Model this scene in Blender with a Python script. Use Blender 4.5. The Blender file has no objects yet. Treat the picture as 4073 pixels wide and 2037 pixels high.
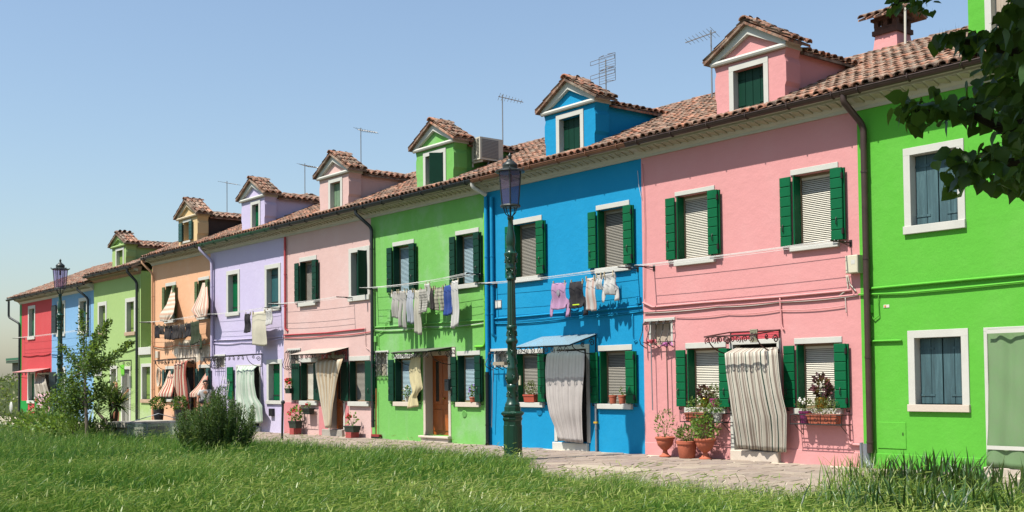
import bpy, math, random
import numpy as np
from mathutils import Vector, Matrix, Euler
random.seed(7)
SC = bpy.context.scene
COL = SC.collection

# ---------------------------------------------------------------- camera
# calibrated on the terrace: facade plane is y = 0, x runs along it, z is up
FPX, PPX, PPY, EYE = 4600.0, 2036.5, 1357.0, 1.55
def _rc(px, py): return np.array([(px-PPX)/FPX, -(py-PPY)/FPX, -1.0])
def _n(v): return v/np.linalg.norm(v)
_X = -_n(_rc(-1662., 1558.))
_U = np.cross(_rc(2036.5, 1518.), _rc(-1662., 1558.)); _U = _n(_U)
if _U[1] < 0: _U = -_U
_Y = np.cross(_U, _X)
ROT = np.stack([_X, _Y, _U])
CAM = np.array([17.11194, -17.26838, EYE])
def ray(px, py): return ROT @ _rc(px, py)
def W(px, py, y=0.0):                 # pixel -> (x, z) on the vertical plane y
    r = ray(px, py); t = (y-CAM[1])/r[1]; p = CAM+t*r
    return float(p[0]), float(p[2])
def G(px, py, z=0.0):                 # pixel -> (x, y) on the ground
    r = ray(px, py); t = (z-CAM[2])/r[2]; p = CAM+t*r
    return float(p[0]), float(p[1])
def P(px, py, dist):                  # pixel + distance -> point
    r = _n(ray(px, py)); p = CAM+dist*r
    return Vector((float(p[0]), float(p[1]), float(p[2])))
cam_d = bpy.data.cameras.new('camera'); cam = bpy.data.objects.new('camera', cam_d); COL.objects.link(cam)
M4 = Matrix([[*map(float, ROT[i]), float(CAM[i])] for i in range(3)]+[[0, 0, 0, 1]])
cam.matrix_world = M4
cam_d.sensor_width = 36.0; cam_d.lens = 36.0*FPX/4073.0
cam_d.shift_y = (PPY-1018.5)/4073.0
cam_d.clip_start = 0.1; cam_d.clip_end = 3000.0
SC.camera = cam

# ---------------------------------------------------------------- light
SUN_DIR = Vector((-0.13, -1.0, 1.70)).normalized()       # towards the sun
elev = math.asin(SUN_DIR.z); azim = math.atan2(SUN_DIR.x, SUN_DIR.y)
world = bpy.data.worlds.new('World'); SC.world = world; world.use_nodes = True
wn = world.node_tree; wn.nodes.clear()
sky = wn.nodes.new('ShaderNodeTexSky'); sky.sky_type = 'NISHITA'; sky.sun_disc = False
sky.sun_elevation = elev; sky.sun_rotation = azim; sky.altitude = 0
sky.air_density = 1.4; sky.dust_density = 1.2; sky.ozone_density = 5.5
bg = wn.nodes.new('ShaderNodeBackground'); bg.inputs[1].default_value = 0.09
wo = wn.nodes.new('ShaderNodeOutputWorld')
hs = wn.nodes.new('ShaderNodeHueSaturation'); hs.inputs['Saturation'].default_value = 0.90; hs.inputs['Value'].default_value = 0.98
wn.links.new(sky.outputs[0], hs.inputs['Color']); wn.links.new(hs.outputs[0], bg.inputs[0]); wn.links.new(bg.outputs[0], wo.inputs[0])
sun_d = bpy.data.lights.new('sun', 'SUN'); sun_d.energy = 5.0; sun_d.angle = math.radians(0.53); sun_d.color = (1.0, 0.955, 0.87)
sun = bpy.data.objects.new('sun', sun_d); COL.objects.link(sun)
sun.rotation_euler = (-SUN_DIR).to_track_quat('-Z', 'Y').to_euler()
sun.location = (0, -30, 40)
vs = SC.view_settings; vs.view_transform = 'Standard'; vs.look = 'None'; vs.gamma = 1.0; vs.use_curve_mapping = False
vs.exposure = 0.85

# ---------------------------------------------------------------- materials
def lin(c):
    c = c.lstrip('#'); o = []
    for i in (0, 2, 4):
        v = int(c[i:i+2], 16)/255.0
        o.append(v/12.92 if v <= .04045 else ((v+.055)/1.055)**2.4)
    return tuple(o)
def lit(c): return tuple(v/1.62 for v in lin(c))   # photographed sunlit colour -> reflectance
def shade(c, k): return tuple(max(0.0, min(1.0, v*k)) for v in c)
MATS = {}
ALB = 0.86            # overall reflectance scale that goes with the exposure above
class NT:
    def __init__(s, name):
        s.m = bpy.data.materials.new(name); s.m.use_nodes = True
        s.t = s.m.node_tree; s.t.nodes.clear()
        s.out = s.N('ShaderNodeOutputMaterial'); s.b = s.N('ShaderNodeBsdfPrincipled'); s.L(s.b.outputs[0], s.out.inputs[0])
    def N(s, k, **kw):
        n = s.t.nodes.new(k)
        for a, v in kw.items(): setattr(n, a, v)
        return n
    def L(s, a, b): s.t.links.new(a, b)
    def noise(s, scale, detail=4, rough=.55, coord='Object', stretch=None):
        tc = s.N('ShaderNodeTexCoord'); n = s.N('ShaderNodeTexNoise')
        n.inputs['Scale'].default_value = scale; n.inputs['Detail'].default_value = detail; n.inputs['Roughness'].default_value = rough
        if stretch:
            mp = s.N('ShaderNodeMapping'); mp.inputs['Scale'].default_value = stretch
            s.L(tc.outputs[coord], mp.inputs[0]); s.L(mp.outputs[0], n.inputs['Vector'])
        else: s.L(tc.outputs[coord], n.inputs['Vector'])
        return n.outputs[0]
    def ramp(s, fac, stops, interp='LINEAR'):
        r = s.N('ShaderNodeValToRGB'); r.color_ramp.interpolation = interp
        e = r.color_ramp.elements
        while len(e) < len(stops): e.new(0.5)
        for i, (p, c) in enumerate(stops):
            e[i].position = p; e[i].color = (*c, 1) if len(c) == 3 else c
        s.L(fac, r.inputs[0]); return r.outputs[0]
    def mix(s, fac, a, b, mode='MIX'):
        n = s.N('ShaderNodeMix', data_type='RGBA', blend_type=mode)
        for sock, v in ((n.inputs[0], fac), (n.inputs[6], a), (n.inputs[7], b)):
            if hasattr(v, 'links') or hasattr(v, 'is_output'): s.L(v, sock)
            elif isinstance(v, (int, float)): sock.default_value = v
            else: sock.default_value = (*v, 1)
        return n.outputs[2]
    def math(s, op, a, b=None, clamp=False):
        n = s.N('ShaderNodeMath', operation=op); n.use_clamp = clamp
        for i, v in enumerate((a, b)):
            if v is None: continue
            if hasattr(v, 'is_output'): s.L(v, n.inputs[i])
            else: n.inputs[i].default_value = v
        return n.outputs[0]
    def bump(s, h, strength=.3, dist=.01):
        n = s.N('ShaderNodeBump'); n.inputs['Strength'].default_value = strength; n.inputs['Distance'].default_value = dist
        s.L(h, n.inputs['Height']); s.L(n.outputs[0], s.b.inputs['Normal']); return n
    def col(s, v):
        if hasattr(v, 'is_output'): s.L(s.mix(1.0, v, (ALB, ALB, ALB), 'MULTIPLY'), s.b.inputs['Base Color'])
        else: s.b.inputs['Base Color'].default_value = (*shade(v, ALB), 1)
    def set(s, **kw):
        for k, v in kw.items(): s.b.inputs[k.replace('_', ' ')].default_value = v
def simple(name, c, rough=.6, var=.12, scale=6, bump=.15, metal=0.0, spec=.4, stretch=None, bscale=None):
    if name in MATS: return MATS[name]
    c = shade(c, .8)
    n = NT(name); f = n.noise(scale, 5, .6, stretch=stretch)
    n.col(n.ramp(f, [(.25, shade(c, 1-var)), (.5, c), (.75, shade(c, 1+var))]))
    n.set(Roughness=rough, Metallic=metal); n.b.inputs['Specular IOR Level'].default_value = spec
    if bump: n.bump(n.noise(bscale or scale*8, 3, .6, stretch=stretch), bump, .004)
    MATS[name] = n.m; return n.m
def plaster(name, c, var=.10, fade=None, rough=.85, bump=.35, damp=True):
    if name in MATS: return MATS[name]
    n = NT(name)
    big = n.noise(.55, 5, .62); mid = n.noise(3.2, 6, .65); fine = n.noise(26, 4, .6)
    base = n.ramp(big, [(.28, shade(c, 1-var)), (.5, c), (.74, fade or shade(c, 1+var))])
    base = n.mix(n.ramp(mid, [(.3, (.0,)*3), (.8, (.30,)*3)]), base, shade(c, 1-1.5*var))
    stre = n.noise(1.0, 5, .7, stretch=(2.6, 2.6, .22))
    base = n.mix(n.ramp(stre, [(.55, (0,)*3), (.78, (.28,)*3)]), base, fade or shade(c, 1+1.6*var))
    base = n.mix(n.ramp(n.noise(40, 2, .5), [(.3, (.10,)*3), (.7, (0,)*3)]), base, shade(c, .7))
    if damp:                                   # rising damp stain: a worn paler, dirtier band with a ragged edge
        tc = n.N('ShaderNodeTexCoord'); sp = n.N('ShaderNodeSeparateXYZ'); n.L(tc.outputs['Object'], sp.inputs[0])
        hgt = n.math('ADD', sp.outputs[2], n.math('MULTIPLY', n.noise(1.7, 5, .7), -1.0))
        mk = n.ramp(hgt, [(.0, (.30,)*3), (.12, (0,)*3)])
        base = n.mix(mk, base, shade(tuple(.55*v+.45*.62 for v in c), .86))
    n.col(base); n.set(Roughness=rough); n.b.inputs['Specular IOR Level'].default_value = .2
    h = n.math('ADD', n.math('MULTIPLY', fine, .5), n.math('MULTIPLY', n.noise(5, 4, .6), 2.2))
    n.bump(h, bump, .012)
    MATS[name] = n.m; return n.m
def glass(name, c, a=.45, rough=.05):
    if name in MATS: return MATS[name]
    n = NT(name); n.col(c); n.set(Roughness=rough); n.b.inputs['Specular IOR Level'].default_value = .6
    tr = n.N('ShaderNodeBsdfTransparent'); tr.inputs[0].default_value = (*[min(1, .35+.65*v/max(c)) for v in c], 1)
    mx = n.N('ShaderNodeMixShader'); mx.inputs[0].default_value = a
    n.L(tr.outputs[0], mx.inputs[1]); n.L(n.b.outputs[0], mx.inputs[2]); n.L(mx.outputs[0], n.out.inputs[0])
    MATS[name] = n.m; return n.m
def tilemat():
    if 'tile' in MATS: return MATS['tile']
    n = NT('roof_tile')
    oi = n.N('ShaderNodeObjectInfo'); ge = n.N('ShaderNodeNewGeometry')
    r = n.math('FRACT', n.math('ADD', n.math('MULTIPLY', oi.outputs['Random'], 3.71), n.math('MULTIPLY', ge.outputs['Random Per Island'], 5.13)))
    c = n.ramp(r, [(0, lin('5d4a42')), (.2, lin('7c5c4c')), (.42, lin('97664f')), (.62, lin('b5745a')), (.8, lin('836658')), (1, lin('c58466'))])
    tc = n.N('ShaderNodeTexCoord'); mp = n.N('ShaderNodeMapping')
    cb = n.N('ShaderNodeCombineXYZ'); n.L(n.math('MULTIPLY', oi.outputs['Random'], 37.0), cb.inputs[0]); n.L(n.math('MULTIPLY', ge.outputs['Random Per Island'], 11.0), cb.inputs[1])
    n.L(tc.outputs['Object'], mp.inputs[0]); n.L(cb.outputs[0], mp.inputs[1])
    n1 = n.N('ShaderNodeTexNoise'); n1.inputs['Scale'].default_value = 9; n1.inputs['Detail'].default_value = 6; n1.inputs['Roughness'].default_value = .7; n.L(mp.outputs[0], n1.inputs[0])
    n2 = n.N('ShaderNodeTexNoise'); n2.inputs['Scale'].default_value = 26; n2.inputs['Detail'].default_value = 4; n2.inputs['Roughness'].default_value = .7; n.L(mp.outputs[0], n2.inputs[0])
    c = n.mix(n.ramp(n1.outputs[0], [(.38, (0,)*3), (.60, (.9,)*3)]), c, lin('53463e'))       # dark weathering crust
    c = n.mix(n.ramp(n.noise(3.5, 4, .6), [(.42, (0,)*3), (.68, (.6,)*3)]), c, lin('a79b8a'))      # pale grey bloom
    c = n.mix(n.ramp(n2.outputs[0], [(.58, (0,)*3), (.68, (.75,)*3)]), c, lin('b5aa98'))      # lichen
    n.col(c); n.set(Roughness=.9); n.b.inputs['Specular IOR Level'].default_value = .15
    n.bump(n2.outputs[0], .4, .006)
    MATS['tile'] = n.m; return n.m
def leafmat(name, cols, rough=.5, trans=.35, islands=True):
    if name in MATS: return MATS[name]
    n = NT(name)
    ge = n.N('ShaderNodeNewGeometry'); oi = n.N('ShaderNodeObjectInfo')
    r = n.math('FRACT', n.math('ADD', oi.outputs['Random'], ge.outputs['Random Per Island']))
    k = len(cols)-1
    c = n.ramp(r, [(i/k, shade(q, .78)) for i, q in enumerate(cols)])
    n.col(c); n.set(Roughness=rough); n.b.inputs['Specular IOR Level'].default_value = .35
    tl = n.N('ShaderNodeBsdfTranslucent'); n.L(n.mix(.4, c, lin('a8c440'), 'MIX'), tl.inputs[0])
    mx = n.N('ShaderNodeMixShader'); mx.inputs[0].default_value = trans
    n.L(n.b.outputs[0], mx.inputs[1]); n.L(tl.outputs[0], mx.inputs[2]); n.L(mx.outputs[0], n.out.inputs[0])
    MATS[name] = n.m; return n.m
def stripes(name, stops, rep, base_rough=.85, dirn=0, trans=.25):
    """woven cloth: colour bands across UV u, repeated rep times"""
    if name in MATS: return MATS[name]
    n = NT(name); uv = n.N('ShaderNodeTexCoord'); sp = n.N('ShaderNodeSeparateXYZ'); n.L(uv.outputs['UV'], sp.inputs[0])
    f = n.math('FRACT', n.math('MULTIPLY', sp.outputs[dirn], float(rep)))
    c = n.ramp(f, [(p, shade(q, .86)) for p, q in stops], 'CONSTANT')
    c = n.mix(n.ramp(n.noise(5, 4, .6), [(.3, (.0,)*3), (.75, (.22,)*3)]), c, (.25, .22, .2), 'MIX')
    n.col(c); n.set(Roughness=base_rough); n.b.inputs['Specular IOR Level'].default_value = .15
    n.bump(n.noise(240, 2, .5), .15, .002)
    tl = n.N('ShaderNodeBsdfTranslucent'); n.L(c, tl.inputs[0]); mx = n.N('ShaderNodeMixShader'); mx.inputs[0].default_value = trans
    n.L(n.b.outputs[0], mx.inputs[1]); n.L(tl.outputs[0], mx.inputs[2]); n.L(mx.outputs[0], n.out.inputs[0])
    MATS[name] = n.m; return n.m
def cloth(name, c, var=.08): 
    return stripes(name, [(0, c), (.5, shade(c, 1+var*.3))], 1)

# ---------------------------------------------------------------- mesh builder and scene tree
ORG = {}
class MB:
    def __init__(s): s.v = []; s.f = []; s.uv = {}
    def add(s, vs, fs):
        o = len(s.v); s.v += [tuple(p) for p in vs]; s.f += [tuple(i+o for i in f) for f in fs]; return o
    def quad(s, a, b, c, d): s.add([a, b, c, d], [(0, 1, 2, 3)])
    def box(s, x0, x1, y0, y1, z0, z1):
        s.add([(x, y, z) for z in (z0, z1) for y in (y0, y1) for x in (x0, x1)],
              [(0, 2, 3, 1), (4, 5, 7, 6), (0, 1, 5, 4), (2, 6, 7, 3), (0, 4, 6, 2), (1, 3, 7, 5)]); return s
    def bbox(s, x0, x1, y0, y1, z0, z1, b=.004):   # box with bevelled front edges (front = -y)
        v = [(x0, y1, z0), (x1, y1, z0), (x1, y1, z1), (x0, y1, z1), (x0, y0+b, z0), (x1, y0+b, z0), (x1, y0+b, z1), (x0, y0+b, z1),
             (x0+b, y0, z0+b), (x1-b, y0, z0+b), (x1-b, y0, z1-b), (x0+b, y0, z1-b)]
        s.add(v, [(3, 2, 1, 0), (0, 1, 5, 4), (1, 2, 6, 5), (2, 3, 7, 6), (3, 0, 4, 7), (4, 5, 9, 8), (5, 6, 10, 9), (6, 7, 11, 10), (7, 4, 8, 11), (8, 9, 10, 11)]); return s
    def prism(s, pts, a, b, axis='y'):             # polygon (u, w) extruded from a to b along axis
        n = len(pts)
        def q(u, w, t): return {'y': (u, t, w), 'x': (t, u, w), 'z': (u, w, t)}[axis]
        s.add([q(u, w, a) for u, w in pts]+[q(u, w, b) for u, w in pts],
              [tuple(range(n)), tuple(range(2*n-1, n-1, -1))]+[(i, (i+1) % n, n+(i+1) % n, n+i) for i in range(n)]); return s
    def tube(s, path, r, n=8, cap=True):
        path = [Vector(p) for p in path]; m = len(path); rs = r if isinstance(r, (list, tuple)) else [r]*m
        t0 = (path[1]-path[0]).normalized(); up = Vector((0, 0, 1)) if abs(t0.z) < .9 else Vector((1, 0, 0))
        u = t0.cross(up).normalized(); vs = []
        for i, p in enumerate(path):
            t = (path[min(i+1, m-1)]-path[max(i-1, 0)])
            t = t.normalized() if t.length > 1e-9 else t0
            u = (u-t*u.dot(t)); u = u.normalized() if u.length > 1e-6 else t.orthogonal().normalized()
            w = t.cross(u)
            for k in range(n):
                a = 2*math.pi*k/n; vs.append(p+(u*math.cos(a)+w*math.sin(a))*rs[i])
        fs = [(i*n+k, i*n+(k+1) % n, (i+1)*n+(k+1) % n, (i+1)*n+k) for i in range(m-1) for k in range(n)]
        if cap: fs += [tuple(range(n-1, -1, -1)), tuple((m-1)*n+k for k in range(n))]
        s.add(vs, fs); return s
    def lathe(s, prof, c, n=16, rot=0.0):
        vs = []; m = len(prof)
        for r, z in prof:
            for k in range(n):
                a = 2*math.pi*k/n+rot; vs.append((c[0]+r*math.cos(a), c[1]+r*math.sin(a), c[2]+z))
        fs = [(i*n+k, i*n+(k+1) % n, (i+1)*n+(k+1) % n, (i+1)*n+k) for i in range(m-1) for k in range(n)]
        fs += [tuple(range(n-1, -1, -1)), tuple((m-1)*n+k for k in range(n))]
        s.add(vs, fs); return s
    def ball(s, c, r, n=10, m=6):
        c = Vector(c); rr = r if isinstance(r, (tuple, list)) else (r, r, r)
        vs = [(c.x, c.y, c.z-rr[2])]
        for i in range(1, m):
            a = -math.pi/2+math.pi*i/m
            for k in range(n): b = 2*math.pi*k/n; vs.append((c.x+rr[0]*math.cos(a)*math.cos(b), c.y+rr[1]*math.cos(a)*math.sin(b), c.z+rr[2]*math.sin(a)))
        vs.append((c.x, c.y, c.z+rr[2])); L = len(vs)-1
        fs = [(0, 1+(k+1) % n, 1+k) for k in range(n)]
        for i in range(m-2): fs += [(1+i*n+k, 1+i*n+(k+1) % n, 1+(i+1)*n+(k+1) % n, 1+(i+1)*n+k) for k in range(n)]
        fs += [(L, 1+(m-2)*n+k, 1+(m-2)*n+(k+1) % n) for k in range(n)]
        s.add(vs, fs); return s
    def mesh(s, name, o=(0, 0, 0)):
        me = bpy.data.meshes.new(name)
        me.from_pydata([(p[0]-o[0], p[1]-o[1], p[2]-o[2]) for p in s.v], [], s.f); me.update(); return me
    def build(s, name, m, parent=None, smooth=False, uv=None, origin=None):
        o = ORG.get(parent.name, (0, 0, 0)) if parent else (origin or (0, 0, 0))
        me = s.mesh(name, o)
        if uv is not None:
            l = me.uv_layers.new(name='UVMap')
            for lp in me.loops: l.data[lp.index].uv = uv[lp.vertex_index]
        if smooth:
            for p in me.polygons: p.use_smooth = True
        return link(name, me, m, parent, o if not parent else None)
def link(name, me, m, parent=None, loc=None):
    ob = bpy.data.objects.new(name, me)
    if m is not None and len(me.materials) == 0: me.materials.append(m)
    COL.objects.link(ob)
    if parent: ob.parent = parent; ORG[ob.name] = ORG.get(parent.name, (0, 0, 0))
    elif loc is not None: ob.location = loc; ORG[ob.name] = tuple(loc)
    return ob
def smooth_by_angle(ob, deg=35):
    me = ob.data
    for p in me.polygons: p.use_smooth = True
    try: me.set_sharp_from_angle(angle=math.radians(deg))
    except Exception: pass
    return ob
def thing(name, label, cat, loc, group=None):
    o = bpy.data.objects.new(name, None); o.empty_display_size = .2; COL.objects.link(o); o.location = loc; ORG[o.name] = tuple(loc)
    o['label'] = label; o['category'] = cat
    if group: o['group'] = group
    return o
def tag(o, label, cat, group=None):
    o['label'] = label; o['category'] = cat
    if group: o['group'] = group
    return o
def struct(o): o['kind'] = 'structure'; return o
def stuff(o): o['kind'] = 'stuff'; return o
def rnd(a, b): return random.uniform(a, b)
def lerp(a, b, t): return a+(b-a)*t
def plin(t, pts):                       # piecewise linear
    for (a, va), (b, vb) in zip(pts, pts[1:]):
        if t <= b: return lerp(va, vb, (t-a)/(b-a) if b > a else 0)
    return pts[-1][1]

WHITE = simple('white_paint', lin('cac9c0'), .6, .06, 3, .12)
STONE = plaster('pale_stone', shade(lin('d9cbbb'), .75), .08, damp=False, bump=.2)
GREEN_D = simple('green_shutter_paint', lin('08603a'), .5, .12, 4, .1, 0, .15)
GREEN_K = simple('dark_green_shutter_paint', lin('0f3a2b'), .5, .14, 4, .1, 0, .15)
IRON = simple('black_iron', lin('23211f'), .55, .2, 9, .2, .2)
PIPE_K = simple('dark_metal_pipe', lin('33383a'), .45, .2, 5, .15, .3)
PIPE_B = simple('brown_metal_pipe', lin('4b3a35'), .42, .2, 5, .15, .2)
PIPE_C = simple('copper_brown_gutter', lin('8a5f48'), .45, .2, 5, .15, .2)
PIPE_G = simple('grey_zinc_pipe', lin('8d9298'), .45, .15, 5, .15, .4)
DARK = simple('dark_interior', lin('191614'), .9, .2, 3, 0)
BLIND = simple('blind_slat_cream', lin('e2dccb'), .55, .05, 4, 0)
TERRA = simple('terracotta', lin('b9654a'), .8, .15, 7, .25)
WOOD = simple('varnished_wood', lin('a85a22'), .42, .25, 3, .2, 0, .5, (9, 9, 1.2))
WOODG = simple('weathered_grey_wood', lin('b7a898'), .85, .22, 3, .5, 0, .2, (12, 12, .8))
TILE = tilemat()
SKY_BLIND = simple('blind_slat_bluish', lin('a9c3cc'), .5, .05, 4, 0)
# ---------------------------------------------------------------- houses
EAVE_Y, RIDGE_Y = -0.38, 4.0
def wallsheet(mb, x0, x1, z0, z1, holes, y=0.0, dep=.24):
    xs = sorted({x0, x1, *[h[0] for h in holes], *[h[1] for h in holes]}); zs = sorted({z0, z1, *[h[2] for h in holes], *[h[3] for h in holes]})
    for a, b in zip(xs, xs[1:]):
        for c, d in zip(zs, zs[1:]):
            mx, mz = (a+b)/2, (c+d)/2
            if any(h[0] < mx < h[1] and h[2] < mz < h[3] for h in holes): continue
            mb.quad((a, y, c), (b, y, c), (b, y, d), (a, y, d))
    for a, b, c, d in [h[:4] for h in holes]:
        mb.quad((a, y, c), (a, y, d), (a, y+dep, d), (a, y+dep, c)); mb.quad((b, y, c), (b, y+dep, c), (b, y+dep, d), (b, y, d))
        mb.quad((a, y, d), (b, y, d), (b, y+dep, d), (a, y+dep, d)); mb.quad((a, y, c), (a, y+dep, c), (b, y+dep, c), (b, y, c))
def tile_mesh():
    n = 7; L = .43; vs = []
    for (r, h, y) in ((.083, .072, 0), (.066, .058, L)):
        for k in range(n):
            a = math.pi*k/(n-1); vs.append((-r*math.cos(a), y, h*math.sin(a)))
    for k in range(n):
        a = math.pi*k/(n-1); vs.append((-.066*math.cos(a), 0.0, .055*math.sin(a)))
    for k in range(n):
        a = math.pi*k/(n-1); vs.append((-.062*math.cos(a), .10, .050*math.sin(a)))
    fs = [(k, k+1, n+k+1, n+k) for k in range(n-1)]+[(2*n+k, 2*n+k+1, k+1, k) for k in range(n-1)]+[(3*n+k, 3*n+k+1, 2*n+k+1, 2*n+k) for k in range(n-1)]
    me = bpy.data.meshes.new('tile'); me.from_pydata(vs, [], fs); me.update()
    for p in me.polygons: p.use_smooth = p.index < n-1
    me.materials.append(TILE); return me
TILE_ME = tile_mesh()
TV = np.array([v.co[:] for v in TILE_ME.vertices]); TF = [tuple(p.vertices) for p in TILE_ME.polygons]
def tiles_on(parent, org, ux, uy, spots, limit=300, bed=None, name='tile'):
    """spots: (u, v, jitter) on the plane org + u*ux + v*uy; the first `limit` become objects, the rest one joined part"""
    ux = Vector(ux).normalized(); uy = Vector(uy).normalized(); nz = ux.cross(uy).normalized(); org = Vector(org)
    po = Vector(ORG[parent.name]); rest = MB()
    for i, (u, v, lift) in enumerate(spots):
        ang = rnd(-.05, .05); tip = rnd(.035, .075)
        a = (ux*math.cos(ang)+uy*math.sin(ang)); b = nz.cross(a)
        b2 = (b*math.cos(-tip)+nz*math.sin(-tip)); n2 = a.cross(b2); s = rnd(.94, 1.07)
        p = org+ux*(u+rnd(-.008, .008))+uy*(v+rnd(-.02, .02))+nz*(lift+.045+rnd(-.004, .008))
        m = Matrix(((a.x*s, b2.x, n2.x, p.x-po.x), (a.y*s, b2.y, n2.y, p.y-po.y), (a.z*s, b2.z, n2.z, p.z-po.z), (0, 0, 0, 1)))
        if i < limit:
            o = bpy.data.objects.new(name, TILE_ME); COL.objects.link(o); o.parent = parent; o.matrix_basis = m; ORG[o.name] = ORG[parent.name]
        else:
            rest.add([tuple(m @ Vector(q)+po) for q in TV], TF)
    if rest.v: stuff(rest.build('tile_field', TILE, parent))
def bed_strip(mb, org, ux, uy, u0, u1, v0, v1, sp=.2):
    """channel tiles between the covers: concave strips with a step at each course"""
    ux = Vector(ux).normalized(); uy = Vector(uy).normalized(); nz = ux.cross(uy).normalized(); org = Vector(org)
    u = u0+sp/2; n = 5
    while u < u1+sp/2:
        v = v0
        while v < v1-.02:
            ve = min(v+.33, v1); vs = []
            for vv, dz in ((v, .035), (ve, .012)):
                for k in range(n):
                    a = math.pi*k/(n-1); uu = min(max(u-.095*math.cos(a), u0), u1)
                    vs.append(org+ux*uu+uy*vv+nz*(dz+.05-.055*math.sin(a)))
            lip = [p-nz*.02 for p in vs[:n]]
            mb.add(vs+lip, [(k, k+1, n+k+1, n+k) for k in range(n-1)]+[(2*n+k, 2*n+k+1, k+1, k) for k in range(n-1)])
            v = ve
        u += sp
def roof_front(house, x0, x1, ze, zr, blocked=(), singles=True, overhang=(0, 0)):
    """front slope with cover tiles and channels, back slope, ridge tiles"""
    a, b = x0-overhang[0], x1+overhang[1]
    dy, dz = RIDGE_Y-EAVE_Y, zr-ze; L = math.hypot(dy, dz); uy = (0, dy/L, dz/L)
    ro = MB(); e = .03
    for (y0, z0, y1, z1) in ((EAVE_Y, ze, RIDGE_Y, zr), (RIDGE_Y, zr, 2*RIDGE_Y-EAVE_Y, ze)):
        ro.add([(a, y0, z0), (b, y0, z0), (b, y1, z1), (a, y1, z1), (a, y0, z0-.08), (b, y0, z0-.08), (b, y1, z1-.08), (a, y1, z1-.08)],
               [(0, 1, 2, 3), (7, 6, 5, 4), (0, 4, 5, 1), (1, 5, 6, 2), (3, 7, 4, 0)])
    roof = ro.build('roof', TILE, house)
    bd = MB(); bed_strip(bd, (a, EAVE_Y, ze), (1, 0, 0), uy, 0, b-a, 0, L)
    stuff(bd.build('channel_tiles', TILE, roof))
    spots = []; ncol = int(round((b-a)/.2)); sp = (b-a)/ncol
    for r in range(int(L/.33)+1):
        for c in range(ncol):
            u = (c+.5)*sp; v = -.05+r*.33
            if v > L-.15: continue
            X = a+u; Yy = EAVE_Y+uy[1]*v
            if any(q[0] < X < q[1] and Yy+.2 > q[2] and Yy < q[3] for q in blocked): continue
            spots.append((u, v, 0.0))
    tiles_on(roof, (a, EAVE_Y, ze), (1, 0, 0), uy, spots, 290 if singles else 0)
    # ridge
    k = int((b-a)/.36); rsp = []
    for i in range(k): rsp.append((a+.02+i*.36, 0))
    po = Vector(ORG[roof.name]); rest = MB()
    for u, _ in rsp:
        s = 1.5
        m = Matrix(((0, 1, 0, u-po.x), (-s*1.2, 0, 0, RIDGE_Y-po.y), (0, 0, s, zr+.0+rnd(0, .012)-po.z), (0, 0, 0, 1))) @ Matrix.Rotation(rnd(-.03, .03), 4, 'Z')
        if singles:
            o = bpy.data.objects.new('ridge_tile', TILE_ME); COL.objects.link(o); o.parent = roof; o.matrix_basis = m
        else: rest.add([tuple(m @ Vector(q)+po) for q in TV], TF)
    if rest.v: stuff(rest.build('ridge_tiles', TILE, roof))
    return roof
def cornice(house, x0, x1, zb, m=None):
    mb = MB()
    prof = [(0.0, zb), (-.035, zb), (-.045, zb+.05), (-.10, zb+.09), (-.12, zb+.12), (-.30, zb+.17), (-.30, zb+.21), (-.36, zb+.235), (-.36, zb+.265), (0.05, zb+.30)]
    mb.prism(prof, x0+.002, x1-.002, 'x')
    c = mb.build('cornice', m or simple('cornice_white_shaded', lin('bdbbad'), .7, .07, 3, .12), house)  # default white is greyed, putting the shade under the eaves into its colour
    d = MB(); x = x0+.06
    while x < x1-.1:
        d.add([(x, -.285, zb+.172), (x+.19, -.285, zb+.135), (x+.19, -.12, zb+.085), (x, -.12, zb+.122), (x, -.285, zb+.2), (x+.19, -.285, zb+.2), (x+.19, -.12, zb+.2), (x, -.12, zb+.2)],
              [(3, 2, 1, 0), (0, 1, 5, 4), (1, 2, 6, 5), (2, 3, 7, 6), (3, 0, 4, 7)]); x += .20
    d.build('soffit_tiles', simple('soffit_white_shaded', lin('b0ab92'), .7, .06, 3, .1), c)  # soffit shade is painted in: a darker cream than the other whites
    return c
def gutter(house, x0, x1, z, m, y=-.43):
    mb = MB(); r = .065; n = 9; vs = []
    for x in (x0, x1):
        for k in range(n):
            a = math.pi+math.pi*k/(n-1); vs.append((x, y+r*math.cos(a), z+.03+r*1.1*math.sin(a)))
        for k in range(n):
            a = math.pi+math.pi*k/(n-1); vs.append((x, y+(r-.008)*math.cos(a), z+.03+(r-.008)*1.1*math.sin(a)))
    N = 2*n
    mb.add(vs, [(k, N+k, N+k+1, k+1) for k in range(n-1)]+[(n+k+1, N+n+k+1, N+n+k, n+k) for k in range(n-1)]+
           [tuple(range(n)), tuple(range(N+n-1, N-1, -1)), (0, n, N+n, N), (n-1, N+n-1, N+2*n-1, 2*n-1)])
    mb.tube([(x0, y-r, z+.035), (x1, y-r, z+.035)], .011, 6)
    g = mb.build('gutter', m, house); smooth_by_angle(g, 40)
    x = x0+.35
    while x < x1:
        b = MB(); b.tube([(x, y+r*1.12*math.cos(t), z+.03+r*1.25*math.sin(t)) for t in [math.pi*(1+k/6) for k in range(7)]], .011, 5)
        b.box(x-.012, x+.012, y-r-.014, y-r+.002, z+.0, z+.075); b.build('gutter_bracket', m, g); x += .95
    return g
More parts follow.
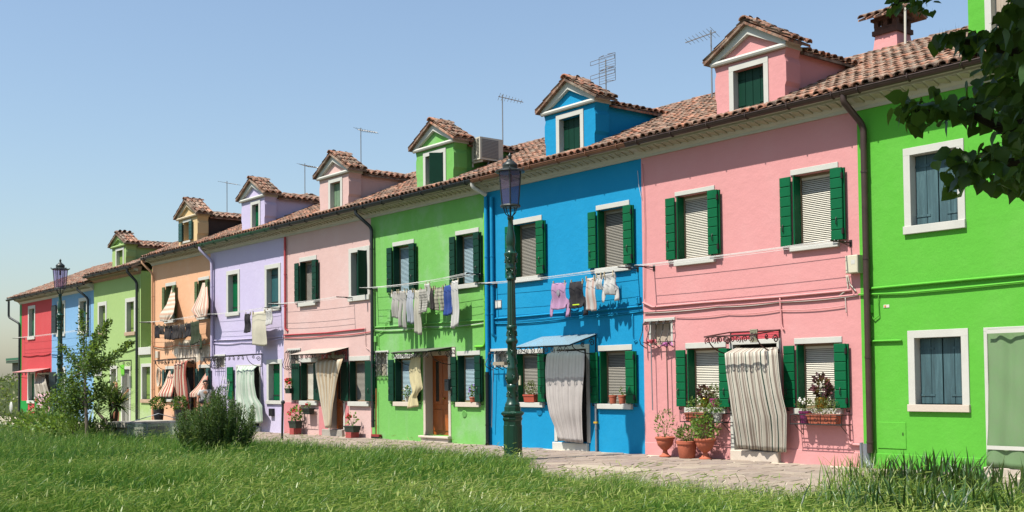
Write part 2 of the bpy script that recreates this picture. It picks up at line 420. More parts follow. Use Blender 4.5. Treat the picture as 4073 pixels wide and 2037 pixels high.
def pipe(house, path, r, m, name='downpipe', clamps=()):
    mb = MB(); pts = [Vector(p) for p in path]; out = [pts[0]]
    for i in range(1, len(pts)-1):      # round the bends
        a, b, c = pts[i-1], pts[i], pts[i+1]; d = min(.12, (b-a).length*.45, (c-b).length*.45)
        p0 = b+(a-b).normalized()*d; p1 = b+(c-b).normalized()*d
        for t in (0, .25, .5, .75, 1): out.append(p0*(1-t)**2+b*2*t*(1-t)+p1*t*t)
    out.append(pts[-1]); mb.tube(out, r, 10)
    o = mb.build(name, m, house); smooth_by_angle(o, 50)
    for z in clamps:
        for a, b in zip(pts, pts[1:]):
            if min(a.z, b.z) <= z <= max(a.z, b.z) and abs(a.z-b.z) > .3:
                t = (z-a.z)/(b.z-a.z); p = a.lerp(b, t)
                c = MB(); c.tube([(p.x, p.y, p.z-.014), (p.x, p.y, p.z+.014)], r+.008, 10); c.box(p.x-.012, p.x+.012, p.y, 0.02, p.z-.008, p.z+.008); c.build('pipe_clamp', m, o); break
    return o
def cable(house, pts, r, m, name='cable', sag=.0):
    out = []
    for (a, b) in zip(pts, pts[1:]):
        a, b = Vector(a), Vector(b)
        for i in range(8):
            t = i/8; p = a.lerp(b, t); p.z -= sag*4*t*(1-t); out.append(p)
    out.append(Vector(pts[-1])); mb = MB(); mb.tube(out, r, 5); o = mb.build(name, m, house)
    for p in o.data.polygons: p.use_smooth = True
    return o
def blind(parent, x0, x1, z0, z1, y, m):
    mb = MB(); z = z0+.01; k = .034
    while z < z1-.01:
        mb.add([(x0, y-.011, z), (x1, y-.011, z), (x1, y+.011, z+.027), (x0, y+.011, z+.027)], [(0, 1, 2, 3)]); z += k
    mb.box(x0, x1, y-.014, y+.014, z1-.04, z1)
    o = mb.build('blind', m, parent); return o
def board_leaf(parent, x0, x1, z0, z1, y0, y1, nb, m, vertical=False, hinges=True, lab=None):
    """a shutter leaf made of separate boards, parallel to the wall (y0 front, y1 back)"""
    sh = MB(); sh.box(x0+.008, x1-.008, y0+.014, y1, z0+.008, z1-.008); leaf = sh.build('shutter', m, parent)
    for i in range(nb):
        b = MB()
        if vertical:
            w = (x1-x0)/nb; b.bbox(x0+i*w+.004, x0+(i+1)*w-.004, y0, y0+.016, z0, z1, .005)
        else:
            h = (z1-z0)/nb; b.bbox(x0, x1, y0, y0+.016, z0+i*h+.005, z0+(i+1)*h-.005, .008)
        b.build('board', m, leaf)
    return leaf
def latch(leaf, x, y, z, m):
    b = MB(); b.tube([(x, y-.012, z+.06), (x+.004, y-.03, z+.03), (x+.008, y-.034, z), (x+.004, y-.03, z-.05), (x, y-.012, z-.07)], .009, 5); b.build('latch', m, leaf)
def window_A(house, px, sill_ext=.06, m=GREEN_D, nb=7, bl=BLIND, tilt=(.10, .16), flatleft=False, bars=False, leafw=None, lint=True, blind_on=True, sillm=None, opening_only=False):
    """lintel, sill, folded shutters (one half on the wall, one in the reveal), frame, pane and blind"""
    xl, xr, yt, lt, yb, sb = px
    X0, Zt = W(xl, yt); _, Zl = W(xl, lt); _, Zb = W(xl, yb); _, Zs = W(xl, sb); X1, _ = W(xr, (yt+yb)/2); X0 = W(xl, (yt+yb)/2)[0]
    hole = (X0, X1, Zb, Zt)
    def go(dep=.24):
        w = MB(); w.box(X0-.001, X1+.001, .235, .32, Zb-.001, Zt+.001); o = w.build('window', DARK, house)   # dark backing of the opening
        fr = MB(); t = .045
        for (a, b, c, d) in ((X0, X0+t, Zb, Zt), (X1-t, X1, Zb, Zt), (X0+t, X1-t, Zt-t, Zt), (X0+t, X1-t, Zb, Zb+t)): fr.box(a, b, .165, .205, c, d)
        fr.build('window_frame', simple('brown_window_frame', lin('8d7b62'), .5, .15, 6, .1), o)
        if lint: l = MB(); l.bbox(X0-.05, X1+.07, -.022, .02, Zt, Zl, .004); l.build('lintel', WHITE, o)
        s = MB(); s.bbox(X0-.06, X1+.07, -.075, .10, Zs, Zb, .006); s.build('sill', sillm or WHITE, o)
        g = MB(); g.quad((X0+t, .228, Zb+t), (X1-t, .228, Zb+t), (X1-t, .228, Zt-t), (X0+t, .228, Zt-t)); g.build('pane', glass('window_glass', (.05, .06, .06), .5), o)
        if blind_on: blind(o, X0+t+.01, X1-t-.01, Zb+t, Zt-t, .192, bl)
        q = leafw or (X1-X0)*.27; z0, z1 = Zb+.01, Zt-.02
        # halves lying against the wall
        lf = board_leaf(house, X0-q-.01, X0-.012, z0, z1, -.085, -.045, nb, m); latch(lf, X0-q*.75, -.085, lerp(z0, z1, .27), IRON)
        rt = board_leaf(house, X1-.03, X1+q-.03, z0, z1, -.125, -.085, nb, m); latch(rt, X1+q*.40, -.125, lerp(z0, z1, .27), IRON)
        rt2 = MB(); rt2.box(X1+.0, X1+q-.005, -.08, -.045, z0+.01, z1-.01); rt2.build('shutter_back', m, rt)
        for zz in (lerp(z0, z1, .12), lerp(z0, z1, .88)): hb = MB(); hb.box(X1+q-.045, X1+q-.02, -.134, -.083, zz-.05, zz+.05); hb.build('hinge', IRON, rt)
        # halves folded into the reveal
        for xx, ld in ((X0+.004, .15), (X1-.03, .15)):
            r = MB(); r.box(xx, xx+.026, -.03, .160, z0, z1); sh = r.build('shutter', m, house)
        b = MB(); b.tube([(X1+q*.8, -.09, z0-.01), (X1+q*.8, -.09, z0-.05), (X1+q*.8, -.005, z0-.05)], .012, 5); b.tube([(X0-q*.8, -.06, z0-.0), (X0-q*.8, -.06, z0-.05), (X0-q*.8, -.005, z0-.05)], .012, 5)
        b.build('shutter_stay', IRON, o)
        return o
    return hole, go
def window_B(house, px, fw=.12, m=GREEN_D, style='closed', nb=4, sillm=None, rec=.16, leafs=2, framem=None, sill=True):
    """full painted surround and closed board shutters set back in the reveal"""
    xl, xr, yt, yb, sb = px
    ym = (yt+yb)/2
    X0 = W(xl, ym)[0]; X1 = W(xr, ym)[0]; Zt = W(xl, yt)[1]; Zb = W(xl, yb)[1]; Zs = W(xl, sb)[1]
    hole = (X0, X1, Zb, Zt)
    def go():
        s = MB(); y0 = -.02
        for (a, b, c, d) in ((X0-fw, X0, Zb, Zt), (X1, X1+fw, Zb, Zt), (X0-fw, X1+fw, Zt, Zt+fw)): s.bbox(a, b, y0, .02, c, d, .003)
        # white-painted inner faces of the reveal
        s.quad((X0+.003, -.018, Zb), (X0+.003, -.018, Zt), (X0+.003, .2, Zt), (X0+.003, .2, Zb)); s.quad((X1-.003, -.018, Zb), (X1-.003, .2, Zb), (X1-.003, .2, Zt), (X1-.003, -.018, Zt))
        s.quad((X0, -.018, Zt-.003), (X1, -.018, Zt-.003), (X1, .2, Zt-.003), (X0, .2, Zt-.003))
        bk = MB(); bk.box(X0-.001, X1+.001, .215, .30, Zb-.001, Zt+.001); o = bk.build('window', DARK, house)
        s.build('window_surround', framem or WHITE, o)
        if sill: l = MB(); l.bbox(X0-fw-.01, X1+fw+.01, -.055, .16, Zs, Zb, .005); l.build('sill', sillm or WHITE, o)
        if style == 'closed':
            w = (X1-X0)/leafs
            for i in range(leafs):
                lf = board_leaf(house, X0+i*w+.006, X0+(i+1)*w-.006, Zb+.01, Zt-.008, rec, rec+.04, max(1, nb//leafs), m, vertical=True)
                for zz in (.14, .84):
                    h = MB(); zc = lerp(Zb, Zt, zz); xa = X0+i*w+(.01 if i == 0 else .35*w); h.box(xa, xa+w*.62, rec-.010, rec+.001, zc-.018, zc+.018); h.build('hinge_strap', m if m is PEEL else simple('strap_'+m.name, (.02, .03, .025) if m is not LGREEN else lin('54682f'), .5, .2, 6, 0), lf)
        elif style == 'half':       # one leaf shut, the other swung outwards
            w = (X1-X0)/2
            board_leaf(house, X0+.006, X0+w-.006, Zb+.01, Zt-.008, rec, rec+.04, 2, m, vertical=True)
            r = MB(); r.box(X1-.05, X1-.012, -.30, .16, Zb+.01, Zt-.008); sh = r.build('shutter', m, house)
            for i in range(4):
                b = MB(); h = (Zt-Zb-.02)/4; b.box(X1-.062, X1-.05, -.29, .15, Zb+.012+i*h+.006, Zb+.012+(i+1)*h-.006); b.build('board', m, sh)
        return o
    return hole, go
LGREEN = simple('light_green_shutter_paint', lin('7f9a4a'), .5, .18, 4, .15)
TEAL = simple('worn_teal_shutter_paint', lin('2f5450'), .6, .3, 3, .3, 0, .3, (8, 8, .7))
NAVY = simple('teal_board_paint', lin('2a5a5e'), .5, .15, 4, .12)
PEEL = None
def peelmat():
    n = NT('weathered_blue_green_boards')
    c = n.ramp(n.noise(2.0, 6, .7, stretch=(9, 9, .8)), [(.25, lin('243b40')), (.55, lin('35545a')), (.85, lin('56767a'))])
    c = n.mix(n.ramp(n.noise(7, 6, .75, stretch=(2.5, 1, 1)), [(.66, (0,)*3), (.69, (1,)*3)]), c, lin('a9a27a'))
    n.col(c); n.set(Roughness=.7); n.bump(n.noise(14, 5, .7, stretch=(3, 1, .5)), .4, .006); return n.m
PEEL = peelmat()
DORM_Z = (6.60, 7.73, 8.30)
def dormer(house, xc, hw, wallm, win, shut, style='closed', zoff=0.0, singles=True, pedm=None, cap=True, back=None, z=DORM_Z, dark_side=None):
    """gabled dormer flush with the facade: shaped front, cheeks, pediment mouldings, tiled gable roof, shuttered window"""
    z0, zc, za = [q+zoff for q in z]; y0, dep = .02, .42
    x0, x1 = xc-hw, xc+hw; wx0, wx1, wz0, wz1 = win
    m = MB(); e = .05
    zl = [z0, z0+.12, z0+.38, z0+.46, zc-.30, zc-.20, zc-.04, zc]; off = [.02, .0, .0, .035, .035, .0, .05, .05]
    off = [o-.035 for o in off]
    for sgn, xo, xi in ((-1, x0, wx0), (1, x1, wx1)):
        poly = [(xo+sgn*o, zz) for o, zz in zip(off, zl)]+[(xi, zc), (xi, z0)]
        if sgn < 0: poly = poly[::-1]
        m.prism(poly, y0, y0+dep)
    m.box(wx0, wx1, y0, y0+dep, z0, wz0); m.box(wx0, wx1, y0, y0+dep, wz1, zc)
    m.prism([(x0+.03, zc), (x1-.03, zc), (xc, za-.10)], y0+.03, y0+dep)                # tympanum
    d = m.build('dormer', wallm, house)
    yb = back or 2.7
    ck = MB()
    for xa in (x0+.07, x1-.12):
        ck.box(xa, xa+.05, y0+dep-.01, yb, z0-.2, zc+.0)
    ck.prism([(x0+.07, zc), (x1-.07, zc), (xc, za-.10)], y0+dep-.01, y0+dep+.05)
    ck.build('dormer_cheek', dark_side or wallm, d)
    tr = MB(); sl = (za-zc)/hw; t = .12
    tr.tube([(x0-.06, y0-.035, zc-.01), (x1+.06, y0-.035, zc-.01)], .052, 8)
    tr.box(x0-.02, x1+.02, y0-.02, y0+dep+.05, zc-.045, zc+.03)
    for s in (-1, 1):
        poly = [(xc, za+.03), (xc, za-.17), (xc+s*(hw-.03), zc+.0), (xc+s*(hw+.09), zc+.08)]
        if s > 0: poly = poly[::-1]
        tr.prism(poly, y0-.055, y0+dep)
    tr.build('pediment_moulding', pedm or WHITE, d)
    # roof: a steep tiled gable over the front block, a lower and flatter one behind it
    sets = ((zc+.05, za+.06, hw+.17, y0-.14, y0+dep+.10), (zc-.06, zc+.20, hw+.05, y0+dep+.06, yb+.25))
    for gi, (ze, zr_, r, y_a, y_b) in enumerate(sets):
        L = math.hypot(r, zr_-ze)
        for s in (-1, 1):
            uy = Vector((-s*r, 0, zr_-ze)).normalized(); ox = xc+s*r
            bd = MB(); p = [(ox, y_a, ze), (ox, y_b, ze), (xc, y_b, zr_), (xc, y_a, zr_)]
            if s < 0: p = p[::-1]
            bd.add(p+[(q[0], q[1], q[2]-.05) for q in p], [(0, 1, 2, 3), (7, 6, 5, 4), (0, 4, 5, 1), (1, 5, 6, 2), (2, 6, 7, 3), (3, 7, 4, 0)])
            bd.build('dormer_roof', TILE, d)
            U = Vector((0, 1, 0)) if s > 0 else Vector((0, -1, 0)); o = Vector((ox, y_a if s > 0 else y_b, ze)); n = int(round((y_b-y_a)/.21)); sp = (y_b-y_a)/n
            bs = MB(); bed_strip(bs, o, U, uy, 0, y_b-y_a, 0, L, sp); stuff(bs.build('channel_tiles', TILE, d))
            spots = []
            for c in (range(n) if s > 0 else range(n-1, -1, -1)):
                for rr in range(int((L-.12)/.30)+1):
                    q = o+U*((c+.5)*sp)+uy*(-.04+rr*.30)
                    if q.z+.06 > 6.5+zoff+.436*(q.y+.38): spots.append(((c+.5)*sp, -.04+rr*.30, -.012))
            tiles_on(d, o, U, uy, spots, 60 if singles else 0)
        po = Vector(ORG[d.name]); rest = MB()
        for i in range(max(2, int((y_b-y_a)/.36))):
            mm = Matrix(((1.35, 0, 0, xc-po.x), (0, 1, 0, y_a-.03+i*.34-po.y), (0, 0, 1.2, zr_+.02+rnd(0, .01)-po.z), (0, 0, 0, 1)))
            if singles:
                o = bpy.data.objects.new('ridge_tile', TILE_ME); COL.objects.link(o); o.parent = d; o.matrix_basis = mm
            else: rest.add([tuple(mm @ Vector(q)+po) for q in TV], TF)
        if rest.v: rest.build('ridge_tiles', TILE, d)
    # window
    s = MB(); fw = .11
    for (a, b, c, e2) in ((wx0-fw, wx0, wz0-.02, wz1), (wx1, wx1+fw, wz0-.02, wz1), (wx0-fw, wx1+fw, wz1, wz1+fw)): s.bbox(a, b, y0-.022, y0+.01, c, e2, .003)
    s.quad((wx0+.002, y0, wz0), (wx0+.002, y0, wz1), (wx0+.002, y0+.2, wz1), (wx0+.002, y0+.2, wz0)); s.quad((wx1-.002, y0, wz0), (wx1-.002, y0+.2, wz0), (wx1-.002, y0+.2, wz1), (wx1-.002, y0, wz1))
    s.box(wx0-fw, wx1+fw, y0-.03, y0+.04, wz0-.06, wz0-.02)
    if style != 'folded': s.build('window_surround', WHITE, d)
    b = MB(); b.box(wx0, wx1, y0+.22, y0+.26, wz0, wz1); b.build('window', DARK, d)
    if style == 'closed':
        w = (wx1-wx0)/2
        for i in (0, 1):
            l = MB(); l.box(wx0+i*w+.006, wx0+(i+1)*w-.006, y0+.13, y0+.16, wz0, wz1-.006)
            for k in (0, 1): l.bbox(wx0+i*w+.006+k*w/2, wx0+i*w+(k+1)*w/2-.004, y0+.118, y0+.132, wz0, wz1-.008, .004)
            for zz in (.15, .8): xa = wx0+i*w+(.01 if i == 0 else w*.45); l.box(xa, xa+w*.5, y0+.108, y0+.12, lerp(wz0, wz1, zz)-.018, lerp(wz0, wz1, zz)+.018)
            l.build('shutter', shut, d)
    elif style == 'ajar':
        w = (wx1-wx0)/2
        l = MB(); l.box(wx0+.006, wx0+w*.8, y0+.12, y0+.15, wz0, wz1-.006); l.box(wx0+.02, wx0+w*.5, y0+.10, y0+.122, wz0, wz1-.006); l.build('shutter', shut, d)
        r = MB(); r.add([(wx1-.02, y0+.1, wz0), (wx1-.02, y0+.1, wz1), (wx1-.30, y0-.25, wz1), (wx1-.30, y0-.25, wz0), (wx1+.015, y0+.1, wz0), (wx1+.015, y0+.1, wz1), (wx1-.265, y0-.27, wz1), (wx1-.265, y0-.27, wz0)],
              [(0, 1, 2, 3), (7, 6, 5, 4), (3, 2, 6, 7), (1, 5, 6, 2), (0, 3, 7, 4), (0, 4, 5, 1)]); r.build('shutter', shut, d)
    elif style == 'folded':
        q = (wx1-wx0)*.48
        l = MB(); l.bbox(wx0-.05, wx1+.05, y0-.02, y0+.02, wz1, wz1+.09); l.box(wx0-.05, wx1+.05, y0-.04, y0+.03, wz0-.07, wz0); l.build('lintel', WHITE, d)
        for a, b in ((wx0-q, wx0), (wx1, wx1+q*.8)):
            l = MB(); l.box(a, b, y0-.07, y0-.03, wz0, wz1)
            for k in range(5): h = (wz1-wz0)/5; l.bbox(a, b, y0-.085, y0-.068, wz0+k*h+.005, wz0+(k+1)*h-.005, .004)
            l.build('shutter', shut, d)
    return d
def chimney(house, x, y, zb, w, h, wallm):
    m = MB(); m.add([(x-w*.58, y-w*.58, zb), (x+w*.58, y-w*.58, zb), (x+w*.58, y+w*.58, zb), (x-w*.58, y+w*.58, zb), (x-w*.44, y-w*.44, zb+h), (x+w*.44, y-w*.44, zb+h), (x+w*.44, y+w*.44, zb+h), (x-w*.44, y+w*.44, zb+h)],
                    [(0, 1, 5, 4), (1, 2, 6, 5), (2, 3, 7, 6), (3, 0, 4, 7), (4, 5, 6, 7)])
    c = m.build('chimney', wallm, house)
    br = simple('sooty_brick', lin('55392f'), .9, .3, 8, .4)
    b = MB(); b.box(x-w*.52, x+w*.52, y-w*.52, y+w*.52, zb+h, zb+h+.10); b.box(x-w*.46, x+w*.46, y-w*.46, y+w*.46, zb+h+.10, zb+h+.17)
    for sx in (-1, 0, 1):
        for sy in (-1, 1): b.box(x+sx*w*.38-.05, x+sx*w*.38+.05, y+sy*w*.38-.05, y+sy*w*.38+.05, zb+h+.17, zb+h+.30)
    b.box(x-w*.55, x+w*.55, y-w*.55, y+w*.55, zb+h+.30, zb+h+.36); b.box(x-w*.25, x+w*.25, y-w*.25, y+w*.25, zb+h, zb+h+.3); b.build('chimney_cap', br, c)
    r = w*.86; zt = zb+h+.36; rise = r*.46; L = math.hypot(r, rise)
    for s in (-1, 1):
        rf = MB(); rf.add([(x-r, y+s*r, zt), (x+r, y+s*r, zt), (x+r, y, zt+rise), (x-r, y, zt+rise), (x-r, y+s*r, zt-.04), (x+r, y+s*r, zt-.04), (x+r, y, zt+rise-.04), (x-r, y, zt+rise-.04)],
               [(0, 1, 2, 3), (7, 6, 5, 4), (0, 4, 5, 1), (1, 5, 6, 2), (3, 7, 4, 0)]); rf.build('chimney_roof', TILE, c)
        U = Vector((1, 0, 0)) if s < 0 else Vector((-1, 0, 0)); o = Vector((x-r if s < 0 else x+r, y+s*r, zt)); uy = Vector((0, -s*r, rise))
        n = max(3, int(2*r/.19)); sp = 2*r/n
        tiles_on(c, o, U, uy, [((k+.5)*sp, -.04+q*.3, -.02) for k in range(n) for q in range(max(1, int(L/.32)))], 40)
    return c
def spiral(c, r0, turns, a0, u=(1, 0, 0), v=(0, 0, 1), n=14, grow=.15, sgn=1):
    c, u, v = Vector(c), Vector(u), Vector(v); out = []
    for i in range(n+1):
        t = i/n; a = a0+sgn*turns*2*math.pi*t; r = r0*(grow+(1-grow)*t); out.append(c+u*(r*math.cos(a))+v*(r*math.sin(a)))
    return out
def scroll_S(mb, p, q, r, u, v, th=.010, n=14):
    """an S scroll between p and q with a curl at each end, in the plane u, v"""
    p, q = Vector(p), Vector(q)
    mb.tube(spiral(p, r, 1.4, 0, u, v, n), th, 5); mb.tube(spiral(q, r, 1.4, math.pi, u, v, n), th, 5)
    e1 = spiral(p, r, 1.4, 0, u, v, n)[-1]; e2 = spiral(q, r, 1.4, math.pi, u, v, n)[-1]; md = (p+q)/2
    mb.tube([e1.lerp(md, 0), e1.lerp(md, .5)+(Vector(v)*r*.3), md, e2.lerp(md, .5)-(Vector(v)*r*.3), e2], th, 5)
def canopy(house, x0, x1, z, out, drop, pane, iron=IRON, sides=True, nscroll=5, th=.011, front=True, depthscroll=.16):
    """wrought iron door canopy: sloping pane on a frame with scrolled brackets and a scrolled front apron"""
    zo = z-drop; m = MB()
    m.tube([(x0, -.01, z), (x1, -.01, z)], .012, 5); m.tube([(x0, -out, zo), (x1, -out, zo)], .016, 6)
    for x in (x0, x1): m.tube([(x, -.01, z), (x, -out, zo)], .014, 6)
    c = m.build('canopy', iron, house)
    if pane:
        p = MB(); p.add([(x0-.03, 0.0, z+.02), (x1+.03, 0.0, z+.02), (x1+.03, -out-.04, zo+.016), (x0-.03, -out-.04, zo+.016), (x0-.03, 0.0, z+.028), (x1+.03, 0.0, z+.028), (x1+.03, -out-.04, zo+.024), (x0-.03, -out-.04, zo+.024)],
              [(3, 2, 1, 0), (4, 5, 6, 7), (0, 1, 5, 4), (1, 2, 6, 5), (2, 3, 7, 6), (3, 0, 4, 7)]); p.build('canopy_pane', pane, c)
    for x in (x0+.02, x1-.02):
        b = MB(); b.tube([(x, -.012, z), (x, -.012, z-.42)], th, 5)
        n = 10; b.tube([(x, -.02-(out*.86)*math.sin(t*math.pi/2/n), z-.42+(.42-drop*.95)*(1-math.cos(t*math.pi/2/n))) for t in range(n+1)], th, 5)
        b.tube(spiral((x, -.12, z-.17), .085, 1.5, 0, (0, 1, 0), (0, 0, 1)), th, 5); b.tube(spiral((x, -out*.5, zo+drop*.35-.06), .055, 1.4, math.pi, (0, 1, 0), (0, 0, 1)), th*.9, 5)
        b.build('bracket_scroll', iron, c)
    if front:
        w = (x1-x0)/nscroll
        for i in range(nscroll):
            f = MB(); xc = x0+(i+.5)*w; r = min(w*.24, depthscroll*.5)
            f.tube(spiral((xc-w*.22, -out, zo-r*1.05), r, 1.4, math.pi/2, (1, 0, 0), (0, 0, 1)), th*.8, 5); f.tube(spiral((xc+w*.22, -out, zo-r*1.05), r, 1.4, math.pi/2, (-1, 0, 0), (0, 0, 1)), th*.8, 5)
            f.box(xc-w*.24, xc+w*.24, -out-.006, -out+.006, zo-.02, zo-.008); f.build('apron_scroll', iron, c)
    return c
def grille(house, px, wm=None, bow=.16, style='bars', nb=5, sill=True):
    """small window behind a bowed iron basket"""
    xl, xr, yt, yb = px; ym = (yt+yb)/2
    X0, X1 = W(xl, ym)[0], W(xr, ym)[0]; Zt, Zb = W(xl, yt)[1], W(xl, yb)[1]; hole = (X0, X1, Zb, Zt)
    def go():
        b = MB(); b.box(X0-.001, X1+.001, .17, .3, Zb-.001, Zt+.001); o = b.build('window', DARK, house)
        c = MB(); w = X1-X0
        for k in range(6): c.quad((X0+w*(.04+.15*k), .15+.012*(k % 2), Zb), (X0+w*(.04+.15*(k+1))-.004, .15+.012*((k+1) % 2), Zb), (X0+w*(.04+.15*(k+1))-.004, .15+.012*((k+1) % 2), Zt), (X0+w*(.04+.15*k), .15+.012*(k % 2), Zt))
        c.build('curtain', simple('net_curtain', lin('b9ad9a'), .8, .1, 5, .1), o)
        f = MB()
        for (a, bb, cc, d) in ((X0, X0+.05, Zb, Zt), (X1-.05, X1, Zb, Zt)): f.box(a, bb, -.004, .14, cc, d)
        f.bbox(X0-.12, X1+.08, -.03, .1, Zt, Zt+.06); f.build('window_surround', wm or WHITE, o)
        g = MB()
        if style == 'bars':
            for k in range(nb):
                x = lerp(X0-.06, X1+.04, k/(nb-1)); h = Zt-Zb
                g.tube([(x-.03, -.09, Zt-.03), (x-.05, -.05, Zt-.06), (x-.03, -.02-.02, Zt-.03), (x, -.05, Zt+.005), (x+.02, -bow*.7, Zt-.08), (x-.01, -bow*.62, Zt-h*.4), (x-.02, -bow, Zb+h*.22), (x, -bow*.95, Zb+.02), (x+.02, -.05, Zb-.06), (x+.01, -.015, Zb-.04)], .010, 5)
            for z in (Zt-.06, Zb+.06): g.tube([(X0-.08, 0, z), (X0-.07, -bow*.6, z), (X1+.05, -bow*.6, z), (X1+.06, 0, z)], .008, 5)
        else:
            for k in range(4):
                x = lerp(X0-.03, X1+.02, k/3); g.tube([(x, -.06, Zt+.03), (x, -.06, Zb-.04)], .008, 5)
            for z in (Zt+.01, Zb-.02, (Zt+Zb)/2): g.tube([(X0-.04, 0, z), (X0-.04, -.06, z), (X1+.03, -.06, z), (X1+.03, 0, z)], .008, 5)
            for i in range(3):
                for j in range(4):
                    x = lerp(X0-.03, X1+.02, (i+.5)/3); z = lerp(Zb, Zt, (j+.5)/4); r = min((X1-X0)/7, (Zt-Zb)/9)
                    g.tube([(x+r*math.cos(a), -.06, z+r*1.1*math.sin(a)) for a in [2*math.pi*q/10 for q in range(11)]], .007, 4, False)
            for i in range(4): g.tube(spiral((lerp(X0, X1, i/3), -.06, Zb-.09), .045, 1.2, math.pi/2), .007, 4)
        g.build('grille', IRON, o)
        return o
    return hole, go
def text_mesh(txt, size, m, parent, loc, depth=.004, name='number'):
    cu = bpy.data.curves.new('txt', 'FONT'); cu.body = txt; cu.size = size; cu.extrude = depth; cu.align_x = 'CENTER'; cu.align_y = 'CENTER'
    t = bpy.data.objects.new('txt', cu); COL.objects.link(t); bpy.context.view_layer.update()
    me = bpy.data.meshes.new_from_object(t.evaluated_get(bpy.context.evaluated_depsgraph_get())); bpy.data.objects.remove(t); bpy.data.curves.remove(cu)
    o = ORG[parent.name]
    for v in me.vertices: x, y, z = v.co; v.co = (x+loc[0]-o[0], -z+loc[1]-o[1], y+loc[2]-o[2])
    me.materials.clear(); me.materials.append(m); me.name = name
    return link(name, me, m, parent)
def plate(house, px, py, w, h, m, rim, txt=None, y=-.022):
    x, z = W(px, py); b = MB(); b.bbox(x-w/2, x+w/2, y, .005, z-h/2, z+h/2, .004); p = b.build('number_plate', m, house)
    if rim:
        r = MB(); t = .014
        for (a, bb, c, d) in ((x-w/2, x+w/2, z+h/2-t, z+h/2), (x-w/2, x+w/2, z-h/2, z-h/2+t), (x-w/2, x-w/2+t*.6, z-h/2, z+h/2), (x+w/2-t*.6, x+w/2, z-h/2, z+h/2)): r.box(a, bb, y-.005, y-.001, c, d)
        r.build('plate_rim', rim, p)
    if txt: text_mesh(txt, h*.62, simple('plate_ink', lin('3a3534'), .6, .1, 9, 0), p, (x, y-.004, z))
    return p
def step(house, px, py0, px1, py1, m, out=.16, name='doorstep', nose=False):
    X0, Zt = W(px, py0); X1 = W(px1, py0)[0]
    b = MB(); b.bbox(X0, X1, -out*.45, .12, -.03, Zt-.002, .012); 
    if nose: b.bbox(X0-.05, X1+.05, -out*.7, .1, Zt-.045, Zt+.012, .012)
    return b.build(name, m, house)
def door_hole(px): 
    xl, xr, yt, yb = px; ym = (yt+yb)/2
    return (W(xl, ym)[0], W(xr, ym)[0], W(xl, yb)[1], W(xl, yt)[1])
def door(house, h, m, fm, fw=.11, rec=.22, frame=True, open_dark=False, panels=True, step_top=None):
    X0, X1, Zb, Zt = h
    b = MB(); b.box(X0, X1, rec, rec+.06, Zb, Zt); d = b.build('door', DARK if open_dark else m, house)
    if not open_dark and panels:
        w = (X1-X0)/2
        for i in (0, 1):
            a = X0+i*w
            for (z0, z1) in ((.05, .32), (.38, .94)):
                p = MB(); p.bbox(a+.05, a+w-.05, rec-.022, rec, lerp(Zb, Zt, z0), lerp(Zb, Zt, z1), .014); p.build('door_panel', m, d)
        g = MB(); g.bbox(X0+w*.36, X0+w*.62, rec-.03, rec-.02, lerp(Zb, Zt, .42), lerp(Zb, Zt, .92), .003); g.build('door_glass', simple('dark_door_glass', (.03, .025, .02), .15, .1, 4, 0), d)
        k = MB(); k.ball((X0+w*1.12, rec-.05, lerp(Zb, Zt, .46)), .03); k.tube([(X0+w*1.12, rec-.03, lerp(Zb, Zt, .46)), (X0+w*1.12, rec, lerp(Zb, Zt, .46))], .012, 6); k.build('door_knob', simple('brass', lin('b08a3c'), .3, .1, 6, 0, .9), d)
    if frame:
        f = MB()
        for (a, bb, c, e) in ((X0-fw, X0, Zb, Zt), (X1, X1+fw, Zb, Zt), (X0-fw, X1+fw, Zt, Zt+fw)): f.bbox(a, bb, -.02, .02, c, e, .004)
        f.quad((X0+.003, -.018, Zb), (X0+.003, -.018, Zt), (X0+.003, rec, Zt), (X0+.003, rec, Zb)); f.quad((X1-.003, -.018, Zb), (X1-.003, rec, Zb), (X1-.003, rec, Zt), (X1-.003, -.018, Zt))
        f.quad((X0, -.018, Zt-.003), (X1, -.018, Zt-.003), (X1, rec, Zt-.003), (X0, rec, Zt-.003)); f.build('door_frame', fm, d)
    return d
XB = [W(p, 1600)[0] for p in (78, 205, 372, 606, 838, 1130, 1480, 1942, 2564, 3432)]+[13.5]
HOUSES = []
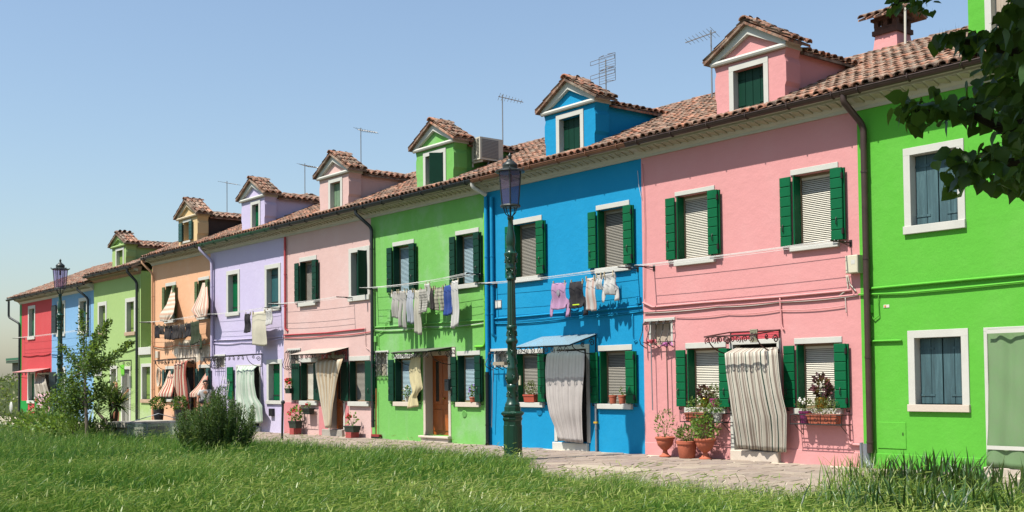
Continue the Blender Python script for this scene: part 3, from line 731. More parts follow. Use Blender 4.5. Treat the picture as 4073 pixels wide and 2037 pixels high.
def house_base(i, name_label, wallm, holes, zc=6.2, zr=8.38, dorm=None, gut=PIPE_K, corn=True, plinth=None, plinth_h=.26, singles=True, roof_over=(0, 0), split=None, gut_rng=None, corn_m=None):
    x0, x1 = XB[i], XB[i+1]
    h = thing('terraced_house', name_label, 'house', ((x0+x1)/2, 0, 0), 'terraced houses in one row')
    mb = MB(); wallsheet(mb, x0, x1, -.05, zc+.12, holes)
    e = .012
    for xx in (x0+e, x1-e): mb.quad((xx, .0, -.05), (xx, 8, -.05), (xx, 8, zc+.12), (xx, 0, zc+.12))
    mb.add([(x0+e, .3, zc+.12), (x0+e, 8, zc+.12), (x0+e, RIDGE_Y, zr-.12)], [(0, 1, 2)]); mb.add([(x1-e, .3, zc+.12), (x1-e, 8, zc+.12), (x1-e, RIDGE_Y, zr-.12)], [(0, 1, 2)])
    mb.quad((x0, 8, -.05), (x1, 8, -.05), (x1, 8, zc+.12), (x0, 8, zc+.12)); mb.quad((x0, 0, zc+.12), (x1, 0, zc+.12), (x1, 8, zc+.12), (x0, 8, zc+.12))
    mb.build('wall', wallm, h)
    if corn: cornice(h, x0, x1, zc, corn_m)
    ze = zc+.30
    blocked = [(dorm[0]-dorm[1]+.03, dorm[0]+dorm[1]-.03, -.1, 2.3)] if dorm else []
    h['_'] = 0; del h['_']
    roof_front(h, x0, x1, ze, zr, blocked, singles, roof_over)
    if gut: 
        a, b = gut_rng or (x0, x1); gutter(h, a-roof_over[0]+.003, b+roof_over[1]-.003, zc+.235, gut)
    if plinth:
        p = MB(); xs = [x0+.003, x1-.003]; cuts = sorted([(q[0]-.10, q[1]+.10) for q in holes if q[2] < plinth_h+.1]); a = xs[0]
        for c, d in cuts+[(xs[1], None)]:
            if c > a+.02: p = MB(); p.bbox(a, min(c, xs[1]), -.014, .0, -.04, plinth_h, .006); p.build('plinth', plinth, h)
            if d: a = d
    HOUSES.append(h); return h
HOLD = thing('x', 'x', 'x', (0, 0, 0))     # placeholder parent, removed below
def H(i, label, wallc, wins=(), grs=(), doors=(), **kw):
    """collect the openings first, then the wall, then fill the openings"""
    spec = []
    class Box: pass
    fill = []
    holes = []
    cell = Box(); cell.h = None
    for kind, px, k in wins:
        fn = window_A if kind == 'A' else window_B
        hole, go = fn(None, px, **k); holes.append(hole); fill.append((fn, px, k))
    for px, k in grs: hole, go = grille(None, px, **k); holes.append(hole); fill.append((grille, px, k))
    for px in doors: holes.append(door_hole(px))
    h = house_base(i, label, wallc, holes, **kw)
    for fn, px, k in fill: fn(h, px, **k)[1]()
    return h
bpy.data.objects.remove(HOLD)
pl = {}
PINK = plaster('pink_plaster', (.575, .258, .255), .05, (.59, .295, .29), damp=False)
BGREEN = plaster('bright_green_plaster', (.092, .375, .036), .06, (.12, .395, .055), damp=False)
BLUE = plaster('blue_plaster', (.004, .228, .44), .07, (.012, .255, .46), damp=False)
GREEN = plaster('green_plaster', (.15, .39, .09), .10, (.28, .42, .26), damp=False)
LPINK = plaster('light_pink_plaster', (.55, .37, .34), .07, (.57, .42, .395), damp=False)
LAV = plaster('lavender_plaster', (.46, .41, .57), .04, (.49, .45, .59))
ORANGE = plaster('orange_plaster', (.64, .36, .21), .07, (.65, .42, .28))
LIME = plaster('light_green_plaster', (.285, .405, .15), .05, (.31, .42, .175))
LBLUE = plaster('light_blue_plaster', (.17, .33, .52), .06, (.22, .38, .53))
RED = plaster('red_plaster', (.47, .058, .064), .06, (.48, .075, .08), damp=False)
YELLOW = plaster('yellow_plaster', (.58, .42, .22), .08, damp=False)

def dz(px, px1, y0, y1): return W(px, (y0+y1)/2)[0], W(px1, (y0+y1)/2)[0], W(px, y1)[1], W(px, y0)[1]
def paint(c): return simple('paint_'+c, lin(c), .6, .08, 5, .1)

# pink house, number 54 ----------------------------------------------------------------
d9 = (2920, 3095, 1372, 1790)
h9 = H(8, 'large salmon pink house with wrought iron canopy, striped door curtain and brown corner downpipe', PINK,
       [('A', (2695, 2835, 781, 764, 1035, 1060), {}), ('A', (3157.5, 3325, 698, 676, 982, 1002), {}),
        ('A', (2737.5, 2880, 1387, 1365, 1620, 1642), {}), ('A', (3172.5, 3340, 1369, 1346, 1624, 1648), {})],
       [((2582, 2676, 1280, 1374), dict(nb=5, bow=.2))], [d9], dorm=(2.93, .86), gut=PIPE_B, plinth=PINK)
dormer(h9, 2.93, .86, PINK, (*dz(2917, 3037, 283, 443)[:2], 6.72, 7.50), GREEN_K)
chimney(h9, W(3551, 160, 4.2)[0], 4.2, 8.0, .58, .76, PINK)
door(h9, door_hole(d9), WOOD, WHITE, .09, .2, open_dark=True)
step(h9, 2915, 1788, 3106, 1832, STONE, .2)
canopy(h9, W(2905, 1318)[0], W(3104, 1310)[0], W(3104, 1312)[1], .75, .10, None, simple('dark_red_iron', lin('4a2320'), .5, .2, 9, .1), nscroll=4, th=.013, depthscroll=.2)
nm = MB(); a, b_ = W(2905, 1345)[0], W(3103, 1345)[0]; z0, z1 = W(3000, 1354)[1], W(3000, 1316)[1]
for k in range(6): nm.bbox(a, b_, -.012, .003, lerp(z0, z1, k/6)+.003, lerp(z0, z1, (k+1)/6)-.003, .004)
nm.build('door_head_panel', paint('d4525c'), h9)
plate(h9, 3001, 1335, .17, .24, simple('bronze_plate', lin('7d7c66'), .5, .15, 7, .1), paint('a9a78e'), '54')
# bright green house at the right edge --------------------------------------------------
d10 = (3935, 4200, 1318, 1862)
h10 = H(9, 'bright green house at the right edge with weathered blue-green boarded windows', BGREEN,
        [('B', (3623, 3810, 618, 900, 932), dict(m=PEEL, nb=4, fw=.125, rec=.14)), ('B', (3641, 3827, 1345, 1609, 1637), dict(m=PEEL, nb=4, fw=.125, rec=.14, sillm=STONE))],
        [], [d10], dorm=(8.35, .95), gut=PIPE_B, plinth=BGREEN)
dormer(h10, 8.35, .95, BGREEN, (7.80, 8.95, 6.78, 8.2), WOODG, z=(6.6, 8.3, 8.85))
door(h10, door_hole(d10), WOOD, WHITE, .06, .2, open_dark=True)
step(h10, 3926, 1856, 4250, 1890, plaster('terrazzo', shade(lin('c9bcae'), .75), .2, bump=.3, damp=False), .3)
ht = MB(); a, za = W(3491, 1678); b_, zb = W(3606, 1785); ht.bbox(a, b_, -.012, .004, W(3491, 1782)[1], za, .004); hh = ht.build('meter_hatch', BGREEN, h10)
q = MB(); q.box(b_-.06, b_-.045, -.02, -.01, (za+zb)/2, (za+zb)/2+.05); q.build('hatch_latch', IRON, hh)
# blue house -----------------------------------------------------------------------------
d8 = (2217, 2335, 1392, 1755)
h8 = H(7, 'bright blue house behind the near lamp post, with a grey-blue glass door canopy', BLUE,
       [('A', (2046.5, 2150, 895, 875, 1107, 1127), dict(bl=simple('blind_grey', lin('9a958a'), .6, .05, 4, 0))), ('A', (2380, 2497.5, 837, 818, 1069, 1090), dict(bl=simple('blind_grey', lin('9a958a'), .6, .05, 4, 0))),
        ('A', (2057, 2157, 1408, 1391, 1600, 1619), dict(bl=simple('blind_grey', lin('9a958a'), .6, .05, 4, 0), nb=6)), ('A', (2389, 2507.5, 1397, 1375, 1606, 1626), dict(bl=simple('blind_grey', lin('9a958a'), .6, .05, 4, 0), nb=6))],
       [((1966, 2022, 1398, 1462), dict(nb=4, bow=.22))], [d8], dorm=(-2.24, .86), gut=PIPE_C)
dormer(h8, -2.24, .86, BLUE, (*dz(2224, 2307, 478, 612)[:2], 6.74, 7.50), GREEN_K)
x, z = W(2372, 446, .3); q = MB(); q.tube([(x-.1, .35, z-.01), (x+.22, .30, z)], .075, 12); q.build('vent_pipe', WHITE, h8)
door(h8, door_hole(d8), WOOD, WHITE, .10, .2, open_dark=True)
step(h8, 2205, 1757, 2343, 1788, WHITE, .16)
canopy(h8, W(2160, 1342)[0], W(2372, 1340)[0], W(2300, 1336)[1], .78, .24, glass('blue_canopy_glass', lin('a9bcc2'), .55, .2), nscroll=4)
plate(h8, 1984, 1210, .24, .19, simple('white_street_plate', lin('dedad2'), .5, .05, 5, 0), paint('9a958e'))
for k, (dx, dzz, w_) in enumerate(((-.07, .03, .03), (-.02, .035, .03), (.05, .03, .04), (-.05, -.04, .05), (.03, -.04, .06))):
    pass
v = MB(); x, z = W(2147, 1637); v.lathe([(.098, 0), (.1, .012), (.085, .02)], (0, 0, 0), 20); v.v = [(x+p[0], -p[2], z+p[1]) for p in v.v]; vv = v.build('vent_cover', BLUE, h8)
for k in range(6): q = MB(); zz = z-.07+.026*k; hw_ = math.sqrt(max(.0001, .08**2-(zz-z)**2)); q.box(x-hw_, x+hw_, -.027, -.019, zz, zz+.012); q.build('vent_slat', BLUE, vv)
# green house, number 52 -----------------------------------------------------------------
d7 = (1694, 1785, 1415, 1730)
h7 = H(6, 'grass green house with varnished wooden door and grey laundry line', GREEN,
       [('A', (1567.5, 1643, 981, 965, 1165, 1182), dict(m=GREEN_K, bl=SKY_BLIND)), ('A', (1818.5, 1900, 937, 920, 1135, 1152), dict(m=GREEN_K, bl=SKY_BLIND)),
        ('A', (1575, 1655, 1427, 1410, 1598, 1615), dict(m=GREEN_K, bl=SKY_BLIND, nb=6, sillm=STONE)), ('A', (1824, 1905, 1415, 1398, 1600, 1618), dict(m=GREEN_K, bl=SKY_BLIND, nb=6, sillm=STONE))],
       [((1494, 1542, 1405, 1495), dict(style='circles'))], [d7], dorm=(-7.54, .86), gut=PIPE_K)
dormer(h7, -7.54, .86, GREEN, (*dz(1692, 1763, 620, 740)[:2], 6.74, 7.50), GREEN_K, style='ajar')
door(h7, door_hole(d7), WOOD, STONE, .10, .22)
step(h7, 1684, 1733, 1793, 1757, STONE, .2, nose=True)
canopy(h7, W(1648, 1398)[0], W(1797, 1384)[0], W(1797, 1384)[1], .72, .10, paint('6f7466'), nscroll=5)
plate(h7, 1805, 1400, .18, .26, simple('white_number_plate', lin('e6e0d6'), .5, .05, 5, 0), paint('8c4a4a'), '52')
mbx = MB(); x0_, x1_, zb_, zt_ = dz(1781, 1796, 1508, 1554); mbx.bbox(x0_, x1_, -.11, 0, zb_, zt_, .01); mo = mbx.build('mailbox', simple('grey_mailbox', lin('5a5f60'), .4, .1, 6, 0, .3), h7); q = MB(); q.box(x0_+.03, x1_-.03, -.116, -.109, zt_-.07, zt_-.05); q.build('mail_slot', IRON, mo)
v = MB(); x, z = W(1848, 1646); v.lathe([(.098, 0), (.1, .012), (.085, .02)], (0, 0, 0), 20); v.v = [(x+p[0], -p[2], z+p[1]) for p in v.v]; vv = v.build('vent_cover', GREEN, h7)
for k in range(6): q = MB(); zz = z-.07+.026*k; hw_ = math.sqrt(max(.0001, .08**2-(zz-z)**2)); q.box(x-hw_, x+hw_, -.027, -.019, zz, zz+.012); q.build('vent_slat', GREEN, vv)
# light pink house -----------------------------------------------------------------------
d6 = (1313, 1367, 1425, 1706)
h6 = H(5, 'light pink house with darker pink base and dark green shutters', LPINK,
       [('A', (1196, 1256, 1043, 1026, 1205, 1221), dict(m=GREEN_K, bl=simple('blind_grey', lin('9a958a'), .6, .05, 4, 0), nb=6)), ('B', (1398, 1462, 1007, 1180, 1200), dict(m=GREEN_K, style='half', fw=.13)),
        ('A', (1200, 1262, 1442, 1425, 1594, 1611), dict(m=GREEN_K, nb=1, leafw=.5)), ('A', (1394, 1468, 1436, 1418, 1597, 1615), dict(m=GREEN_K, nb=1, leafw=.42, bl=simple('blind_grey', lin('9a958a'), .6, .05, 4, 0)))],
       [((1152, 1192, 1395, 1465), dict(nb=6, bow=.2))], [d6], dorm=(-12.74, .86), gut=PIPE_K, plinth=plaster('rose_base_plaster', lit('eb9a9c'), .1, damp=False), plinth_h=.98)
dormer(h6, -12.74, .86, LPINK, (*dz(1313, 1353, 724, 828)[:2], 6.74, 7.50), simple('grey_green_shutter', lin('6f8a6e'), .6, .2, 4, .15))
chimney(h6, W(1530, 690, 4.6)[0], 4.6, 8.0, .5, .35, TILE)
door(h6, door_hole(d6), WOOD, WHITE, .09, .22)
step(h6, 1290, 1706, 1370, 1735, simple('grey_stone_step', lin('a49d92'), .8, .2, 5, .3), .2)
canopy(h6, W(1240, 1400)[0], W(1385, 1385)[0], W(1385, 1385)[1], .7, .16, paint('b9aca0'), nscroll=4)
nm = MB(); a, b_ = W(1280, 1410)[0], W(1384, 1410)[0]; z0, z1 = W(1330, 1432)[1], W(1330, 1388)[1]
for k in range(7): nm.bbox(a, b_, -.012, .003, lerp(z0, z1, k/7)+.003, lerp(z0, z1, (k+1)/7)-.003, .004)
nm.build('door_head_panel', paint('d4616a'), h6)
plate(h6, 1327, 1408, .13, .2, simple('white_number_plate', lin('e6e0d6'), .5, .05, 5, 0), None, y=-.03)
# lavender house -------------------------------------------------------------------------
d5 = (944, 1033, 1462, 1692)
h5 = H(4, 'lavender house with narrow green shuttered windows and a pale green door curtain', LAV,
       [('B', (909, 947, 1095, 1245, 1259), dict(m=GREEN_D, nb=2, leafs=1, fw=.14)), ('B', (1062, 1109, 1072, 1225, 1240), dict(m=NAVY, nb=2, leafs=1, fw=.14)),
        ('B', (1070, 1115, 1448, 1593, 1607), dict(m=GREEN_D, nb=2, leafs=1, fw=.14))],
       [((859, 894, 1418, 1462), dict(nb=6, bow=.2))], [d5], dorm=(-18.05, .86), gut=simple('green_gutter', lin('2f5d42'), .5, .2, 5, .1), plinth=None)
dormer(h5, -18.05, .86, LAV, (*dz(1002, 1028, 815, 906)[:2], 6.74, 7.50), GREEN_D)
chimney(h5, W(1215, 770, 4.6)[0], 4.6, 8.0, .52, .35, TILE)
door(h5, door_hole(d5), WOOD, WHITE, .08, .2, open_dark=True)
step(h5, 940, 1695, 1040, 1715, WHITE, .16)
x0_, x1_, zb_, zt_ = dz(912, 935, 1460, 1590); board_leaf(h5, x0_, x1_, zb_, zt_, -.10, -.06, 4, GREEN_D)
canopy(h5, W(868, 1417)[0], W(1043, 1407)[0], W(1043, 1407)[1], .6, .06, None, nscroll=5)
# orange house ---------------------------------------------------------------------------
def orangemat():
    m = ORANGE; t = m.node_tree; bs = [n for n in t.nodes if n.type == 'BSDF_PRINCIPLED'][0]
    src = bs.inputs['Base Color'].links[0].from_socket
    n = NT.__new__(NT); n.m = m; n.t = t; n.b = bs
    tc = n.N('ShaderNodeTexCoord'); sp = n.N('ShaderNodeSeparateXYZ'); n.L(tc.outputs['Object'], sp.inputs[0])
    x, z = W(760, 1395); x -= (XB[3]+XB[4])/2
    dx = n.math('MULTIPLY', n.math('SUBTRACT', sp.outputs[0], x), .42); dzz = n.math('MULTIPLY', n.math('SUBTRACT', sp.outputs[2], z), 1.5)
    r = n.math('SQRT', n.math('ADD', n.math('MULTIPLY', dx, dx), n.math('MULTIPLY', dzz, dzz)))
    v = n.math('ADD', n.math('SUBTRACT', 1.0, r), n.math('MULTIPLY', n.noise(2.2, 6, .65), .9))
    c = n.mix(n.ramp(v, [(.78, (0,)*3), (.80, (1,)*3)]), src, n.ramp(n.noise(3, 4, .6), [(.42, lin('c4b8a8')), (.52, lin('948878')), (.7, lin('7a7068'))]))
    n.L(c, bs.inputs['Base Color'])
orangemat()
d4 = (722, 772, 1462, 1682)
h4 = H(3, 'orange house with peeling plaster patches and striped cloths in its windows', ORANGE,
       [('A', (662, 698, 1140, 1127, 1275, 1287), dict(m=simple('olive_shutter', lin('4f6238'), .55, .2, 4, .2), nb=6)), ('A', (792, 830, 1117, 1105, 1260, 1273), dict(m=simple('olive_shutter', lin('4f6238'), .55, .2, 4, .2), nb=6)),
        ('A', (661, 692, 1469, 1457, 1588, 1598), dict(m=TEAL, nb=6)), ('A', (793, 833, 1464, 1451, 1586, 1598), dict(m=TEAL, nb=6))],
       [], [d4], dorm=(-23.4, .86), gut=PIPE_K)
dormer(h4, -23.35, .86, YELLOW, (*dz(729, 757, 885, 961)[:2], 6.86, 7.55), simple('dark_teal_shutter', lin('1d4a44'), .5, .15, 4, .1), style='folded', dark_side=simple('dark_brown_cheek', lin('3a2c26'), .8, .2, 4, .2), pedm=simple('worn_cream', lin('c9b79a'), .8, .15, 5, .3), singles=False)  # cheeks are one dark brown, unlike the yellow front
door(h4, door_hole(d4), WOOD, paint('d98a52'), .05, .2, open_dark=True)
canopy(h4, W(668, 1430)[0], W(780, 1422)[0], W(780, 1422)[1], .55, .07, None, nscroll=4)
# light green house ----------------------------------------------------------------------
x_gap = W(560, 1300)[0]
d3 = (487, 516, 1470, 1690)
XB_keep = XB[3]; XB[3] = x_gap
h3 = H(2, 'pale green house behind the small tree, with plain eaves and tall olive shutters', LIME,
       [('B', (395, 420, 1218, 1320, 1342), dict(m=LGREEN, nb=3, leafs=1, fw=.16, sillm=simple('brick_sill', lin('b59a80'), .85, .2, 8, .3))), ('B', (505, 534, 1203, 1322, 1336), dict(m=LGREEN, nb=3, leafs=1, fw=.16, sillm=simple('brick_sill', lin('b59a80'), .85, .2, 8, .3))),
        ('B', (443, 463, 1468, 1586, 1596), dict(m=LGREEN, nb=3, leafs=1, fw=.13)), ('B', (384, 402, 1456, 1490, 1496), dict(m=WOODG, nb=2, leafs=1, fw=.1))],
       [], [d3], zc=6.0, zr=8.1, dorm=(-30.35, .80), gut=PIPE_K, singles=False, corn_m=simple('brick_eaves', lin('9c7a60'), .9, .2, 7, .3))
XB[3] = XB_keep
dormer(h3, -30.35, .80, LIME, (*dz(463, 488, 978, 1060)[:2], 6.55, 7.15), LGREEN, zoff=-.2, singles=False, pedm=LIME, z=(6.6, 7.55, 8.0))
door(h3, door_hole(d3), simple('grey_door', lin('8a8a80'), .6, .1, 4, .1), WHITE, .12, .1, open_dark=False)
canopy(h3, W(455, 1442)[0], W(523, 1432)[0], W(523, 1432)[1], .6, .1, None, nscroll=3)
# the single-storey annexe filling the gap, with the set-back wall above it
an = MB(); hB, _ = window_B(None, (567, 599, 1460, 1588, 1602), m=LGREEN, nb=3, leafs=1, fw=.13)
za = W(570, 1410)[1]
wallsheet(an, x_gap, XB[3], -.05, za, [hB]); an.quad((x_gap, .9, za-.1), (XB[3], .9, za-.1), (XB[3], .9, 6.6), (x_gap, .9, 6.6)); an.quad((x_gap, 0, za), (XB[3], 0, za), (XB[3], .9, za), (x_gap, .9, za))
an.build('annexe', LIME, h3)
window_B(h3, (567, 599, 1460, 1588, 1602), m=LGREEN, nb=3, leafs=1, fw=.13, sillm=MATS['brick_sill'])[1]()
q = MB(); q.bbox(x_gap-.1, XB[3]-.01, -.07, .3, za-.02, za+.28, .01); q.build('annexe_ledge', WHITE, h3)
# light blue and red houses --------------------------------------------------------------
h2 = H(1, 'light blue house beside the far lamp post, squeezed between red and pale green', LBLUE,
       [('B', (232, 256, 1212, 1330, 1340), dict(m=NAVY, nb=2, leafs=1, fw=.15)), ('B', (318, 344, 1200, 1318, 1330), dict(m=NAVY, nb=2, leafs=1, fw=.15)), ('B', (232, 256, 1475, 1590, 1600), dict(m=NAVY, nb=2, leafs=1, fw=.15))],
       [], [], zc=5.72, zr=7.85, gut=PIPE_K, singles=False)
for (a_, b2, c_, d_) in ((212, 229, 1216, 1328), (204, 228, 1480, 1590)):
    x0_, x1_, zb_, zt_ = dz(a_, b2, c_, d_); board_leaf(h2, x0_, x1_, zb_, zt_, -.10, -.06, 5, simple('near_black_shutter', lin('16262a'), .5, .1, 4, 0))
d1 = (150, 196, 1490, 1660)
h1 = H(0, 'red end house with a green painted base at the far left', RED,
       [('B', (116, 137, 1230, 1340, 1352), dict(m=GREEN_D, nb=2, leafs=1, fw=.15)), ('B', (114, 137, 1487, 1593, 1604), dict(m=GREEN_D, nb=2, leafs=1, fw=.15))],
       [], [d1], zc=5.72, zr=7.85, gut=PIPE_K, singles=False, roof_over=(.75, 0), plinth=plaster('green_base_plaster', lit('22a548'), .08, damp=False), plinth_h=W(100, 1594)[1])
door(h1, door_hole(d1), WOOD, WHITE, .08, .2, open_dark=True)
canopy(h1, W(112, 1478)[0], W(200, 1468)[0], W(200, 1466)[1], .7, .16, paint('c98a86'), nscroll=3)
cs = MB(); cs.box(XB[0]-.0, XB[0]+.32, -.012, .0, W(80, 1594)[1]+.002, 5.7); cs.build('corner_strip', paint('2a8f42'), h1)

# downpipes, conduits, cables ------------------------------------------------------------
def vpipe(h, px, ptop, pbot, r, m, neck=True, y=-.09, clamps=(1.2, 2.6, 4.4), gz=6.42, dxn=-.25):
    x, zt = W(px, ptop, y); zb = W(px, pbot, y)[1]
    path = [(x+dxn, -.42, gz), (x+dxn, -.42, gz-.12), (x, y, gz-.52), (x, y, zb)] if neck else [(x, y, zt), (x, y, zb)]
    return pipe(h, path, r, m, clamps=clamps)
vpipe(h10, 3436, 600, 1800, .058, PIPE_B, clamps=(5.1, 3.6, 1.9, .45), dxn=-.16)
x, z = W(3446, 1810, -.09); pipe(h10, [(x, -.09, .42), (x+.01, -.09, .1), (x+.1, -.14, .02)], .066, PIPE_G, 'downpipe_shoe')
vpipe(h6, 1478, 900, 1700, .048, PIPE_K, clamps=(5.3, 4.2, 2.4, .5), dxn=-.3)
x, z = W(1940, 1500, -.07)
pipe(h7, [(x-.1, -.42, 6.42), (x-.1, -.40, 6.3), (x+.02, -.08, 6.12)], .05, paint('d8d4ca'), 'gutter_outlet')
pipe(h8, [(x, -.07, 6.12), (x, -.07, W(1940, 1496)[1])], .05, BLUE, clamps=(4.6, 3.2))
pipe(h8, [(x, -.085, W(1940, 1496)[1]+.1), (x, -.085, .06), (x+.05, -.14, .03)], .055, simple('black_plastic_pipe', lin('15171a'), .35, .1, 5, 0), clamps=(1.7, .5))
x, z = W(1960, 1300, -.07); pipe(h8, [(x, -.07, 6.05), (x, -.07, W(1960, 1333)[1]), (x+.03, .02, W(1960, 1342)[1])], .045, BLUE, 'drain_pipe', clamps=(4.6, 3.2))
x, z = W(1134, 1100, -.06); pipe(h6, [(x, -.06, 6.18), (x, -.06, W(1136, 1310)[1]), (x+.08, .0, W(1136, 1318)[1])], .035, paint('b8434c'), 'drain_pipe', clamps=(5, 4))
vpipe(h5, 842, 950, 1430, .052, LAV, clamps=(5, 3.6), dxn=-.25)
vpipe(h4, 606, 1060, 1690, .045, ORANGE, clamps=(5, 3.2, 1.4), dxn=-.2)
vpipe(h3, 544, 1080, 1690, .055, PIPE_K, clamps=(4.6, 2.2), gz=6.2, dxn=-.15)
vpipe(h2, 350, 1170, 1340, .05, PIPE_K, clamps=(4.5,), gz=5.9, dxn=-.4)
x, z = W(78, 1400, -.05); pipe(h1, [(x-.6, -.42, 5.9), (x-.6, -.42, 5.1), (x, -.06, 4.75), (x, -.06, 0.05)], .055, PIPE_K, clamps=(3.6, 2.0))
# meter and gas pipes
x, z = W(2370, 1620, -.05); pipe(h8, [(x, -.05, .0), (x, -.05, W(2368, 1606)[1])], .026, PIPE_G, 'gas_pipe', (.5,))
q = MB(); q.box(x-.05, x+.05, -.08, -.03, .62, .66); q.build('gas_valve', paint('c9a227'), h8)
x, z = W(3373, 1630, -.03); x2 = W(3425, 1768, -.03)[0]; zz = W(3375, 1767)[1]; pipe(h9, [(x, -.035, W(3373, 1632)[1]), (x, -.035, zz), (x2, -.035, zz)], .022, PINK, 'gas_pipe')
pipe(h10, [(x2+.01, -.04, zz+.04), (x2+.01, -.04, 0)], .03, PIPE_G, 'gas_pipe')
bx = MB(); x0_, x1_, zb_, zt_ = dz(3364, 3420, 1022, 1092); bx.bbox(x0_+.1, x1_+.06, -.16, 0, zb_, zt_, .012); bo = bx.build('meter_box', simple('cream_plastic', lin('d3cdb4'), .45, .04, 4, 0), h9)
q = MB(); q.box(x0_+.22, x0_+.30, -.163, -.159, (zb_+zt_)/2, (zb_+zt_)/2+.07); q.build('meter_label', WHITE, bo)
def wallrun(h, pts, r, m, name='cable', y=-.03, sag=0.0): return cable(h, [(W(a, b)[0], y, W(a, b)[1]) for a, b in pts], r, m, name, sag)
wallrun(h9, [(2562, 1204), (2600, 1222), (2800, 1204), (3100, 1182), (3390, 1155)], .022, PINK, 'conduit')
wallrun(h9, [(2566, 1241), (2860, 1217), (3100, 1199), (3418, 1172)], .018, PINK, sag=.01)
wallrun(h9, [(2566, 1246), (2860, 1222), (3100, 1203), (3418, 1176)], .008, paint('cfc7bd'), sag=.02)
wallrun(h9, [(2690, 1259), (2900, 1247), (3100, 1233), (3365, 1216)], .008, PINK, sag=.03)
wallrun(h9, [(3106, 1185), (3114, 1300), (3121, 1312)], .016, PINK)
wallrun(h9, [(2560, 652), (2566, 780), (2570, 900), (2568, 1190)], .006, paint('b9646c'))
wallrun(h9, [(3366, 1185), (3370, 1245)], .007, WHITE); wallrun(h9, [(3376, 1096), (3384, 1130), (3410, 1160)], .012, paint('c9c3b4'), 'meter_lead'); wallrun(h9, [(3370, 1096), (3378, 1150), (3340, 1180)], .012, paint('c9c3b4'), 'meter_lead')
wallrun(h10, [(3450, 1150), (3750, 1122), (4100, 1090)], .024, BGREEN, 'conduit'); wallrun(h10, [(3420, 1172), (3600, 1166), (3800, 1148), (4100, 1118)], .016, BGREEN); wallrun(h10, [(3500, 1170), (3496, 1200), (3500, 1255), (3480, 1272), (3468, 1250)], .009, BGREEN)
wallrun(h10, [(3456, 1358), (3590, 1354)], .02, BGREEN, 'conduit')
q = MB(); x0_, x1_, zb_, zt_ = dz(3456, 3474, 1214, 1246); q.bbox(x0_, x1_, -.07, 0, zb_, zt_, .01); q.build('junction_box', BGREEN, h10)
q = MB(); x0_, x1_, zb_, zt_ = dz(3515, 3538, 1213, 1225); q.bbox(x0_, x1_, -.008, 0, zb_, zt_, .002); st = q.build('wall_sticker', paint('d8d3c6'), h10); q = MB(); q.box(x0_+.02, x0_+.05, -.012, -.008, zb_+.01, zt_-.01); q.build('sticker_mark', paint('d98a2a'), st)
wallrun(h8, [(1968, 1269), (2200, 1248), (2500, 1224), (2555, 1218)], .022, BLUE, 'conduit'); wallrun(h8, [(1968, 1283), (2200, 1264), (2560, 1234)], .015, BLUE, sag=.02); wallrun(h8, [(1968, 1288), (2250, 1268), (2560, 1238)], .01, BLUE, sag=.03)
wallrun(h8, [(2520, 1250), (2521, 1345), (2527, 1358), (2536, 1352)], .012, BLUE); wallrun(h8, [(2540, 680), (2545, 740), (2556, 790)], .005, paint('d8d8d8'))
q = MB(); x0_, x1_, zb_, zt_ = dz(2537, 2552, 1184, 1210); q.bbox(x0_, x1_, -.07, 0, zb_, zt_, .01); q.build('junction_box', BLUE, h8)
wallrun(h7, [(1490, 1303), (1600, 1296), (1750, 1285), (1930, 1274)], .02, GREEN, 'conduit'); wallrun(h7, [(1490, 1317), (1700, 1307), (1932, 1288)], .014, GREEN, sag=.03); wallrun(h7, [(1490, 1312), (1700, 1300), (1932, 1284)], .008, paint('d8dcc8'), sag=.04)
wallrun(h7, [(1540, 1280), (1530, 1318), (1508, 1330), (1508, 1380), (1512, 1386)], .012, GREEN); q = MB(); x0_, x1_, zb_, zt_ = dz(1494, 1504, 1338, 1362); q.bbox(x0_, x1_, -.07, 0, zb_, zt_, .01); q.build('junction_box', GREEN, h7)
q = MB(); x0_, x1_, zb_, zt_ = dz(1549, 1562, 1235, 1280); q.bbox(x0_, x1_, -.08, 0, zb_, zt_, .01); q.build('junction_box', GREEN, h7)
pipe(h7, [(W(1932, 1000)[0], -.03, W(1932, 840)[1]), (W(1932, 1300)[0], -.03, W(1932, 1378)[1]), (W(1893, 1378)[0], -.03, W(1893, 1379)[1])], .028, paint('6fc832'), 'conduit')
wallrun(h6, [(1132, 1333), (1300, 1324), (1455, 1308)], .02, paint('b8434c'), 'conduit'); wallrun(h6, [(1132, 1344), (1300, 1336), (1478, 1320)], .014, paint('b8434c'), sag=.03); wallrun(h6, [(1455, 1300), (1458, 1380), (1470, 1392)], .01, LPINK)
wallrun(h5, [(846, 1355), (960, 1350), (1130, 1338)], .018, LAV, 'conduit'); wallrun(h5, [(846, 1364), (960, 1362), (1130, 1345)], .014, LAV, sag=.05)
wallrun(h4, [(612, 1376), (700, 1374), (838, 1365)], .014, paint('c97a50'), sag=.06); wallrun(h4, [(612, 1380), (700, 1380), (838, 1370)], .012, paint('b9a890'), sag=.08)
q = MB(); x0_, x1_, zb_, zt_ = dz(626, 636, 1398, 1425); q.bbox(x0_, x1_, -.09, 0, zb_, zt_, .01); q.build('junction_box', paint('c9bfae'), h4)
wallrun(h3, [(470, 1392), (540, 1385), (602, 1376)], .02, LIME, sag=.08); wallrun(h2, [(206, 1408), (300, 1400), (372, 1392)], .016, LBLUE, sag=.06); wallrun(h2, [(206, 1416), (300, 1412), (372, 1402)], .012, LBLUE, sag=.06)
wallrun(h1, [(92, 1414), (150, 1412), (204, 1405)], .02, RED, sag=.05)
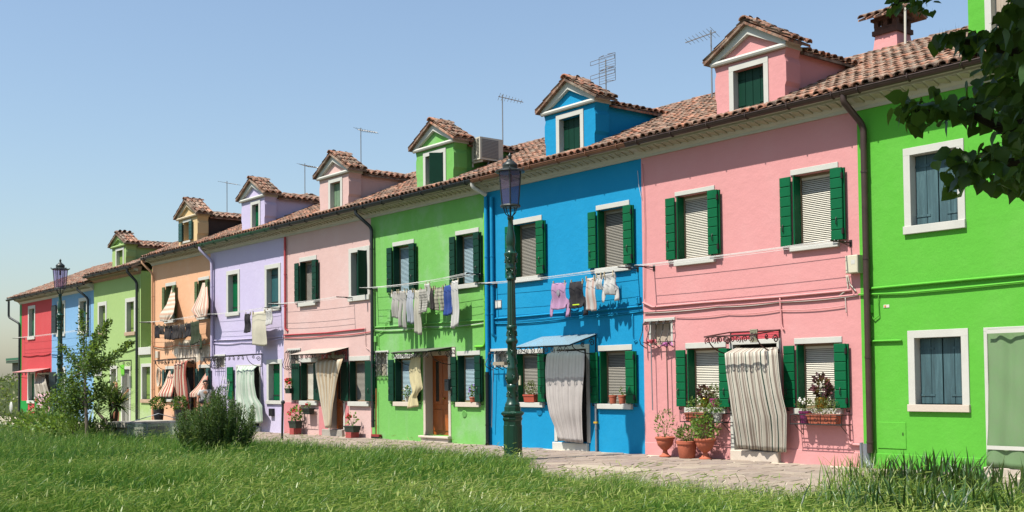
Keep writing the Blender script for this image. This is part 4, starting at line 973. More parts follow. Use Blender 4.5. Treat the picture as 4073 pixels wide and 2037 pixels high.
# ---------------------------------------------------------------- ground
EDGE = [(-60, -3.6), (-40, -3.6), (-25, -3.7), (-18, -4.1), (-14, -3.6), (-10, -3.3), (-5, -3.1), (-1.5, -3.1), (.5, -3.7), (2.2, -4.9), (3.6, -5.9), (5, -6.2), (7.2, -6.1), (9, -5.6), (11, -4.9), (14, -4.6), (40, -4.6)]
def edge(x): return plin(x, EDGE)
def soilmat():
    n = NT('lawn_soil'); f = n.noise(1.3, 6, .7)
    n.col(n.ramp(f, [(.3, lin('26321a')), (.55, lin('364520')), (.75, lin('4a4a2c'))])); n.set(Roughness=1.0); n.bump(n.noise(30, 4, .7), .6, .02); return n.m
gm = MB(); gm.quad((-900, -500, -.12), (900, -500, -.12), (900, 1500, -.12), (-900, 1500, -.12))
struct(gm.build('ground', simple('far_ground', lin('6d7450'), 1.0, .25, .08, 0)))
lw = MB(); xs = np.linspace(-60, 40, 101)
lw.add([(x, edge(x), .012) for x in xs]+[(x, -30, .012) for x in xs]+[(x, edge(x), -.1) for x in xs], [(101+i, 102+i, i+1, i) for i in range(100)]+[(i, i+1, 203+i, 202+i) for i in range(100)])
struct(lw.build('lawn', soilmat()))
pv = MB(); xs = np.linspace(-60, 40, 101)
pv.add([(x, .2, 0) for x in xs]+[(x, edge(x)-.5, 0) for x in xs], [(101+i, 102+i, i+1, i) for i in range(100)])
pave = struct(pv.build('pavement', simple('pale_mortar', lin('c9bea9'), .95, .12, 3, .3)))
ORG[pave.name] = (0, 0, 0)
def stonemat():
    n = NT('porphyry_paving'); oi = n.N('ShaderNodeObjectInfo'); ge = n.N('ShaderNodeNewGeometry')
    r = n.math('FRACT', n.math('ADD', n.math('MULTIPLY', oi.outputs['Random'], 3.3), n.math('MULTIPLY', ge.outputs['Random Per Island'], 7.7)))
    c = n.ramp(r, [(0, lin('706259')), (.3, lin('847367')), (.55, lin('8f8072')), (.8, lin('786964')), (1, lin('998c79'))])
    c = n.mix(n.ramp(n.noise(6, 5, .7), [(.35, (0,)*3), (.75, (.5,)*3)]), c, lin('a79c8c'))
    n.col(c); n.set(Roughness=.8); n.bump(n.noise(20, 5, .65), .35, .008); return n.m
PSTONE = stonemat()
def voronoi(x0, x1, y0, y1, s, asp=1.35):
    nx, ny = int((x1-x0)/(s*asp)), int((y1-y0)/s); P_ = {}
    for i in range(-1, nx+1):
        for j in range(-1, ny+1):
            P_[i, j] = (x0+(i+.5+rnd(-.42, .42))*s*asp, y0+(j+.5+rnd(-.42, .42))*s)
    cells = []
    for i in range(nx):
        for j in range(ny):
            cx, cy = P_[i, j]; poly = [(cx-1, cy-1), (cx+1, cy-1), (cx+1, cy+1), (cx-1, cy+1)]
            for di in (-2, -1, 0, 1, 2):
                for dj in (-2, -1, 0, 1, 2):
                    q = P_.get((i+di, j+dj))
                    if q is None or (di == 0 and dj == 0): continue
                    mx, my = (cx+q[0])/2, (cy+q[1])/2; nxx, nyy = q[0]-cx, q[1]-cy; l = math.hypot(nxx, nyy); nxx /= l; nyy /= l; g = rnd(.007, .02)
                    out = []
                    for a, b in zip(poly, poly[1:]+poly[:1]):
                        da = (a[0]-mx)*nxx+(a[1]-my)*nyy+g; db = (b[0]-mx)*nxx+(b[1]-my)*nyy+g
                        if da <= 0: out.append(a)
                        if da*db < 0: t = da/(da-db); out.append((a[0]+(b[0]-a[0])*t, a[1]+(b[1]-a[1])*t))
                    poly = out
                    if len(poly) < 3: break
                if len(poly) < 3: break
            if len(poly) >= 3: cells.append((cx, cy, poly))
    return cells
cells = [c for c in voronoi(-26, 13, -6.5, -.02, .34) if c[1] > edge(c[0])-.25 and c[1] < -.12]
cells.sort(key=lambda c: (c[0]-CAM[0])**2+(c[1]-CAM[1])**2)
rest = MB()
def in_frame(x, y):
    c = ROT.T @ (np.array((x, y, 0))-CAM); u = PPX+FPX*c[0]/-c[2]; return -50 < u < 4120
cells = [c for c in cells if in_frame(c[0], c[1])]
for i, (cx, cy, poly) in enumerate(cells):
    h = rnd(.008, .016); m = MB() if i < 300 else rest; n = len(poly)
    tp = [(cx+(a-cx)*.97, cy+(b-cy)*.97, h) for a, b in poly]; bt = [(a, b, .001) for a, b in poly]
    m.add(tp+bt, [tuple(range(n))]+[(k, n+k, n+(k+1) % n, (k+1) % n) for k in range(n)])
    if i < 300:
        me = m.mesh('paving_stone', (cx, cy, 0)); me.materials.append(PSTONE)
        o = bpy.data.objects.new('paving_stone', me); COL.objects.link(o); o.parent = pave; o.location = (cx, cy, 0)
if rest.v: stuff(rest.build('paving_stones', PSTONE, pave))
# flat inspection slab of concrete in the paving and a worn stone slab in the grass
x, y = G(2400, 1866); q = MB(); q.box(x-.9, x+1.0, y-.35, y+.35, .0, .022); q.build('concrete_patch', simple('concrete', lin('aea28e'), .9, .1, 4, .3), pave)
x, y = G(2400, 1958, .1); q = MB(); q.prism([(x-.75, y-.25), (x-.2, y-.38), (x+.7, y-.2), (x+.8, y+.15), (x+.1, y+.32), (x-.7, y+.2)], 0.0, .12, 'z')
tag(q.build('stone_slab', simple('worn_stone', lin('b8ac96'), .9, .15, 4, .4), origin=(x, y, 0)), 'flat pale stone slab half hidden in the long grass', 'stone slab')

# ---------------------------------------------------------------- long grass
rng = np.random.default_rng(11)
def vnoise(x, y, s, seed):
    r = np.random.default_rng(seed); t = r.random((64, 64)); u = x/s; v = y/s; i = np.floor(u).astype(int); j = np.floor(v).astype(int); fu = u-i; fv = v-j
    fu = fu*fu*(3-2*fu); fv = fv*fv*(3-2*fv); g = lambda a, b: t[a % 64, b % 64]
    return (g(i, j)*(1-fu)+g(i+1, j)*fu)*(1-fv)+(g(i, j+1)*(1-fu)+g(i+1, j+1)*fu)*fv
def ground_pts(n, pxr=(-500, 4600), pyr=(1655, 2330)):
    px = rng.uniform(*pxr, n); py = rng.uniform(*pyr, n)
    d = np.stack([(px-PPX)/FPX, -(py-PPY)/FPX, -np.ones(n)]); r = ROT @ d; t = (0-CAM[2])/r[2]
    x = CAM[0]+t*r[0]; y = CAM[1]+t*r[1]
    e = np.interp(x, [a for a, _ in EDGE], [b for _, b in EDGE])
    ex = e + (vnoise(x, y, .5, 3)-.5)*.5
    k = (y < ex) & (x > -58) & (y > -16.3); return x[k], y[k]
def blades(x, y, hmin, hmax, wmin, wmax, lean, seg=(0, .55, 1.0), tone0=(0, .75), seedhead=False):
    n = len(x); hp = .55+.9*vnoise(x, y, 1.7, 5)*vnoise(x, y, .6, 6)*1.6
    h = rng.uniform(hmin, hmax, n)*hp; w = rng.uniform(wmin, wmax, n)
    a = rng.uniform(0, 2*np.pi, n); wind = np.array([.75, .35])
    lx = (np.cos(a)*.62+wind[0]*lean)*h*rng.uniform(.2, .95, n); ly = (np.sin(a)*.62+wind[1]*lean)*h*rng.uniform(.2, .95, n)
    b = rng.uniform(0, 2*np.pi, n); sx, sy = np.cos(b)*w, np.sin(b)*w
    V = []; T = []
    tone = rng.uniform(*tone0, n)+.35*(vnoise(x, y, 2.3, 9)-.5)
    prof = {0: 1.0, .55: .85, 1.0: 0.0}
    for t in seg:
        cx = x+lx*t*t; cy = y+ly*t*t; cz = .01+h*t*(1-.28*t*lean)
        k = prof[t]
        if k > 0:
            V += [np.stack([cx-sx*k, cy-sy*k, cz], 1), np.stack([cx+sx*k, cy+sy*k, cz], 1)]; T += [tone*.9+.12*t]*2
        else: V += [np.stack([cx, cy, cz], 1)]; T += [tone+.15]
    V = np.stack(V, 1); m = V.shape[1]; T = np.stack(T, 1)
    base = (np.arange(n)*m)[:, None]
    q = np.array([[0, 1, 3, 2]]); tr = np.array([[2, 3, 4]])
    Q = (base[:, None]+q[None]).reshape(-1, 4); R = (base[:, None]+tr[None]).reshape(-1, 3)
    tip = np.stack([x+lx, y+ly, .01+h*(1-.28*lean)], 1); dirv = np.stack([lx*2, ly*2, h*(1-.56*lean)], 1)
    return V.reshape(-1, 3), Q, R, T.reshape(-1), tip, dirv, tone
def mesh_np(name, V, Q, R, T, m):
    me = bpy.data.meshes.new(name); me.vertices.add(len(V)); me.vertices.foreach_set('co', V.astype(np.float32).ravel())
    nl = len(Q)*4+len(R)*3; me.loops.add(nl); me.loops.foreach_set('vertex_index', np.concatenate([Q.ravel(), R.ravel()]).astype(np.int32))
    me.polygons.add(len(Q)+len(R)); st = np.concatenate([np.arange(len(Q))*4, len(Q)*4+np.arange(len(R))*3]).astype(np.int32)
    me.polygons.foreach_set('loop_start', st); me.update(calc_edges=True)
    at = me.attributes.new('tone', 'FLOAT', 'POINT'); at.data.foreach_set('value', T.astype(np.float32))
    me.materials.append(m); o = bpy.data.objects.new(name, me); COL.objects.link(o); return o
def grassmat():
    n = NT('long_grass'); at = n.N('ShaderNodeAttribute'); at.attribute_name = 'tone'
    c = n.ramp(at.outputs['Fac'], [(.0, lin('20480f')), (.3, lin('3d6c1a')), (.6, lin('648c2c')), (.85, lin('96a850')), (1, lin('c8c68c'))])
    n.col(c); n.set(Roughness=.36); n.b.inputs['Specular IOR Level'].default_value = .5
    tl = n.N('ShaderNodeBsdfTranslucent'); n.L(c, tl.inputs[0]); mx = n.N('ShaderNodeMixShader'); mx.inputs[0].default_value = .25
    n.L(n.b.outputs[0], mx.inputs[1]); n.L(tl.outputs[0], mx.inputs[2]); n.L(mx.outputs[0], n.out.inputs[0]); return n.m
GRASS = grassmat()
x, y = ground_pts(560000)
dist = np.hypot(x-CAM[0], y-CAM[1]); 
V, Q, R, T, tip, dr, tone = blades(x, y, .14, .36, .0022, .0042, .45)
V[:, :] = V
g = mesh_np('grass', V, Q, R, T, GRASS); stuff(g); tag(g, 'long uncut green grass waving over the foreground', 'grass')
# seed heads of wild barley: thin stalk plus a feathery drooping spike
x, y = ground_pts(30000)
V, Q, R, T, tip, dr, tone = blades(x, y, .26, .42, .0015, .0022, .6, tone0=(.4, .8))
sv, sq, st = [], [], []
n = len(x); dn = dr/np.linalg.norm(dr, axis=1)[:, None]; dn[:, 2] = dn[:, 2]*.35; dn /= np.linalg.norm(dn, axis=1)[:, None]
L = rng.uniform(.05, .085, n)[:, None]; side = np.cross(dn, np.array([0, 0, 1.])); side /= np.linalg.norm(side, axis=1)[:, None]; up = np.cross(side, dn)
parts = []
for ax in (side, up):
    wv = ax*rng.uniform(.0035, .0065, n)[:, None]
    parts += [tip, tip+dn*L*.35-wv, tip+dn*L*.35+wv, tip+dn*L*.75-wv*.9, tip+dn*L*.75+wv*.9, tip+dn*L*1.25-wv*.5, tip+dn*L*1.25+wv*.5]
SV = np.stack(parts, 1); b0 = (np.arange(n)*14)[:, None, None]
SQ = np.concatenate([(b0+np.array([[1, 2, 4, 3], [3, 4, 6, 5]])+7*k).reshape(-1, 4) for k in (0, 1)]); SR = np.concatenate([(b0+np.array([[0, 2, 1]])+7*k).reshape(-1, 3) for k in (0, 1)])
ST = np.repeat(np.clip(tone*.35+.62, 0, 1), 14); o0 = len(V)
g2 = mesh_np('seed_grass', np.concatenate([V, SV.reshape(-1, 3)]), np.concatenate([Q, SQ+o0]), np.concatenate([R, SR+o0]), np.concatenate([T, ST]), GRASS)
stuff(g2); tag(g2, 'wild barley stalks with pale feathery seed heads among the grass', 'grass')

# ---------------------------------------------------------------- lamp posts
LAMPG = simple('lamp_green_paint', lin('123f2e'), .30, .15, 6, .25, .1, .55)
LAMPK = simple('lamp_lantern_black', lin('3a3f3c'), .42, .2, 7, .2, .3)
def lamp_post(px, py, label, pane, height=None):
    x, y = G(px, py); s = 1.0; c = (x, y, 0)
    t = thing('street_lamp', label, 'street lamp', c, 'street lamps at the lawn edge')
    b = MB(); b.lathe([(.20, -.05), (.20, .10), (.182, .12), (.182, .78)], c, 8, math.pi/8); base = b.build('pedestal', LAMPG, t)
    for k in range(8):
        a = 2*math.pi*k/8; ca, sa = math.cos(a), math.sin(a); ta = (-sa, ca); r0 = .182*math.cos(math.pi/8)
        p = MB(); w_ = .045
        q = [(u, z) for u, z in ((-w_, .18), (w_, .18), (w_, .70), (-w_, .70))]
        ou = [(c[0]+ca*(r0+.001)+ta[0]*u, c[1]+sa*(r0+.001)+ta[1]*u, z) for u, z in q]; inn = [(c[0]+ca*(r0+.012)+ta[0]*u*.8, c[1]+sa*(r0+.012)+ta[1]*u*.8, z+(.012 if z < .4 else -.012)) for u, z in q]
        p.add(ou+inn, [(4, 5, 6, 7)]+[(i, (i+1) % 4, 4+(i+1) % 4, 4+i) for i in range(4)]); p.build('pedestal_panel', LAMPG, base)
    m = MB(); m.lathe([(.182, .775), (.20, .80), (.205, .83), (.19, .85), (.20, .88), (.235, .91), (.24, .935), (.20, .965), (.17, .97), (.17, 1.05), (.155, 1.06), (.15, 1.10)], c, 8, math.pi/8); m.build('pedestal_moulding', LAMPG, t)
    sh = MB(); sh.lathe([(.15, 1.10), (.135, 1.13), (.118, 1.16), (.105, 1.22), (.10, 1.35), (.112, 1.42), (.12, 1.47), (.095, 1.50), (.118, 1.54), (.122, 1.62), (.11, 1.72), (.10, 1.80), (.105, 1.82), (.092, 1.84), (.088, 2.1), (.090, 2.28), (.105, 2.30), (.122, 2.33), (.12, 2.36), (.10, 2.39), (.092, 2.42), (.094, 2.58), (.105, 2.60), (.105, 2.64), (.088, 2.66)], c, 20)
    so = sh.build('shaft_base', LAMPG, t); smooth_by_angle(so, 50)
    fl = MB(); nf = 12; vs = []; zz = [2.66, 3.55]
    for i, z in enumerate(zz):
        r = (.088, .076)[i]
        for k in range(nf*2): a = math.pi*k/nf; rr = r if k % 2 == 0 else r*.90; vs.append((x+rr*math.cos(a), y+rr*math.sin(a), z))
    fl.add(vs, [(k, (k+1) % (2*nf), 2*nf+(k+1) % (2*nf), 2*nf+k) for k in range(2*nf)]); fl.build('fluted_shaft', LAMPG, t)
    cp = MB(); cp.lathe([(.076, 3.54), (.095, 3.56), (.098, 3.60), (.08, 3.62), (.08, 3.74), (.105, 3.78), (.108, 3.80), (.09, 3.83), (.10, 3.90), (.115, 3.98), (.132, 4.05), (.135, 4.08), (.11, 4.10), (.09, 4.13), (.092, 4.16), (.08, 4.20), (.088, 4.25), (.098, 4.32), (.09, 4.42), (.07, 4.52), (.055, 4.62), (.048, 4.74), (.062, 4.76), (.066, 4.80), (.05, 4.82)], c, 16)
    co = cp.build('capital', LAMPG, t); smooth_by_angle(co, 50)
    # raised leaf ornament
    for ring, (z, r, k_) in enumerate(((1.30, .108, 4), (1.62, .122, 4), (1.95, .094, 3), (2.12, .094, 3), (2.50, .096, 4), (3.70, .086, 4), (3.95, .118, 4))):
        for k in range(k_):
            a = 2*math.pi*(k+.5*(ring % 2))/k_+.4; o = MB(); px_, py_ = x+r*math.cos(a), y+r*math.sin(a)
            o.ball((px_, py_, z), (.026, .026, .055), 8, 5); o.ball((px_+.028*math.sin(a), py_-.028*math.cos(a), z+.05), .018, 6, 4); o.ball((px_-.028*math.sin(a), py_+.028*math.cos(a), z-.04), .018, 6, 4)
            oo = o.build('ornament', LAMPG, co if z > 3 else so, True)
    # basket and lantern
    bk = MB()
    for k in range(4):
        a = math.pi/2*k+.3; bk.tube([(x+.05*math.cos(a), y+.05*math.sin(a), 4.82), (x+.12*math.cos(a), y+.12*math.sin(a), 4.88), (x+.165*math.cos(a), y+.165*math.sin(a), 5.0)], .011, 5)
    bk.tube([(x, y, 4.82), (x, y, 5.0)], .02, 6); bk.build('lantern_bracket', LAMPK, t)
    z0, z1, r0, r1 = 5.02, 5.70, .185, .245; ns = 6
    fr = MB(); fr.lathe([(r0-.03, 5.0), (r0+.012, 4.995), (r0+.02, 5.02), (r0+.01, 5.045), (r0-.03, 5.045)], c, 18); fr.build('lantern_ring', LAMPK, t)
    for k in range(ns):
        a = 2*math.pi*k/ns+.35; b2 = a+2*math.pi/ns
        f = MB(); f.tube([(x+r0*math.cos(a), y+r0*math.sin(a), z0), (x+r1*math.cos(a), y+r1*math.sin(a), z1)], .013, 5); f.build('lantern_rib', LAMPK, t)
        g_ = MB(); q0, q1 = r0*.985, r1*.985; g_.quad((x+q0*math.cos(a), y+q0*math.sin(a), z0), (x+q0*math.cos(b2), y+q0*math.sin(b2), z0), (x+q1*math.cos(b2), y+q1*math.sin(b2), z1), (x+q1*math.cos(a), y+q1*math.sin(a), z1)); g_.build('lantern_pane', pane, t)
    rd = MB(); rd.tube([(x, y, 4.98), (x, y, 5.66)], .012, 6); rd.tube([(x, y, 5.5), (x, y, 5.66)], .035, 8); rd.build('lamp_stem', simple('rusty_stem', lin('6a4a3a'), .6, .2, 6, .1), t)
    cpp = MB(); cpp.lathe([(r1-.02, 5.68), (r1+.03, 5.685), (r1+.055, 5.70), (r1+.05, 5.72), (.22, 5.745), (.15, 5.76), (.145, 5.80), (.155, 5.82), (.15, 5.85), (.10, 5.90), (.06, 5.925), (.05, 5.95), (.028, 5.96), (.03, 5.99), (.04, 6.01), (.032, 6.045), (.012, 6.07), (.004, 6.09)], c, 20)
    cpp = cpp.build('lantern_cap', LAMPK, t); smooth_by_angle(cpp, 40)
    for k in range(ns):
        a = 2*math.pi*k/ns+.35; rr = r1+.05; u = (math.cos(a), math.sin(a), 0); o = MB(); o.tube(spiral((x+rr*u[0], y+rr*u[1], 5.735), .03, 1.2, 0, u, (0, 0, 1), 10), .008, 5); o.build('cap_curl', LAMPK, cpp)
    return t
lamp_post(2041, 1832, 'near dark green lamp post in front of the blue house', glass('smoky_pane', (.16, .13, .20), .28))
lamp_post(238, 1712, 'far dark green lamp post in front of the light blue house', glass('smoky_pane', (.16, .13, .20), .28))
# ---------------------------------------------------------------- cloth
def drape(rows, nu=28, nv=26, folds=6, amp=.03, seed=0, topfold=.3, solid=.003, swing=.0):
    """rows: (pxL, pyL, pxR, pyR, y): a sheet through those level lines, with hanging folds"""
    R_ = []
    for (a, b, c, d, y) in rows:
        xl, zl = W(a, b, y); xr, zr = W(c, d, y); R_.append((Vector((xl, y, zl)), Vector((xr, y, zr))))
    ln = [0]
    for p, q in zip(R_, R_[1:]): ln.append(ln[-1]+max(.02, ((q[0]+q[1])/2-(p[0]+p[1])/2).length))
    ln = [l/ln[-1] for l in ln]; r = random.Random(seed); ph = [r.uniform(0, 6.28) for _ in range(4)]
    vs, uv = [], []
    for j in range(nv+1):
        v = j/nv; k = max(i for i in range(len(ln)-1) if ln[i] <= v+1e-9); t = (v-ln[k])/(ln[k+1]-ln[k]); t = min(max(t, 0), 1)
        L = R_[k][0].lerp(R_[k+1][0], t); Rr = R_[k][1].lerp(R_[k+1][1], t)
        for i in range(nu+1):
            u = i/nu; p = L.lerp(Rr, u); w = amp*(topfold+(1-topfold)*v)
            uu = u+.02*math.sin(3*v+ph[2])
            d = w*((.55+.45*math.sin(4.1*u+ph[1]))*math.sin(2*math.pi*folds*.62*(uu+.03*math.sin(9*u+ph[2]))+ph[0]+1.1*v)+.42*math.sin(2*math.pi*folds*1.31*uu+ph[1]-2.3*v)*math.sin(3*u+2*v+ph[2])+.5*math.sin(3.2*v+4*u+ph[3])+.16*math.sin(17*v-11*u+ph[0]))
            vs.append((p.x+d*.25, p.y+d, p.z-.012*math.sin(math.pi*u)*(1 if j == 0 else .2))); uv.append((u, 1-v))
    m = MB(); m.v = vs; m.f = [(j*(nu+1)+i, j*(nu+1)+i+1, (j+1)*(nu+1)+i+1, (j+1)*(nu+1)+i) for j in range(nv) for i in range(nu)]
    return m, uv
def cloth_obj(name, rows, mat_, label, cat, group=None, **kw):
    m, uv = drape(rows, **kw); n = len(m.v); c = [sum(p[i] for p in m.v)/n for i in range(3)]
    o = m.build(name, mat_, None, True, uv, origin=(c[0], c[1], min(p[2] for p in m.v)))
    md = o.modifiers.new('thickness', 'SOLIDIFY'); md.thickness = .003
    return tag(o, label, cat, group)
T4 = lambda a, b: (2300+a/2, 1250+b/2)
def rows_from(org, rows): return [(org[0]+a/2, org[1]+b/2, org[0]+c/2, org[1]+d/2, y) for a, b, c, d, y in rows]
S_PINK = stripes('grey_green_striped_cloth', [(0, lin('ded8c8')), (.20, lin('9a8c80')), (.42, lin('ded8c8')), (.50, lin('a99a8c')), (.60, lin('e3dccd')), (.76, lin('244a3e')), (.86, lin('e0d9ca'))], 7)
S_BLUE = stripes('pale_grey_striped_cloth', [(0, lin('d3cbc6')), (.3, lin('c0b8b6')), (.45, lin('d9d2cc')), (.7, lin('c9c0bf')), (.8, lin('dcd5d0'))], 12)
S_LP = stripes('cream_striped_cloth', [(0, lin('e0d6c0')), (.5, lin('cfb897'))], 6)
S_LAV = stripes('pale_green_striped_cloth', [(0, lin('d5ded0')), (.5, lin('b3c8b4'))], 6)
S_RED = stripes('red_white_striped_cloth', [(0, lin('dccdb5')), (.5, lin('b0574c'))], 7)
S_REDH = stripes('faded_red_striped_cloth', [(0, lin('e3d8c6')), (.5, lin('d0a08c'))], 7)
S_REDV = stripes('faded_red_banded_cloth', [(0, lin('e3d8c6')), (.5, lin('d9b59c'))], 8, dirn=1)
cloth_obj('door_curtain', rows_from((2300, 1250), [(1255, 268, 1590, 262, -.03), (1163, 312, 1588, 290, -.42), (1175, 480, 1600, 460, -.42), (1205, 660, 1625, 640, -.38), (1235, 860, 1660, 800, -.30), (1255, 970, 1660, 960, -.22), (1272, 1062, 1655, 1098, -.16)]), S_PINK,
          'grey, cream and dark green striped curtain hanging over door number 54', 'curtain', folds=7, amp=.028, seed=1, nu=56)
cloth_obj('door_curtain', rows_from((1100, 1250), [(2215, 292, 2447, 288, -.03), (2145, 318, 2452, 310, -.36), (2134, 460, 2450, 420, -.36), (2143, 660, 2435, 620, -.34), (2172, 800, 2428, 760, -.30), (2215, 905, 2430, 900, -.22), (2248, 1003, 2436, 1028, -.18)]), S_BLUE,
          'pale grey billowing curtain over the blue house door', 'curtain', folds=8, amp=.02, seed=2, nu=56)
cloth_obj('door_curtain', rows_from((1100, 1250), [(388, 348, 528, 345, -.03), (308, 382, 520, 362, -.42), (312, 480, 488, 470, -.40), (335, 600, 470, 560, -.36), (352, 720, 448, 700, -.32), (375, 850, 438, 820, -.28), (388, 905, 428, 905, -.26)]), S_LP,
          'cream striped curtain gathered to a point at the light pink house door', 'curtain', folds=5, amp=.03, seed=3, nu=40)
cloth_obj('door_curtain', rows_from((0, 1050), [(1893, 812, 2052, 808, -.03), (1880, 842, 2022, 836, -.3), (1872, 950, 2022, 940, -.32), (1868, 1050, 2040, 1060, -.3), (1876, 1140, 2084, 1130, -.3), (1915, 1230, 2086, 1200, -.26), (1965, 1284, 2084, 1262, -.24)]), S_LAV,
          'pale green striped curtain blown sideways at the lavender house door', 'curtain', folds=6, amp=.04, seed=4, nu=40)
cloth_obj('door_curtain', rows_from((0, 1050), [(1432, 772, 1542, 756, -.03), (1380, 800, 1490, 775, -.45), (1382, 900, 1482, 890, -.42), (1382, 1060, 1500, 1050, -.38), (1400, 1180, 1512, 1170, -.3), (1420, 1262, 1512, 1262, -.26)]), S_RED,
          'red and cream striped curtain over the orange house door', 'curtain', folds=5, amp=.04, seed=5, nu=36)
cloth_obj('door_curtain', rows_from((0, 1050), [(292, 884, 360, 880, -.05), (272, 960, 368, 950, -.4), (285, 1040, 392, 1030, -.35), (305, 1150, 402, 1140, -.3)]), stripes('grey_beige_cloth', [(0, lin('c9c2b4')), (.5, lin('a9a092'))], 6),
          'grey beige curtain slanting across the red house door', 'curtain', folds=5, amp=.04, seed=6, nu=30)
cloth_obj('door_curtain', [(3924, 1310, 4260, 1296, -.08), (3926, 1500, 4262, 1500, -.11), (3926, 1700, 4264, 1720, -.12), (3924, 1853, 4264, 1885, -.12)], cloth('sage_green_cloth', lin('7da070')),
          'plain sage green curtain filling the doorway at the right edge', 'curtain', folds=5, amp=.022, seed=7, nu=40, topfold=.8)
for k, (y0, y1) in enumerate(((1312, 1320), (1772, 1782))):
    a, za = W(3924, y0, -.165); b, zb = W(4262, y0+(-14 if k == 0 else 18), -.165); m = MB(); h_ = .06
    m.add([(a, -.16, za), (b, -.16, za), (b, -.16, za-h_), (a, -.16, za-h_), (a, -.155, za), (b, -.155, za), (b, -.155, za-h_), (a, -.155, za-h_)], [(0, 1, 2, 3), (7, 6, 5, 4), (0, 4, 5, 1), (2, 6, 7, 3), (1, 5, 6, 2), (3, 7, 4, 0)])
    tag(m.build('lace_trim', WHITE, origin=(a, -.16, za-h_)), ['white lace band along the top of the sage green curtain', 'white lace band near the foot of the sage green curtain'][k], 'trim')
cloth_obj('window_cloth', rows_from((0, 1050), [(1345, 850, 1388, 845, -.03), (1305, 960, 1385, 950, -.35), (1255, 1035, 1380, 1018, -.6), (1262, 1058, 1368, 1062, -.6)]), S_RED, 'red striped cloth pulled out like an awning beside the coiled hose', 'cloth', folds=4, amp=.03, seed=8, nu=24)
cloth_obj('window_cloth', rows_from((0, 1050), [(1638, 870, 1654, 865, -.03), (1570, 970, 1650, 950, -.35), (1512, 1030, 1620, 1020, -.6), (1512, 1062, 1600, 1058, -.6)]), S_RED, 'red striped cloth slanting down behind the man in the white T-shirt', 'cloth', folds=4, amp=.03, seed=9, nu=24)
cloth_obj('window_cloth', rows_from((0, 1050), [(1368, 190, 1390, 188, -.03), (1330, 320, 1390, 310, -.3), (1275, 405, 1378, 395, -.5), (1282, 452, 1332, 466, -.5)]), S_REDV, 'pale banded cloth hung out of the left upper window of the orange house', 'cloth', folds=3, amp=.03, seed=10, nu=24)
cloth_obj('window_cloth', rows_from((0, 1050), [(1612, 150, 1648, 145, -.03), (1580, 260, 1650, 250, -.3), (1523, 370, 1652, 352, -.5), (1572, 432, 1638, 420, -.5)]), S_REDH, 'pink striped cloth hung out of the right upper window of the orange house', 'cloth', folds=4, amp=.03, seed=11, nu=24)
cloth_obj('towel', rows_from((1100, 1250), [(1072, 336, 1146, 322, -.5), (1048, 430, 1140, 430, -.5), (1062, 540, 1156, 590, -.48), (1082, 618, 1122, 625, -.48), (1060, 660, 1108, 660, -.48), (1043, 752, 1126, 732, -.48)]), cloth('pale_yellow_towel', lin('e2d6a8')), 'pale yellow knotted towel hanging under the green house canopy', 'towel', folds=3, amp=.04, seed=12)

# laundry lines --------------------------------------------------------------------------
LINE = simple('white_line', lin('e4e2dc'), .5, .03, 5, 0); STEEL = simple('bracket_steel', lin('3a3634'), .5, .2, 6, .1, .4)
def clothesline(label, pl, pr, out=.58, nl=4, sag=.03, over=.0):
    """two wall brackets and the cords stretched between them; pl, pr: wall pixels of the brackets"""
    (xl, zl), (xr, zr) = W(*pl), W(*pr); t = thing('clothesline', label, 'clothesline', ((xl+xr)/2, 0, (zl+zr)/2), 'clotheslines on the facades')
    for x, z in ((xl, zl), (xr, zr)):
        b = MB(); b.box(x-.012, x+.012, -out, 0.01, z-.012, z+.012); b.box(x-.03, x+.03, -.012, .01, z-.07, z+.05); b.tube([(x, -.01, z-.06), (x, -out*.5, z-.012)], .007, 5); b.build('bracket', STEEL, t)
    for k in range(nl):
        y = (-.15, -.36, -.46, -out+.01)[k]; m = MB(); n = 14
        m.tube([(lerp(xl, xr, i/n), y, lerp(zl, zr, i/n)+.016-sag*(1+.5*(k == nl-1))*4*(i/n)*(1-i/n)) for i in range(n+1)], .0042, 5); m.build('line', LINE, t)
    return t
clothesline('empty white clothesline under the pink house upper windows', (2602, 1064), (3384, 966), sag=.015)
clothesline('clothesline on the blue house with a pink sweater and white tops', (1976, 1133), (2537, 1068), sag=.03)
clothesline('clothesline on the green house carrying light trousers', (1500, 1150), (1930, 1092), sag=.05)
clothesline('empty clothesline across the light pink house', (1132, 1212), (1408, 1184), sag=.03)
clothesline('clothesline on the lavender house with a cream towel', (862, 1254), (1118, 1226), sag=.03)
clothesline('clothesline on the orange house with dark clothes', (612, 1284), (836, 1258), sag=.04)
clothesline('clothesline across the red and light blue houses', (98, 1346), (352, 1316), sag=.02)
PEG = simple('wooden_peg', lin('cdbb98'), .7, .1, 6, 0)
